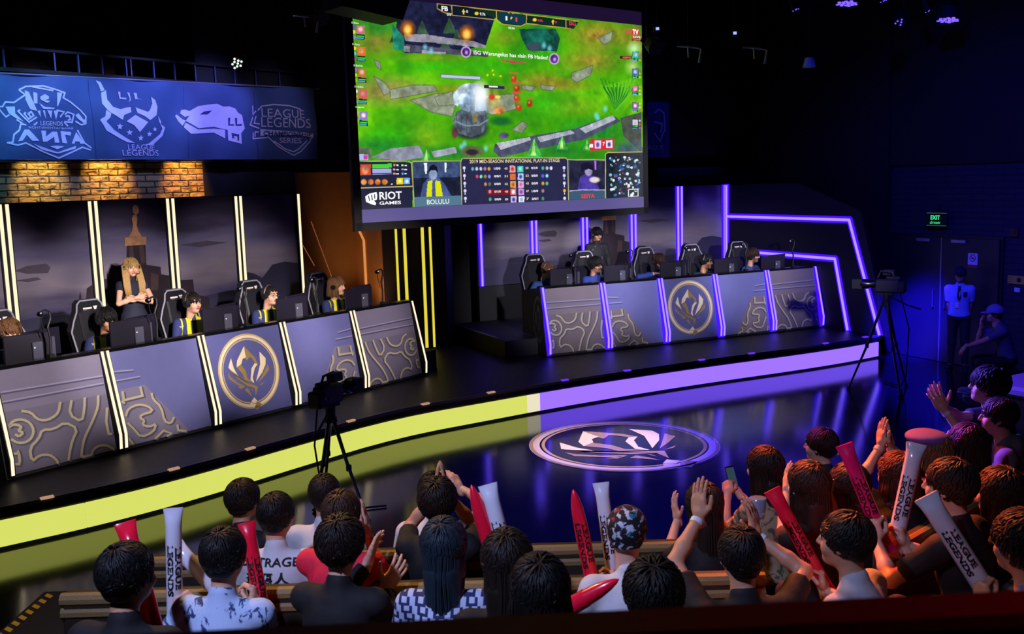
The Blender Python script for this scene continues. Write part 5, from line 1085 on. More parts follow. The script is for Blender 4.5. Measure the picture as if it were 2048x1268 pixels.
def person(label, head, yaw, floor, mode='sit', seat=None, lean=.12, hyaw=0., hpit=0., hroll=0., hands=None, skin=0, hair=('short', H_blk), top=None, sleeve='short', legs=T_dark, shoes=S_shoe, fem=False, sc=1., headset=False, glasses=False, group=None, cat='person', knee=.0, detail=True, lanyard=False, tie=False, legx=.10, seat_low=False, hood=None):
    """head: world point of the head centre; yaw: direction faced (0 = +y world, counter-clockwise); floor: z of the ground under the feet.
    hands: {'L': (x, y, z relative to the head centre in the person's frame, finger direction, back-of-hand direction, kind[, elbow hint])}"""
    u = np.array((0, math.sin(lean), math.cos(lean))); v = np.array((0, math.cos(lean), -math.sin(lean))); X = np.array((1., 0, 0))
    tl = .50 * sc
    HR = rotm(hyaw, hpit, hroll)
    un = unit(u + np.array((0, .0, .35)))
    off = u * tl + un * .185 * sc + np.array((0, .035, 0))          # pelvis -> head centre
    hw = Vector(head); Rz = Matrix.Rotation(yaw, 3, 'Z')
    base = hw - Rz @ Vector((0, off[1], 0)); hz = hw.z - floor
    root = empty('person', (base.x, base.y, floor), yaw, label, cat, group)
    Hc = np.array((0, off[1], hz)); P = Hc - off; N = P + u * tl; wd = .9 if fem else 1.
    S = {s: N - u * .05 * sc + X * (.172 * wd * sc * (1 if s == 'R' else -1)) + v * .012 for s in 'LR'}
    k = .03
    body = [('e', P + u * .02, (.160, .112, .12), .04), ('e', P + u * .17, (.132 * wd, .095, .15), .05), ('e', P + u * .34 * sc, (.158 * wd, .104, .165), .05),
            ('c', S['L'] * .92 + N * .08, S['R'] * .92 + N * .08, .055, .055, .05), ('c', N + u * .02, Hc + HR @ np.array((0, -.03, -.09)), .056 * wd, .050 * wd, .03)]
    shirt = [('e', P + u * .03, (.172, .126, .12), .05), ('e', P + u * .17, (.152 * wd, .114, .16), .05), ('e', P + u * .34 * sc, (.174 * wd, .122, .165), .05), ('c', S['L'] * .95 + N * .05, S['R'] * .95 + N * .05, .066, .066, .05), ('c', N - u * .03, N + u * .035, .080 * wd, .062 * wd, .03)]
    if hood: shirt += [('e', N - v * .075 - u * .01, (.10, .055, .075), .03)]
    arms = {}; hV, hF = [], []
    for s in 'LR':
        sg = 1 if s == 'R' else -1
        spec = (hands or {}).get(s)
        if spec is None:
            W = (P + np.array((sg * .13, .34, .10))) if mode == 'sit' else P + np.array((sg * .24, .05, -.20))
            spec = (None, (0, 1, -.1) if mode == 'sit' else (0, .15, -1), (0, .1, 1) if mode == 'sit' else (sg, 0, 0), 'relax')
        else: W = Hc + np.array(spec[0])
        hint = spec[4] if len(spec) > 4 else (sg * .5, -.4, -.8)
        E, W = elbow(S[s], W, .285 * sc, .255 * sc, hint); arms[s] = (E, W)
        body += [('c', S[s], E, .046 * wd, .038 * wd, .02), ('c', E, E + (W - E) * .35, .039 * wd, .037 * wd, .015), ('c', E + (W - E) * .35, W, .037 * wd, .025, .02)]
        if sleeve == 'short': shirt += [('c', S[s], S[s] + (E - S[s]) * .3, .064 * wd, .062 * wd, .03), ('f', S[s] + (E - S[s]) * .15, S[s] + (E - S[s]) * .72, .062 * wd, .060 * wd, .012)]
        elif sleeve == 'long': shirt += [('c', S[s], E, .062 * wd, .056 * wd, .03), ('c', E, E + (W - E) * .2, .056 * wd, .052, .02), ('f', E, E + (W - E) * .93, .056 * wd, .042, .012)]
        elif sleeve == 'cap': shirt += [('f', S[s] - (E - S[s]) * .1, S[s] + (E - S[s]) * .32, .062 * wd, .060 * wd, .012)]
        Vh, Fh = hand_t(spec[3]); Vh = Vh * sc * (.93 if fem else 1.); 
        if s == 'L': Vh = Vh * np.array((-1, 1, 1)); Fh = Fh[:, ::-1]
        fy = unit(spec[1]); bz_ = np.array(spec[2], float); bz_ = unit(bz_ - fy * (bz_ @ fy)); bx = np.cross(fy, bz_)
        hV.append(W + Vh @ np.stack([bx, fy, bz_])); hF.append(Fh)
    trous = [('e', P + u * .0, (.170, .124, .12), .05)]
    for s in 'LR':
        sg = 1 if s == 'R' else -1; hip = P + np.array((sg * .088, .0, -.02))
        if mode == 'sit': kn = np.array((sg * legx * 1.35, P[1] + .42 * sc, max(P[2] - .03 + knee, .12))); an_ = np.array((sg * legx * 1.3, kn[1] + .03, .085)); 
        else: kn = np.array((sg * .10, P[1] + .02, P[2] * .52)); an_ = np.array((sg * .11, P[1] - .01, .085))
        if mode == 'sit' and kn[2] - an_[2] < .33:
            an_ = np.array((sg * legx * 1.3, kn[1] - (.28 if kn[2] < .3 else .10), .085))
        body += [('c', hip, kn, .078, .054, .03), ('c', kn, an_, .052, .034, .02), ('c', an_, an_ + np.array((sg * .02, .13, -.045)), .034, .028, .02)]
        trous += [('c', hip, kn, .090, .066, .03), ('f', kn - (an_ - kn) * .02, kn + (an_ - kn) * .95, .064, .052, .03), ('e', kn, (.066, .066, .066), .02)]
        b = MB(); M_ = Matrix.Rotation(-sg * .12, 3, 'Z'); ac = Vector(an_)
        b.ell(ac + Vector((sg * .01, .07, -.035)), (.047, .135, .045), M_, 14, 8); b.cur = 1; b.box(ac + Vector((sg * .01, .07, -.074)), (.088, .265, .022), M_, bev=.01)
        b.build('shoe', [shoes, mat('pale_sole', 'b8b4bc', .6) if shoes is not S_shoe else mat('dark_sole', '26262a', .7)], root, True, 60)
    V, F = sdf(body, .0125); hv, hf, hm = head_t(fem); hv = Hc + hv * sc @ HR.T
    Vs = [V, hv] + hV; Fs = [F, hf] + hF; o = 0; FF = []; mi = []
    for i, (a, f_) in enumerate(zip(Vs, Fs)):
        FF.append(f_ + o); o += len(a); mi.append(hm if i == 1 else np.zeros(len(f_), np.int32))
    npmesh('body', np.concatenate(Vs), np.concatenate(FF), [SKIN[skin], M_eye, M_iris, M_lip, M_brow], root, np.concatenate(mi))
    sV, sF = sdf(shirt, .0125); so = npmesh('shirt', sV, sF, top, root)
    if legs is not None: tV, tF = sdf(trous, .016); npmesh('trousers', tV, tF, legs, root)
    if hair:
        hV2, hF2 = hair_t(hair[0], sum(map(ord, label)) % 9973); npmesh('hair', Hc + (hV2 * sc) @ HR.T, hF2, hair[1], root)
    def hp(x, y, z): return tuple(Hc + HR @ (np.array((x, y, z)) * sc))
    if headset:
        b = MB(); b.tube([hp(.098 * math.sin(a), -.01, .015 + .118 * math.cos(a)) for a in np.linspace(-1.5, 1.5, 13)], .012, 8, flat=.6); ho = b.build('headset', M_hs2, root, True)
        for sg in (1, -1):
            b = MB(); b.cyl(hp(sg * .078, -.008, -.002), hp(sg * .112, -.008, -.002), .045, .038, 14); b.build('ear_cup', M_hs, ho)
        b = MB(); b.tube([hp(-.100, .0, -.02), hp(-.098, .05, -.055), hp(-.065, .10, -.068), hp(-.035, .112, -.066)], .004, 6); b.ell(hp(-.032, .113, -.066), (.010, .010, .010)); b.build('microphone', M_hs, ho)
    if glasses:
        b = MB()
        for sg in (1, -1):
            b.tube([hp(sg * (.033 + .023 * math.cos(t)), .100, .012 + .016 * math.sin(t)) for t in np.linspace(0, 6.283, 13)], .0022, 5); b.tube([hp(sg * .056, .098, .016), hp(sg * .080, .0, .012)], .002, 5)
        b.tube([hp(-.010, .102, .016), hp(.010, .102, .016)], .002, 5); b.build('glasses', M_hs, root)
    root['_s'] = 0; del root['_s']
    return dict(root=root, H=Hc, HR=HR, P=P, N=N, u=u, v=v, S=S, arms=arms, shirt=so, yaw=yaw, base=base, floor=floor, hp=hp)
def world(pp, q): return Vector((pp['base'].x, pp['base'].y, pp['floor'])) + Matrix.Rotation(pp['yaw'], 3, 'Z') @ Vector(q)
def wristband(pp, s, m):
    E, W = pp['arms'][s]; d = W - E; MB().cyl(E + d * .84, E + d * .93, .031, n=16).build('wristband', m, pp['root'])
def onto(obj, mb_items, name, m, parent, origin, xdir, ydir, ndir, lift=.008):
    "lays flat letters on a garment: items are (text, x, y, w, h, bold) in the plane at origin, pushed along -ndir until they meet the cloth"
    from mathutils.bvhtree import BVHTree
    me = obj.data; bv = BVHTree.FromPolygons([v.co for v in me.vertices], [tuple(p.vertices) for p in me.polygons])
    o = Vector(origin); xd, yd, nd = Vector(xdir).normalized(), Vector(ydir).normalized(), Vector(ndir).normalized()
    def f(x, y):
        p = o + xd * x + yd * y; h = bv.ray_cast(p + nd * .35, -nd, .7)
        return (h[0] + nd * lift) if h[0] is not None else p
    b = MB()
    for t in mb_items: letter(b, t[0], (t[1], t[2]), f, w=t[3], h=t[4], bold=t[5])
    return b.build(name, m, parent)

# ------------------------------------------------------------------ players and coaches on the stage
JL = jersey('navy_yellow_jersey', '2b346c', 'e2dc10'); JR = cloth('blue_jersey', '34508f'); JRd = cloth('dark_blue_jersey', '1e2c4c'); JRn = cloth('royal_blue_jersey', '2c4398')
M_wmk = mat('white_mark', 'e4e4ec', .7)
def marks(pp, items):
    o = pp['P'] + pp['u'] * .44 + pp['v'] * .25
    onto(pp['shirt'], items, 'print', M_wmk, pp['root'], o, (-1, 0, 0), pp['u'], pp['v'])
KB = {'L': ((-.20, .34, -.46), (.25, 1, -.05), (0, .1, 1), 'relax'), 'R': ((.20, .36, -.46), (-.25, 1, -.05), (0, .1, 1), 'relax')}
def seatp(fr_, an, s, z, label, grp, **k):
    q = fr_(s, 1.05, z)
    k.setdefault('hands', KB); k.setdefault('hyaw', .38)
    return person(label, q, an + math.pi + k.pop('turn', .35) - .62, PLAT, 'sit', headset=True, sc=1.12, group=grp, **k)
gl, grr = 'seated players of the yellow team', 'seated players of the blue team'
a = seatp(LW, AL, .66, 1.80, 'player with a brown fringe at the left photo edge, half hidden by a monitor', gl, hair=('full', H_lbr), top=JL, lean=.22, hpit=-.12, turn=.15)
a = seatp(LW, AL, 1.83, 1.79, 'player with glasses and black hair seated in front of the blond woman', gl, hair=('full', H_blk), glasses=True, top=JL, lean=.2, hpit=-.12, skin=1, turn=.25); marks(a, [('PLAY', -.02, -.10, .10, .022, .01), ('TEAM', -.20, .06, .06, .02, .01)])
a = seatp(LW, AL, 3.05, 1.86, 'short dark haired player, third seat of the yellow and navy team', gl, hair=('short', H_dkb), top=JL, lean=.14, hpit=-.05); marks(a, [('PLAY', -.03, -.08, .11, .024, .01), ('TEAM', -.21, .04, .06, .02, .01)])
a = seatp(LW, AL, 4.32, 1.82, 'player with glasses and swept back dark hair, fourth seat of the yellow team', gl, hair=('crop', H_dkb), glasses=True, top=JL, lean=.16, hpit=-.08, turn=.4); marks(a, [('PLAY', -.03, -.08, .11, .024, .01), ('TEAM', -.21, .04, .06, .02, .01)])
a = seatp(LW, AL, 5.60, 1.82, 'long haired player nearest the yellow light column, last seat of the yellow team', gl, hair=('bob', H_lbr), top=JL, lean=.12, hpit=-.05, turn=.6); marks(a, [('PLAY', -.03, -.08, .11, .024, .01)])
a = seatp(RW, AR, .54, 1.76, 'balding player with lowered head, leftmost seat of the blue team', grr, hair=('crop', H_lbr), top=JR, lean=.3, hpit=-.35, turn=.5, hands={'L': ((-.22, .30, -.40), (.3, 1, 0), (0, .1, 1), 'relax'), 'R': ((.34, .22, -.38), (-.2, 1, -.1), (0, .1, 1), 'relax')}); marks(a, [('TEAM', -.05, -.05, .08, .02, .01)])
a = seatp(RW, AR, 1.51, 1.79, 'player in a bright blue long sleeved jersey seated before the standing coach', grr, hair=('full', H_blk), top=JRn, sleeve='long', lean=.18, hpit=-.15, skin=1, turn=.65); marks(a, [('TEAM', -.05, -.05, .08, .02, .01)])
a = seatp(RW, AR, 2.83, 1.77, 'curly haired player hiding behind the middle monitor with a folded arm', grr, hair=('full', H_brn), top=JRn, sleeve='long', lean=.28, hpit=-.3, turn=.1, hands={'L': ((-.18, .36, -.42), (.3, 1, 0), (0, .1, 1), 'relax'), 'R': ((.10, .22, -.20), (-1, .3, -.1), (0, .5, 1), 'relax', (1, 0, -.2))})
a = seatp(RW, AR, 3.87, 1.71, 'dark bearded player leaning to a microphone, fourth seat of the blue team', grr, hair=('short', H_blk), top=JRd, lean=.26, hpit=-.1, skin=1, turn=.8); marks(a, [('TEAM', -.05, -.05, .08, .02, .01)])
a = seatp(RW, AR, 4.95, 1.76, 'brown haired player turned to the right, last seat of the blue team', grr, hair=('full', H_brn), top=JR, lean=.16, hpit=-.05, turn=1.0); marks(a, [('TEAM', -.05, -.05, .08, .02, .01), ('TEAM', -.22, .02, .06, .02, .01)])
# coaches
cross = {'L': ((.005, .195, -.415), (1, .1, .12), (.1, 1, .2), 'relax', (-1, -.1, -.6)), 'R': ((-.005, .225, -.385), (-1, -.05, .12), (-.1, 1, .2), 'relax', (1, -.1, -.6))}
wom = person('blond woman with long hair and arms folded standing behind the yellow team', LW(2.86, 2.1, 2.31), AL + math.pi - .35, PLAT, 'stand', lean=.0, hpit=-.12, hyaw=.15, hands=cross, hair=('long', H_bld), top=cloth('black_navy_tee', '1a1c30'), sleeve='cap', fem=True, headset=True)
b = MB()
for sg in (-1, 1):                                              # hair falling in front of the shoulders
    for q in range(9):
        x = sg * (.060 + .009 * q); b.tube([wom['hp'](x * .9, .03 - .006 * q, .04), wom['hp'](x, .05, -.10), wom['hp'](x * 1.06, .105, -.22), wom['hp'](x * .92, .13 + .004 * math.sin(q * 2), -.36 - .015 * (q % 3))], [.010, .012, .012, .004], 6)
b.build('front_hair', H_bld, wom['root'], True)
coach = person('standing coach in a dark jacket and glasses behind the blue team', RW(2.12, 2.1, 2.27), AR + math.pi - .1, PLAT, 'stand', lean=.0, hpit=-.1, hair=('full', H_blk), top=cloth('dark_jacket', '1b1b20'), sleeve='long', headset=True, glasses=True, skin=1, hands={'L': ((-.27, .0, -.80), (0, .1, -1), (-1, 0, 0), 'relax'), 'R': ((.27, .0, -.80), (0, .1, -1), (1, 0, 0), 'relax')})
o_ = coach['P'] + coach['u'] * .34 + coach['v'] * .25
onto(coach['shirt'], [('I', .06, -.12, .012, .26, .02), ('I', -.07, -.12, .012, .26, .02), ('O', -.13, .05, .03, .03, .02)], 'pale_stripe', mat('stripe_grey', '6a6a74', .7), coach['root'], o_, (-1, 0, 0), coach['u'], coach['v'])
# ------------------------------------------------------------------ tiers, benches, rail
M_tier = mat('tier_carpet', '17161b', .9, bump=.2, bscale=120)
def slab(name, P, z0, z1, m): o = MB().prism([(x, y, z0) for x, y in P], (0, 0, z1 - z0)).build(name, m); o['kind'] = 'structure'; return o
slab('floor_tier_front_left', [(-3.45, 5.72), (1.35, 5.72), (1.35, 6.85), (-3.45, 6.85)], .002, .13, M_tier)
slab('floor_tier_second_left', [(-3.40, 4.9), (1.3, 4.9), (1.3, 5.72), (-3.40, 5.72)], .002, .25, M_tier)
slab('floor_tier_third_left', [(-3.36, 3.9), (1.2, 3.9), (1.2, 4.9), (-3.36, 4.9)], .002, .40, M_tier)
slab('floor_tier_rear', [(-3.33, 2.2), (3.4, 2.2), (3.4, 3.3), (1.2, 3.9), (-3.33, 3.9)], .002, .53, M_tier)
DA = R_(43)
def NA(n, a): return Vector((math.sin(DA), -math.cos(DA), 0)) * n + Vector((math.cos(DA), math.sin(DA), 0)) * a
def fan(name, n0, n1, a0, a1, z): slab(name, [tuple(NA(n, a)[:2]) for n, a in ((n0, a0), (n1, a0), (n1, a1), (n0, a1))], .002, z, M_tier)
fan('floor_tier_front_right', -4.2, -3.3, 5.2, 9.2, .10); fan('floor_tier_second_right', -3.3, -2.35, 4.9, 9.2, .27); fan('floor_tier_third_right', -2.35, -.9, 4.55, 9.2, .45)
# hazard tape along the open edge of the tiers
tp = empty('hazard_tape', (0, 0, 0), 0, 'black and yellow striped hazard tape along the tier edge at lower left', 'tape')
M_ty = mat('tape_yellow', 'c9a21c', .6); M_tb = mat('tape_black', '0c0c0c', .6)
b = MB(); zt = .534
def tape(p, q):
    p, q = Vector(p), Vector(q); d = (q - p); n = int(d.length / .085); u_ = d / n; w_ = Vector((-u_.y, u_.x, 0)).normalized() * .032
    for i in range(n):
        a_ = p + u_ * i; b.cur = 0
        b.poly([a_ - w_, a_ + u_ * .5 - w_, a_ + u_ * 1.0 + w_, a_ + u_ * .5 + w_])
    b.cur = 1; b.poly([p - w_ - Vector((0, 0, .001)), q - w_ - Vector((0, 0, .001)), q + w_ - Vector((0, 0, .001)), p + w_ - Vector((0, 0, .001))])
slab('floor_stair_landing', [(-3.40, 5.9), (-2.4, 5.9), (-2.4, 6.84), (-3.40, 6.84)], .13, .50, M_tier)
zt = .503
tape((-3.33, 6.80, zt), (-3.36, 6.0, zt)); tape((-3.30, 6.02, zt), (-2.5, 5.99, zt)); b.build('stripes', [M_ty, M_tb], tp)
M_bench = mat('bench_brown', '2a2115', .7, bump=.2, bscale=60); M_roll = mat('bench_tan', '8a7243', .65, bump=.3, bscale=90)
def bench(p, q, floor, top, label):
    p, q = Vector(p), Vector(q); d = q - p; L_ = d.length; a_ = math.atan2(d.y, d.x)
    r = empty('bench', (p.x, p.y, floor), a_, label, 'bench', 'upholstered benches of the tiered seating')
    h = top - floor
    MB().box((L_ / 2, .0, h * .5 + .08), (L_, .09, h - .16), bev=.02).build('backrest', M_bench, r)
    for z in (h - .035, h - .105):
        MB().tube([(.0, -.02, z), (L_, -.02, z)], .038, 10).build('padded_roll', M_roll, r)
    MB().box((L_ / 2, .27, .38), (L_, .44, .10), bev=.03).build('seat', M_bench, r)
    MB().box((L_ / 2, .25, .165), (L_ - .1, .34, .32)).build('plinth', M_black, r)
bench((-2.3, 5.80), (1.28, 5.80), .13, 1.13, 'front left upholstered bench with two tan rolls along its back')
bench((-2.4, 5.02), (1.28, 5.02), .25, 1.24, 'second left upholstered bench behind the white shirted front row')
bench((-2.3, 4.03), (1.15, 4.03), .40, 1.38, 'third left upholstered bench behind the floral shirt')
bench(NA(-3.2, 5.55), NA(-3.2, 7.4), .10, 1.10, 'front right bench behind the woman with a phone')
bench(NA(-2.46, 4.95), NA(-2.46, 9.0), .27, 1.27, 'second right bench behind the clapping woman with auburn hair')
bench(NA(-1.62, 4.5), NA(-1.62, 7.2), .45, 1.45, 'third right bench behind the man holding two sticks')
rl = empty('balcony_rail', (0, 0, 0), 0, 'dark red topped balcony parapet across the bottom of the photo', 'railing')
ra, rb = Vector((-2.2, 1.135, 0)), Vector((2.2, 1.33, 0)); dd_ = (rb - ra); an_ = math.atan2(dd_.y, dd_.x)
o = MB().box((dd_.length / 2, -.045, 2.72), (dd_.length, .09, .06), bev=.012).build('top_board', mat('rail_red', '5a1620', .55, bump=.1, bscale=30), rl); put(o, ra, an_)
o = MB().box((dd_.length / 2, -.06, 1.345), (dd_.length, .05, 2.69)).build('panel', M_black, rl); put(o, ra, an_)

# ------------------------------------------------------------------ audience
def aud(label, head, yaw, floor, **k):
    k.setdefault('sc', 1.06); k.setdefault('lean', .16); Y = R_(yaw); hd = Vector(head)
    hs = k.pop('reach', None)
    if hs:
        Ri = Matrix.Rotation(-Y, 3, 'Z'); k['hands'] = {s: (tuple(Ri @ (Vector(v[0]) - hd)), tuple(Ri @ Vector(v[1])), tuple(Ri @ Vector(v[2]))) + tuple(v[3:4]) + ((tuple(Ri @ Vector(v[4])),) if len(v) > 4 else ()) for s, v in hs.items()}
    return person(label, head, Y, floor, 'sit', skin=k.pop('skin', random.choice((0, 1, 1))), **k)
T_w = cloth('white_tee', 'd9d6d6'); T_b = cloth('black_tee', '0b0b0e'); T_n = cloth('navy_tee', '1a2340'); T_r = cloth('red_tee', 'e8203f'); T_j = cloth('dark_jacket_cloth', '100f10'); T_g = cloth('light_grey_tee', 'b9b7bd'); T_h = cloth('grey_hoodie', '6a5f68'); T_o = cloth('olive_top', '4c4a34'); T_bg = cloth('beige_top', 'a0906c')
M_wb = mat('paper_wristband', 'e8e8ee', .5)
CL = lambda c, **k: {'L': ((c[0] - .03, c[1], c[2]), (.05, .25, 1), (-1, -.1, 0), 'flat'), 'R': ((c[0] + .04, c[1] + .01, c[2] - .01), (-.05, .25, 1), (1, -.1, 0), 'flat')}
aud('spectator with short brown hair and dark top, front row left under the glowing stage edge', (-1.71, 6.06, 1.38), -8, .13, hair=('short', H_dkb), top=T_j, hyaw=-.3)
a2 = aud('spectator in a white tee with black lettering across the back', (-1.37, 5.5, 1.46), -6, .25, hair=('short', H_blk), top=T_w, hyaw=-.15, skin=0)
onto(a2['shirt'], [('OUTRAGE', -.19, .05, .34, .045, .012), ('損惡人', -.15, -.045, .26, .065, .015)], 'back_lettering', mat('ink', '15151c', .8), a2['root'], a2['P'] + a2['u'] * .42 - a2['v'] * .3, (1, 0, 0), a2['u'], -a2['v'])
aud('front row spectator in white behind the camera tripod leg', (-1.23, 6.18, 1.36), 0, .13, hair=('short', H_dkb), top=T_w, hyaw=.1)
p = aud('clapping spectator in a bright red top with a beaded bracelet', (-.93, 5.12, 1.58), -12, .25, hair=('short', H_brn), top=T_r, reach=CL((-.90, 5.44, 1.37)), skin=0); wristband(p, 'R', M_wb)
aud('dark jacketed spectator with reddish brown hair clapping with open hands', (-.84, 4.56, 1.62), -15, .40, hair=('full', H_dkb), top=T_j, sleeve='long', reach={'L': ((-.78, 4.92, 1.38), (.3, .6, .8), (-1, .2, .2), 'open'), 'R': ((-.68, 4.80, 1.30), (.6, .5, .7), (.6, -.6, .3), 'open')})
aud('spectator in a pale blue shirt with dark floral print', (-1.35, 4.41, 1.64), -10, .40, hair=('short', H_blk), top=splash('floral_shirt', 'b9cdea', '27406a', 11., .555), skin=0, reach={'L': ((-1.63, 4.48, 1.33), (.1, .3, 1), (-1, -.2, .1), 'grip'), 'R': ((-1.33, 4.80, 1.23), (-.1, .3, 1), (1, -.2, .1), 'grip')})
aud('dark jacketed spectator at the lower left corner seen from behind', (-1.55, 3.80, 1.80), -12, .53, hair=('short', H_blk), top=T_j, sleeve='long', hyaw=-.2, reach={'R': ((-1.575, 4.02, 1.52), (-.05, .3, 1), (1, -.2, .1), 'grip')})
aud('front row spectator in white raising a hand beside the face', (-.54, 6.26, 1.33), -4, .13, hair=('short', H_blk), top=T_w, reach={'R': ((-.37, 6.24, 1.36), (-.5, .4, .8), (.8, -.5, .1), 'relax')}, skin=0)
p = aud('spectator in a black tee with both arms raised to clap before the face', (-.46, 5.59, 1.48), -4, .25, hair=('full', H_dkb), top=T_b, reach={'L': ((-.49, 5.84, 1.46), (.05, .2, 1), (-1, -.1, 0), 'flat', (-.55, -.1, -.7)), 'R': ((-.43, 5.84, 1.46), (-.05, .2, 1), (1, -.1, 0), 'flat', (.55, -.1, -.7))}, skin=1); wristband(p, 'R', M_wb)
aud('long haired spectator in a blue and white fret patterned top', (-.34, 4.38, 1.66), -5, .40, hair=('long', H_teal), top=fret('fret_cloth', 'c4cde6', '1c2c58'), fem=True)
aud('spectator with long brown topped hair holding a red and a white stick', (-.05, 3.95, 1.75), -3, .40, hair=('long', H_dkb), top=T_b, fem=True, reach={'R': ((.0, 4.34, 1.41), (-.2, .3, 1), (1, -.2, .1), 'grip'), 'L': ((-.10, 4.34, 1.40), (.2, .3, 1), (-1, -.2, .1), 'grip')})
aud('dark haired spectator low behind the parapet right of the brown topped long hair', (.07, 3.42, 1.84), 0, .53, hair=('bob', H_blk), top=T_b, fem=True)
p = aud('spectator in white with a cap covered in coloured patches', (.53, 4.70, 1.58), 4, .40, hair=None, top=T_w, hyaw=-.25, reach={'L': ((.365, 4.91, 1.18), (.1, .3, 1), (-1, -.2, .1), 'grip'), 'R': ((.51, 5.09, 1.14), (-.1, .3, 1), (1, -.2, .1), 'grip')}, skin=0)
def hat(pp, kind, m, patches=None):
    Hc, HR = pp['H'], pp['HR']
    P_ = [('e', (0, -.016, .040), (.094, .114, .100), .01), ('-', (0, .11, -.06), (.085, .085, .105), .01), ('p', (0, 0, -.02 if kind == 'beanie' else .02), (0, .15, -1.))]
    if kind == 'beanie': P_.insert(1, ('e', (0, -.06, -.03), (.07, .05, .05), .02))
    V_, F_ = sdf(P_, .006); o_ = npmesh('cap', Hc + (V_ * 1.06) @ HR.T, F_, m, pp['root'])
    if kind == 'cap':
        b = MB(); rows = []
        for q in range(9):
            a_ = -1.1 + 2.2 * q / 8; rows.append([pp['hp'](.094 * math.sin(a_), .088 * math.cos(a_) + .0, .045), pp['hp'](.080 * math.sin(a_), .10 * math.cos(a_) + .085 * math.cos(a_ * .9), .025), pp['hp'](.094 * math.sin(a_), .088 * math.cos(a_), .038), pp['hp'](.080 * math.sin(a_), .10 * math.cos(a_) + .085 * math.cos(a_ * .9), .018)])
        vs_ = [v for r in rows for v in r]; fs_ = []
        for q in range(8):
            i = q * 4; fs_ += [(i, i + 4, i + 5, i + 1), (i + 2, i + 3, i + 7, i + 6), (i + 1, i + 5, i + 7, i + 3)]
        b.add(vs_, fs_).build('brim', m, o_, True)
    return o_
def patchmat():
    m = cloth('patched_cap', '14141a'); nt = m.node_tree; b_ = nt.nodes['Principled BSDF']; tc = nt.nodes.new('ShaderNodeTexCoord')
    n = nt.nodes.new('ShaderNodeTexNoise'); n.inputs['Scale'].default_value = 34; n.inputs['Detail'].default_value = 2
    v_ = nt.nodes.new('ShaderNodeTexVoronoi'); v_.inputs['Scale'].default_value = 30
    c1 = nt.nodes.new('ShaderNodeValToRGB'); c1.color_ramp.elements[0].position = .55; c1.color_ramp.elements[1].position = .59
    c2 = nt.nodes.new('ShaderNodeValToRGB'); c2.color_ramp.interpolation = 'CONSTANT'; e = c2.color_ramp.elements; e[0].color = lin('c8ccd8'); e[1].position = .45; e[1].color = lin('8890a8')
    for pos, c in ((.62, '2a7a98'), (.74, 'b02838'), (.84, 'b8b8c0')): k = e.new(pos); k.color = lin(c)
    sp = nt.nodes.new('ShaderNodeSeparateColor'); mx = nt.nodes.new('ShaderNodeMix'); mx.data_type = 'RGBA'; mx.inputs['A'].default_value = lin('121218')
    for s, d in ((tc.outputs['Object'], n.inputs['Vector']), (tc.outputs['Object'], v_.inputs['Vector']), (n.outputs['Fac'], c1.inputs[0]), (v_.outputs['Color'], sp.inputs[0]), (sp.outputs[0], c2.inputs[0]), (c1.outputs[0], mx.inputs['Factor']), (c2.outputs[0], mx.inputs['B']), (mx.outputs['Result'], b_.inputs['Base Color'])): nt.links.new(s, d)
    return m
hat(p, 'beanie', patchmat())
aud('dark haired spectator low behind the parapet below the patched cap', (.50, 3.60, 1.74), 3, .53, hair=('full', H_blk), top=T_b)
aud('long dark haired spectator clapping left of the raised arms', (1.08, 5.62, 1.40), 12, .25, hair=('long', H_dkb), top=T_b, fem=True, reach={'L': ((.99, 5.98, 1.20), (-.2, .2, 1), (-1, -.2, .1), 'open'), 'R': ((1.24, 5.98, 1.20), (-.1, .2, 1), (1, -.3, .1), 'open')}, skin=0)
p = aud('spectator in a black tee with both bare arms raised and paper wristbands', (.98, 4.25, 1.63), 6, .40, hair=('short', H_blk), top=T_b, reach={'L': ((.86, 4.58, 1.70), (.02, .15, 1), (-.75, -.6, .1), 'flat', (-.9, -.5, -.6)), 'R': ((1.13, 4.58, 1.60), (-.1, .2, 1), (.8, -.6, .1), 'open', (.9, -.5, -.6))}, skin=1); wristband(p, 'L', M_wb); wristband(p, 'R', M_wb)
cu = empty('plastic_cup', (1.165, 4.68, 1.70), 0, 'clear plastic cup gripped in the raised right hand of the black tee', 'cup')
MB().tube([(0, 0, -.05), (0, 0, -.045), (0, 0, .05), (0, 0, .052)], [.030, .032, .042, .036], 20).build('wall', mat('clear_plastic', 'b8c8e0', .08, trans=.6), cu, True)
aud('woman with long black hair in a pale checked top looking down at a phone', (1.59, 6.25, 1.43), 25, .10, hair=('long', H_blk), top=splash('checked_top', '9a8e6a', '4a5040', 14., .55), sleeve='cap', fem=True, reach={'L': ((1.42, 6.52, 1.18), (.1, .6, .7), (-.6, -.5, .5), 'grip'), 'R': ((1.50, 6.55, 1.17), (-.4, .5, .7), (.7, -.5, .4), 'grip')}, skin=0, hyaw=.2)
ph = empty('phone', (1.46, 6.60, 1.27), R_(25), 'dark phone held by the woman with long black hair in the front row', 'phone')
MB().box((0, 0, 0), (.072, .010, .145), Matrix.Rotation(R_(-25), 3, 'X'), bev=.004).build('case', M_gloss, ph); MB().box((0, -.007, .0), (.064, .002, .13), Matrix.Rotation(R_(-25), 3, 'X')).build('display', glow('phone_face', '3a5a6a', .5), ph)
p = aud('long dark haired spectator with two pale hair pins behind the tilted red stick', (1.59, 5.31, 1.60), 25, .27, hair=('long', H_dkb), top=T_b, fem=True, reach={'L': ((1.58, 5.66, 1.46), (.1, .4, 1), (-1, -.2, .1), 'flat'), 'R': ((1.74, 5.62, 1.52), (-.6, .6, .5), (.6, -.4, .6), 'flat')}, skin=0)
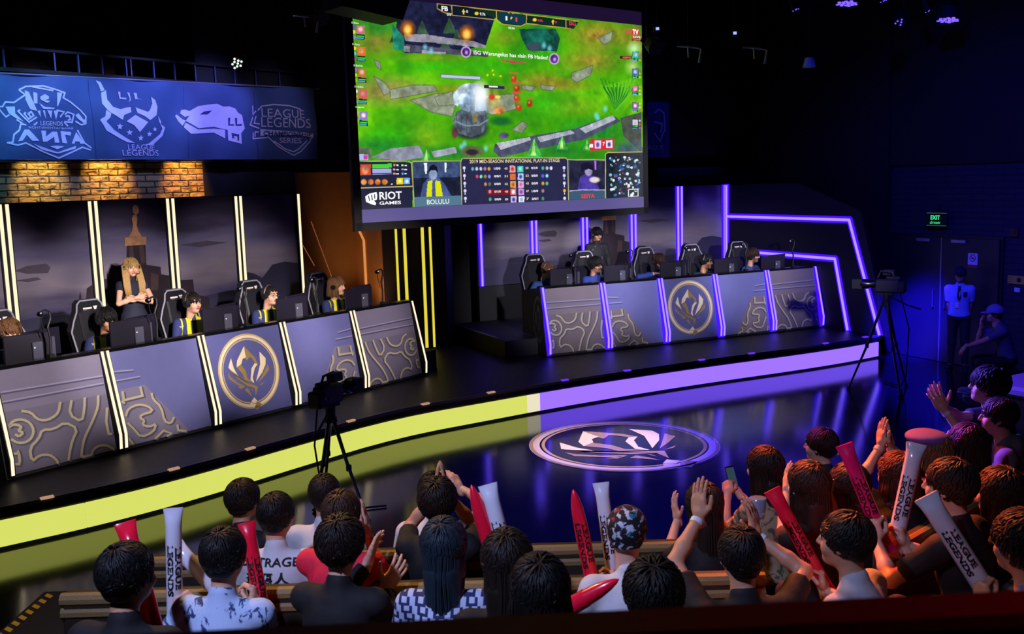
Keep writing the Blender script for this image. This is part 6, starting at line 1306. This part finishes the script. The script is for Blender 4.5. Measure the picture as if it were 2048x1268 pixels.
MB().box(p['hp'](-.092, -.01, .0), (.006, .012, .05)).box(p['hp'](-.088, -.035, .01), (.006, .012, .05)).build('hair_pin', mat('pin', 'd8d0c0', .3, .5), p['root'])
p = aud('spectator with tied back dark hair and a white square hair clip in navy', (2.25, 7.20, 1.30), 35, .10, hair=('short', H_dkb), top=T_n, fem=True, hyaw=.3, skin=0)
MB().box(p['hp'](.035, -.125, -.03), (.05, .02, .045)).build('hair_clip', mat('clip', 'e6e0dc', .4), p['root'])
aud('long dark haired spectator behind the pink lit stick', (1.92, 5.62, 1.49), 28, .27, hair=('long', H_dkb), top=T_b, fem=True)
aud('spectator in a pale grey tee with short black hair beside the parapet', (1.46, 4.31, 1.66), 48, .40, hair=('short', H_blk), top=T_g, skin=1, hyaw=.1, reach={'R': ((1.53, 4.80, 1.22), (-.1, .3, 1), (1, -.2, .1), 'grip')})
p = aud('woman with auburn hair raising both clapping hands', (2.29, 5.85, 1.48), 35, .27, hair=('bob', H_red), top=T_b, fem=True, reach={'L': ((2.26, 6.02, 1.62), (.05, .1, 1), (-1, -.3, 0), 'flat', (-.8, -.2, -.7)), 'R': ((2.32, 6.02, 1.61), (-.05, .1, 1), (1, -.3, 0), 'flat', (.6, .2, -.8))}, skin=0); wristband(p, 'L', mat('bracelet', 'e0c8b0', .4))
p = aud('woman with light brown hair under a soft violet beret', (2.60, 6.10, 1.53), 35, .27, hair=('bob', H_lbr), top=T_n, fem=True)
V_, F_ = sdf([('e', (-.01, .02, .105), (.115, .125, .045), .02), ('e', (0, -.0, .08), (.092, .11, .05), .02)], .006); npmesh('beret', p['H'] + (V_ * 1.06) @ p['HR'].T, F_, cloth('violet_felt', '6a5ab8'), p['root'])
aud('spectator with red lit bobbed hair and a hand against the cheek', (2.96, 6.40, 1.50), 45, .27, hair=('bob', H_dkb), top=T_b, fem=True, reach={'L': ((2.85, 6.46, 1.44), (.3, .1, 1), (-1, -.2, .1), 'flat', (-.6, -.2, -.8))}, skin=0)
aud('man in profile wearing a dull grey hooded top in the right front row', (3.36, 6.80, 1.58), 68, .27, hair=('short', H_blk), top=T_h, sleeve='long', hood=True, skin=1)
p = aud('man in a black tee lifting a pink and a white stick', (2.06, 4.62, 1.80), 42, .45, hair=('short', H_dkb), top=T_b, hyaw=.12, reach={'L': ((1.80, 4.84, 1.46), (-.1, .3, 1), (-.8, -.6, .1), 'grip', (-.4, -.6, -.8)), 'R': ((1.985, 4.92, 1.40), (-.2, .2, 1), (.8, -.5, .1), 'grip', (.7, .2, -.8))}, skin=0)
aud('spectator with long smooth dark hair right of the man lifting two sticks', (2.49, 5.0, 1.63), 35, .45, hair=('long', H_dkb), top=T_b, fem=True)
aud('spectator in a pale checked shirt at the lower right edge holding a white stick', (2.04, 3.89, 1.78), 30, .53, hair=('full', H_blk), top=splash('pale_check', '9aa0c0', '7a80a0', 40., .5), reach={'L': ((2.09, 4.30, 1.35), (-.1, .3, 1), (-.9, -.4, .1), 'grip', (-.5, -.4, -.8))}, skin=1)
p = aud('young man in a navy tee stretching both arms to clap in violet light', (3.51, 7.27, 1.70), 72, .27, hair=('full', H_blk), top=T_n, sc=1.1, hpit=.1, reach={'L': ((3.10, 7.06, 1.58), (-.45, .2, .9), (-.2, -1, .1), 'open', (.2, -.6, -.9)), 'R': ((3.13, 7.16, 1.58), (-.35, .2, .9), (.2, 1, .1), 'open', (.2, .6, -.9))}, skin=0); wristband(p, 'L', M_wb)
aud('spectator at the right edge with a bare bent arm in violet light', (4.36, 7.80, 1.72), 75, .27, hair=('full', H_blk), top=T_g, lean=.3, reach={'L': ((3.98, 7.42, 1.60), (-.4, .3, .8), (-.4, -.9, 0), 'relax', (.0, -.3, -1))}, skin=0)
# guard and seated man by the door
g_ = person('security guard in a pale blue shirt and dark tie standing before the exit door', (7.36, 16.3, 1.58), R_(152), 0, 'stand', lean=.0, hair=('crop', H_blk), top=cloth('uniform_blue', '8fa0d6'), skin=2, hands={'L': ((-.10, -.16, -.78), (.7, -.1, -.6), (0, -1, 0), 'relax', (-1, -.4, 0)), 'R': ((.10, -.16, -.78), (-.7, -.1, -.6), (0, -1, 0), 'relax', (1, -.4, 0))})
hat(g_, 'cap', cloth('guard_cap', '14162c'))
o_ = g_['P'] + g_['u'] * .34 + g_['v'] * .3
def on_chest(pp, poly, nm, m, l=.006):
    from mathutils.bvhtree import BVHTree
    me = pp['shirt'].data; bv = BVHTree.FromPolygons([v.co for v in me.vertices], [tuple(q.vertices) for q in me.polygons]); o_ = Vector(pp['P'] + pp['u'] * .34 + pp['v'] * .3); uu, vv = Vector(pp['u']), Vector(pp['v'])
    b = MB(); pts = []
    for x, y in poly:
        q = o_ + Vector((-x, 0, 0)) + uu * y; h = bv.ray_cast(q, -vv, .6); pts.append((h[0] if h[0] is not None else q - vv * .2) + vv * l)
    b.prism(pts, vv * .006); return b.build(nm, m, pp['root'])
on_chest(g_, [(-.02, .17), (.02, .17), (.03, -.02), (0, -.08), (-.03, -.02)], 'tie', cloth('dark_tie', '101018'), .012)
on_chest(g_, [(-.055, -.10), (.0, -.10), (.0, -.19), (-.055, -.19)], 'badge_card', mat('badge_card', 'd8d8e8', .5), .016)
on_chest(g_, [(.06, .07), (.12, .07), (.12, -.0), (.09, -.02), (.06, .0)], 'chest_patch', cloth('chest_patch', '20202c'))
m_ = person('seated man in a grey tee and pale cap with one hand at the chin', (6.99, 14.36, 1.20), R_(80), 0, 'sit', lean=.30, hpit=.0, hair=('short', H_blk), top=cloth('slate_tee', '4a4e6a'), shoes=mat('pale_shoe', '8a86a8', .6), skin=1, hands={'L': ((-.02, .62, -.58), (.1, .6, -.8), (-.3, .8, .5), 'relax', (-.6, .2, -.6)), 'R': ((.04, .15, -.17), (-.2, .2, 1), (.3, 1, 0), 'relax', (.3, .5, -1))})
hat(m_, 'cap', cloth('pale_cap', '77739f'))
st_ = empty('stool', (7.16, 14.38, 0), R_(80), 'low dark stool under the seated man with the cap', 'stool')
MB().box((0, 0, .37), (.40, .40, .06), bev=.02).build('seat', M_blk2, st_)
for x in (-.16, .16):
    for y in (-.16, .16): MB().box((x, y, .17), (.035, .035, .34)).build('leg', M_black, st_)
pb = empty('padded_bench', (7.0, 12.85, 0), R_(-60), 'violet lit padded bench at the right edge before the blue wall', 'bench')
MB().box((0, 0, .46), (1.0, 1.5, .14), bev=.04).build('cushion', mat('pale_vinyl', '9a90b8', .5), pb); MB().box((0, 0, .19), (.9, 1.4, .38)).build('base', M_blk2, pb)

# ------------------------------------------------------------------ inflated sticks
M_red = mat('red_foil', 'f7183a', .22, coat=.5); M_wht = mat('white_foil', 'e4e2ea', .22, coat=.5); M_ink = mat('foil_ink', '101016', .5)
M_redp = mat('pink_foil', 'ff1a6a', .22, coat=.5)
def stick(a, b_, m, label, text=None, tip='flat', L_=.60, face=None, r=.037):
    a, b_ = Vector(a), Vector(b_); d = (b_ - a).normalized(); ax = -d                     # ax points to the tip
    root = empty('cheering_stick', a + d * L_, 0, label, 'cheering stick', 'inflated cheering sticks')
    view = (Vector((0, 0, 3.3)) - a); view = (view - ax * view.dot(ax)).normalized(); side = view.cross(ax)
    root.rotation_mode = 'QUATERNION'; root.rotation_quaternion = Matrix(((side.x, view.x, ax.x), (side.y, view.y, ax.y), (side.z, view.z, ax.z))).to_quaternion()
    n = 20; prof = [(0, 1.2, .10), (.012, 1.2, .16), (.04, 1.08, .62), (.08, 1.0, .97), (.2, 1, 1)]
    pr = prof + [(L_ - .2, 1, 1), (L_ - .08, 1.0, .97), (L_ - .04, 1.08, .62), (L_ - .012, 1.2, .16), (L_, 1.22, .10)] if tip == 'flat' else prof + [(L_ - .2, 1, 1), (L_ - .10, .85, .85), (L_ - .05, .6, .6), (L_ - .015, .3, .3), (L_, .05, .05)]
    vs = []; fs = []
    for z, kx, ky in pr:
        for q in range(n): t = 2 * math.pi * q / n; vs.append((r * kx * math.cos(t), r * ky * math.sin(t), z))
    for i in range(len(pr) - 1):
        for q in range(n): w_ = (q + 1) % n; fs.append((i * n + q, i * n + w_, i * n + n + w_, i * n + n + q))
    fs += [tuple(range(n - 1, -1, -1)), tuple(range((len(pr) - 1) * n, len(pr) * n))]
    MB().add(vs, fs).build('tube', m, root, True, 50)
    if text:
        rr_ = r + .0012; b2 = MB()
        def f(x, y): t = math.pi / 2 - (y) / rr_; return (rr_ * math.cos(t), rr_ * math.sin(t), x)
        for (tx, y0, h_, w_, z0) in text:
            if w_ > 0: letter(b2, tx, (0, 0), lambda x, y, z0=z0, y0=y0: f(z0 - x, -(y0 + y)), w=w_, h=h_, bold=.05)
        b2.build('lettering', M_ink, root)
TXT = [('LEAGUE', .004, .030, .20, .42), ('LEGENDS', -.034, .030, .24, .43)]
stick((-1.67, 4.1, 1.92), (-1.63, 4.05, 1.83), M_red, 'red stick standing behind the head at the lower left corner')
stick((-1.62, 4.55, 1.83), (-1.63, 4.50, 1.385), M_wht, 'upright white stick beside the pale blue floral shirt', TXT)
stick((-1.70, 4.75, 1.577), (-1.53, 4.72, 1.39), M_wht, 'slanting white stick crossing behind the floral shirt wearer', None, L_=.42)
stick((-1.38, 4.9, 1.63), (-1.33, 4.85, 1.33), M_red, 'red stick between the white lettered tee and the floral shirt', TXT)
stick((-.21, 4.45, 1.93), (-.12, 4.41, 1.61), M_red, 'red stick beside the white one left of centre', None, 'round')
stick((-.136, 4.45, 1.93), (-.073, 4.41, 1.665), M_wht, 'white stick beside the red one left of centre', TXT)
stick((.29, 5.0, 1.72), (.36, 4.95, 1.32), M_red, 'pointed red stick left of the patched cap', TXT, 'round')
stick((.45, 5.2, 1.69), (.49, 5.15, 1.30), M_wht, 'violet lit white stick touching the patched cap', TXT)
stick((.40, 3.86, 1.70), (.20, 3.9, 1.57), M_red, 'red stick lying aslant before the white back under the patched cap', None, 'round', .36)
stick((1.29, 4.9, 1.72), (1.48, 4.85, 1.35), M_red, 'tilted red stick before the spectator with hair pins', TXT)
stick((1.67, 4.95, 1.93), (1.82, 4.9, 1.53), M_redp, 'pink lit stick held up by the man in black', TXT)
stick((2.06, 5.0, 1.91), (1.94, 4.95, 1.40), M_wht, 'tall white stick held up before the violet beret', TXT, r=.041)
stick((1.86, 4.4, 1.83), (2.13, 4.35, 1.38), M_wht, 'large slanting white stick at the lower right before the black tee', TXT, r=.047)

# ------------------------------------------------------------------ broadcast cameras
def bcam(loc, rz, hgt, label, legs, cable=True):
    r = empty('broadcast_camera', loc, rz, label, 'camera', 'broadcast cameras')
    z = hgt
    MB().box((-.02, 0, z), (.34, .15, .20), bev=.02).box((-.10, .0, z + .12), (.20, .05, .05), bev=.01).build('body', M_blk2, r)
    MB().tube([(.14, 0, z + .02), (.24, 0, z + .02), (.26, 0, z + .02), (.36, 0, z + .02)], [.06, .06, .075, .075], 18).build('lens', M_gloss, r, True, 40)
    MB().prism([(.34, -.07, z - .05), (.34, .07, z - .05), (.34, .07, z + .09), (.34, -.07, z + .09)], (.14, 0, 0)).build('lens_hood', M_black, r)
    MB().box((-.02, -.10, z + .19), (.16, .10, .09), bev=.01).build('viewfinder', M_blk2, r); MB().tube([(-.12, 0, z + .12), (-.08, 0, z + .2), (.08, 0, z + .22), (.12, 0, z + .12)], .014, 8).build('handle', M_blk2, r)
    MB().box((-.22, -.02, z - .02), (.12, .17, .17), bev=.02).build('battery_pack', M_black, r)
    b = MB(); b.cyl((-.20, -.11, z), (-.20, -.125, z), .014, n=10); b.cyl((-.08, -.08, z - .03), (-.08, -.09, z - .03), .012, n=10); b.build('dial', mat('dial', 'b8a8c0', .4), r)
    MB().cyl((0, 0, z - .24), (0, 0, z - .10), .05, .06).box((0, 0, z - .12), (.2, .1, .03)).build('pan_head', M_black, r)
    MB().tube([(-.05, -.03, z - .16), (-.30, -.10, z - .30), (-.48, -.14, z - .36)], .012, 8).build('pan_handle', M_blk2, r)
    zt_ = z - .24
    MB().cyl((0, 0, zt_ - .06), (0, 0, zt_), .07, .06).build('crown', M_black, r)
    for x, y in legs:
        l = MB().tube([(x * .09, y * .09, zt_ - .03), (x * .45, y * .45, zt_ * .55), (x, y, .02)], [.022, .020, .014], 8).build('leg', mat('leg_black', '0e0e16', .4), r)
        MB().box((x * .5, y * .5, zt_ * .5 - .0), (.05, .05, .07), bev=.01).build('leg_lock', M_blk2, l); MB().ell((x, y, .02), (.03, .03, .02), nu=10, nv=6).build('rubber_foot', M_black, l)
    if cable: MB().tube([(-.2, 0, z - .1), (-.33, -.05, z * .6), (-.30, -.08, .25), (-.2, -.3, .02), (.1, -.6, .015)], .010, 6).build('cable', M_black, r)
Rc = lambda a, x, y: (x * math.cos(a) + y * math.sin(a), -x * math.sin(a) + y * math.cos(a))
bcam((-1.93, 10.25, 0), R_(60), 1.17, 'black broadcast camera on a tripod before the left stage edge', [Rc(R_(60), .44, -.68), Rc(R_(60), -.20, .50), Rc(R_(60), -.16, -.30)])
bcam((5.62, 14.9, 0), R_(150), 1.60, 'dark broadcast camera on a tall tripod before the right end of the stage', [(.5, .1), (-.3, .42), (-.25, -.45)])

# ------------------------------------------------------------------ door, signs on the right wall
d_ = empty('door_1', OQ, QA, None, None); d_['kind'] = 'structure'
M_door = mat('door_navy', '1a1b24', .5)
MB().box((.36, -.025, 1.10), (2.42, .04, 2.19)).build('door_frame', mat('door_frame', '15161f', .5), d_)
for x0_, x1_ in ((-.80, .37), (.385, 1.53)):
    l = MB().box(((x0_ + x1_) / 2, -.06, 1.08), (x1_ - x0_, .045, 2.14)).build('door_leaf', M_door, d_)
    xc = (x0_ + x1_) / 2; hx_ = x1_ - .12 if x0_ < 0 else x0_ + .12
    MB().box((hx_ - (.25 if x0_ < 0 else -.25), -.105, 2.10), (.30, .05, .06), bev=.008).build('door_closer', mat('closer_steel', '9a9ab0', .35, .8), l)
    MB().tube([(hx_, -.085, .95), (hx_, -.13, .95), (hx_, -.13, 1.25), (hx_, -.085, 1.25)], .012, 8).build('door_handle', M_grey, l)
MB().box((.378, -.088, 1.08), (.018, .012, 2.14)).build('edge_plate', mat('edge_steel', '8a86a0', .3, .8), d_)
e_ = empty('exit_sign', QW(.30, -.14, 2.46), QA, 'green lit exit sign above the double door', 'sign')
MB().box((0, .0, 0), (.46, .05, .20), bev=.01).build('housing', M_black, e_)
M_eg = glow('exit_green', '3af08a', 1.1)
b = MB(); f_ = lambda x, y: (x, -.028, y)
letter(b, 'EXIT', (0, -.005), f_, w=.20, h=.075, bold=.03, center=True); letter(b, 'LỐI THOÁT', (0, -.075), f_, w=.22, h=.052, bold=.02, center=True); b.build('lettering', M_eg, e_)
MB().box((0, -.0, -.105), (.40, .04, .012)).box((0, 0, .105), (.40, .04, .012)).build('light_edge', glow('exit_edge', '2a6a58', .6), e_)
MB().cyl((0, .0, .10), (0, .06, .25), .01, n=8).build('bracket', M_black, e_)
n_ = empty('no_smoking_sign', QW(1.03, -.088, 1.80), QA, 'small white no smoking sign on the right door leaf', 'sign')
MB().box((0, 0, .02), (.19, .006, .19)).build('plate', mat('plate_white', 'd0cce0', .5), n_)
b = MB(); b.ribbon([(.055 * math.cos(t), .035 + .055 * math.sin(t)) for t in np.linspace(0, 6.283, 25)[:-1]], .007, lambda x, y: (x, -.005, y), True); b.ribbon([(-.04, .075), (.04, -.005)], .007, lambda x, y: (x, -.0055, y)); b.build('ring', mat('sign_red', 'a01c30', .5), n_); MB().box((0, -.004, .035), (.07, .002, .014)).build('cigarette', M_black, n_); MB().box((0, 0, -.10), (.19, .006, .045)).build('red_strip', mat('sign_red', 'a01c30', .5), n_)
y_ = empty('notice_plate', QW(1.82, -.02, 1.53), QA, 'yellow notice strip with a dark emblem on the blue wall', 'sign')
MB().box((.06, 0, 0), (.44, .012, .13)).build('plate', mat('plate_yellow', 'b8a23c', .5), y_); MB().cyl((.05, -.006, 0), (.05, -.010, 0), .04, n=16).build('emblem', M_black, y_)
b = MB()
for k_ in range(3):
    for s_ in (-.13, .20): b.box((s_, -.007, .035 - k_ * .035), (.11, .002, .008))
b.build('text_lines', mat('faded_ink', '4a4020', .7), y_)
sw = empty('wall_switch', QW(1.84, -.02, 1.37), QA, 'small white switch under the yellow notice strip', 'switch'); MB().box((0, 0, 0), (.10, .02, .07), bev=.005).build('plate', mat('plate_white', 'd0cce0', .5), sw); MB().box((0, -.012, 0), (.04, .01, .03)).build('rocker', M_wht, sw)
fa = empty('fire_alarm', QW(1.76, -.03, 2.28), QA, 'dark red fire alarm box on the blue wall', 'alarm'); MB().box((0, 0, 0), (.14, .06, .14), bev=.01).build('case', mat('alarm_red', '5a1420', .5), fa); MB().cyl((0, -.03, 0), (0, -.045, 0), .04).build('button', mat('alarm_button', '3a0a12', .4), fa)

# ------------------------------------------------------------------ lamps under the ceiling
tr = empty('lighting_truss', (0, 0, 0), 0, 'long black lighting pipes hung under the ceiling', 'truss')
for a_, b2_ in (((-5.4, 15.2, 6.3), (7.2, 15.75, 6.3)), ((2, 15.0, 6.9), (7.2, 15.7, 6.9))): MB().tube([a_, b2_], .03, 8).build('pipe', M_black, tr)
for x in (-5, -2.5, 1, 4.0, 7): MB().cyl((x, 15.45, 6.3), (x, 15.45, 7.3), .012, n=8).build('drop_rod', M_black, tr)
def par(loc, r, m, label, tilt=(0, 0, -1), grp='par lamps under the ceiling', dots=12):
    t = Vector(tilt).normalized(); q_ = t.to_track_quat('Z', 'Y'); root = empty('stage_lamp', loc, 0, label, 'stage lamp', grp); root.rotation_mode = 'QUATERNION'; root.rotation_quaternion = q_
    MB().tube([(0, 0, -.22), (0, 0, -.16), (0, 0, 0), (0, 0, .02)], [r * .6, r * .9, r, r], 20).build('can', M_black, root)
    b = MB()
    for k_ in range(dots):
        a_ = 2.4 * k_; rr_ = r * .85 * math.sqrt((k_ + .5) / dots); b.cyl((rr_ * math.cos(a_), rr_ * math.sin(a_), .021), (rr_ * math.cos(a_), rr_ * math.sin(a_), .028), r * .15, n=10)
    b.build('led_cluster', m, root)
    MB().tube([(r + .02, 0, -.05), (r + .02, 0, -.22), (0, 0, -.34), (-r - .02, 0, -.22), (-r - .02, 0, -.05)], .012, 6).build('yoke', M_black, root)
    ul = q_.inverted() @ Vector((0, 0, 1)); y0_ = Vector((0, 0, -.34)); MB().tube([y0_, y0_ + ul * (7.3 - (Vector(loc) + q_ @ y0_).z)], .012, 6).build('drop_rod', M_black, root)
M_lb = glow('lamp_blue', '5a40ff', 3.); M_lw = glow('lamp_mix', 'd8ffe8', 3.); M_lo = mat('lamp_off', '3a3444', .4)
par((5.16, 15.47, 5.83), .17, M_lb, 'wide blue lamp, left one of two discs at upper right', (-.1, -.12, -1), dots=19); par((6.67, 15.43, 5.54), .17, M_lb, 'wide blue lamp, right one of two discs at upper right', (-.1, -.12, -1), dots=19)
par((5.95, 15.43, 5.52), .08, M_lb, 'small bright blue lamp between the two blue discs', (-.4, -.6, -.7), dots=5); par((4.38, 15.46, 5.76), .06, M_lb, 'small blue lamp left of the blue discs', (.3, -.2, -1), dots=4); par((5.70, 15.47, 5.85), .06, M_lb, 'small blue lamp at the top edge above the blue discs', (.3, -.2, -1), dots=4); par((6.37, 15.45, 5.68), .05, M_lb, 'tiny blue lamp above the right blue disc', (.3, -.2, -1), dots=3)
par((-3.21, 12.31, 4.82), .08, M_lw, 'lit lamp with white, green and red diodes above the banner', (.1, -1, -.5), dots=9)
par((2.29, 15.39, 5.24), .14, M_lo, 'unlit lamp right of the big screen', (.3, -.7, -.5), dots=19); par((-2.75, 15.47, 5.85), .16, M_lo, 'unlit lamp left of the big screen', (.3, -.7, -.5), dots=19)
def hook(x, y, z, label, k_):
    r = empty('lamp_bracket', (x, y, z), R_(3), label, 'bracket', 'pale lamp brackets on the truss')
    MB().tube([(-.16, 0, .03), (.0, 0, .02), (.14, 0, .0), (.20, 0, -.02), (.17, 0, -.22)], [.012, .016, .016, .016, .02], 8).build('arm', mat('bracket_white', 'cfcfd6', .4), r); MB().tube([(.0, 0, .02), (.01, 0, -.14)], .014, 8).build('strut', mat('bracket_white', 'cfcfd6', .4), r); MB().cyl((0, 0, .02), (0, 0, 7.3 - z), .008, n=6).build('drop_rod', M_black, r)
hook(2.76, 15.40, 5.22, 'pale bent lamp bracket right of the big screen', 0); hook(3.74, 15.37, 5.17, 'pale bent lamp bracket farthest right on the truss', 1); hook(-2.98, 15.47, 5.84, 'pale bent lamp bracket left of the big screen', 2)
cb_ = empty('cone_lamp', (4.57, 15.36, 4.95), 0, 'small pale cone shaped lamp hanging right of the brackets', 'lamp'); MB().tube([(0, 0, -.07), (0, 0, .07)], [.10, .06], 12).build('shade', mat('bracket_white', 'cfcfd6', .4), cb_); MB().cyl((0, 0, .07), (0, 0, 2.35), .006, n=6).build('drop_rod', M_black, cb_)
for i_, (x, y, z) in enumerate(((2.31, 15.43, 5.52), (3.47, 15.42, 5.42))):
    r = empty('indicator_box', (x, y, z), 0, 'small box with a blue indicator, ' + ('nearest the big screen' if i_ == 0 else 'right of the unlit lamp'), 'indicator'); MB().box((0, .04, 0), (.10, .08, .08)).build('case', M_black, r); MB().box((0, -.003, 0), (.05, .006, .04)).build('lamp', glow('indicator_blue', '7a90ff', 2.), r); MB().cyl((0, .04, .04), (0, .04, 7.3 - z), .006, n=6).build('drop_rod', M_black, r)

# dim second banner behind the right edge of the screen
b2_ = empty('banner', OR, AR, 'dim dark blue banner half hidden behind the right edge of the big screen', 'banner')
b = MB(); cols_ = 24
vs_ = [(2.4 + 2.08 * i / cols_, 3.2 - .012 * math.sin(i * 1.3), z) for z in (3.72, 4.85) for i in range(cols_ + 1)]
b.add(vs_, [(i, i + 1, cols_ + 2 + i, cols_ + 1 + i) for i in range(cols_)]).build('cloth', M_ban, b2_, True)
b = MB(); g2 = lambda x, y: (x, 3.178, y)
b.ribbon([(4.12, 4.62), (4.22, 4.70), (4.34, 4.62), (4.36, 4.30), (4.24, 4.05), (4.10, 4.22)], .018, g2); b.ribbon([(4.10, 4.45), (4.30, 4.40), (4.26, 4.22)], .02, g2); letter(b, 'LEAGUE', (3.8, 3.88), g2, w=.52, h=.09, bold=.01); b.build('crest_print', M_bpr, b2_)
MB().tube([(2.3, 3.2, 4.86), (4.55, 3.2, 4.86)], .014, 8).build('pole', M_black, b2_)
# ------------------------------------------------------------------ light
def spot(name, loc, tgt, energy, col, size=40, blend=.4, r=.15):
    l = bpy.data.lights.new(name, 'SPOT'); l.energy = energy; l.color = lin(col)[:3]; l.spot_size = R_(size); l.spot_blend = blend; l.shadow_soft_size = r
    o = bpy.data.objects.new(name, l); COL.objects.link(o); o.location = loc
    o.rotation_euler = (Vector(tgt) - Vector(loc)).to_track_quat('-Z', 'Y').to_euler(); return o
w = bpy.data.worlds.new('world'); SC.world = w; w.use_nodes = True; w.node_tree.nodes['Background'].inputs[0].default_value = (.006, .006, .009, 1)
for s, e in ((.3, 3600), (2.0, 5400), (3.7, 5400), (5.4, 4800)): spot('stage_spot', (1.2, 4.0 + s * .25, 5.2), LW(s, .7, 1.25), e, 'fff0e6', 15, .9)
for s, x in ((.7, 3.0), (2.7, 4.2), (4.7, 5.4)): spot('stage_spot', (x, 5.2, 3.5 + .3 * (s > 1)), RW(s, .9, 1.4), 4600, 'f2ecff', 14, .9)  # unseen lamps added low so their beams pass under the hanging screen
spot('stage_spot', (5.0, 12.2, 6.0), RW(1.2, 1.0, 1.75), 1500, 'f4eeff', 26, .9); spot('stage_spot', (7.0, 13.2, 6.0), RW(4.0, 1.0, 1.75), 1300, 'f4eeff', 26, .9)  # unseen pair added to brighten the right team's shaded faces
for s, e in ((1.2, 3600), (3.0, 3800), (4.9, 3300)): spot('backdrop_spot', (.8, 5.0, 4.0), LW(s, 2.6, 2.05), e, 'f4e8f0', 13, .8)
for s, e, c_ in ((2.42, 2200, 'ffd880'), (3.42, 3200, 'ffc468'), (4.72, 2900, 'ffb458')): spot('brick_downlight', LW(s, 3.33, 4.85), LW(s, 3.42, 3.5), e, c_, 40, 1., .02)
for s, e, c_ in ((.2, 500, '6cb0ff'), (1.5, 620, '70b4ff'), (2.8, 640, '80a4ff'), (4.1, 660, '8494ff'), (5.3, 480, '8c8cff'), (6.5, 130, '9894d0')): spot('banner_wash', LW(s, 1.2, 6.3), LW(s, 3.3, 4.58), e, c_, 38, .8)
spot('coach_fill', (1.5, 4.0, 4.6), LW(2.86, 2.1, 2.05), 3800, 'fff0e8', 5.5, .6); spot('coach_fill', (3.2, 5.0, 3.3), RW(2.12, 2.1, 2.1), 5500, 'f4eeff', 4.5, .6)  # narrow unseen lamps added to brighten the two coaches
spot('canopy_wash', RW(5.3, 2.3, 2.7), RW(5.3, 3.3, 3.3), 14, '6a48ff', 100, 1.); spot('tape_fill', (-2.6, 5.4, 5.0), (-3.2, 6.4, .5), 260, 'ffd8a0', 34, 1.)  # second lamp is unseen, added so the hazard tape shows
spot('banner_wash', RW(4.2, 1.4, 6.2), RW(4.2, 3.3, 4.3), 26, '3038ff', 44, 1.)
spot('bench_spot', (3.0, 12.0, 5.0), (6.8, 12.9, .5), 1800, '6a40ff', 22, .8)
spot('wall_wash', (3.5, 9.0, 6.5), QW(.8, 0, 2.6), 2600, '2028ff', 46, 1.)
spot('amber_spot', LW(7.6, 1.6, .6), LW(7.4, 3.0, 1.2), 9, 'ffc080', 80, .8)
spot('amber_spot', PW(-1.25, -.45, .9), PW(-1.0, .25, 2.0), 60, 'ffb870', 70, .8)
spot('floor_wash', (3.0, 12.0, 6.8), (2.2, 10.5, 0), 9000, '2a14ff', 62, 1.)
spot('emblem_fill', (.6, 14.2, 6.8), (1.15, 12.2, 0), 4000, 'ffe09a', 20, .8)  # unseen warm lamp added in place of yellow strip reflections in the gold
spot('door_spot', (4.6, 12.5, 5.2), QW(-.30, 0, .36), 60000, '2414ff', 13, .9)
spot('guard_spot', (3.0, 11.0, 5.5), (7.3, 15.6, 1.0), 800, '5038ff', 34, 1.)
spot('violet_side', (-.5, 12.0, 5.0), (3.3, 7.1, 1.5), 12000, '6a48ff', 18, 1.)
spot('red_side', (.8, 9.6, 4.6), (2.5, 5.4, 1.4), 3000, 'ff3418', 38, 1.)
spot('warm_side', (1.0, 8.4, 5.0), (2.0, 5.0, 1.5), 1900, 'ff8a50', 40, 1.)
spot('warm_top', (-2.2, 7.6, 5.2), (-.8, 5.2, 1.4), 650, 'ffc070', 60, 1.)
spot('cool_fill', (-2.5, 1.0, 6.5), (-.6, 4.8, 1.3), 1500, 'b4c0ff', 54, 1.)  # unseen lamp added behind the camera, whitens shirts in place of screen light
spot('red_rail', (1.9, 1.9, 3.6), (.75, 1.26, 2.75), 26, 'ff1830', 50, 1.)
cam.dof.use_dof = True; cam.dof.focus_distance = 12.5; cam.dof.aperture_fstop = 5.6
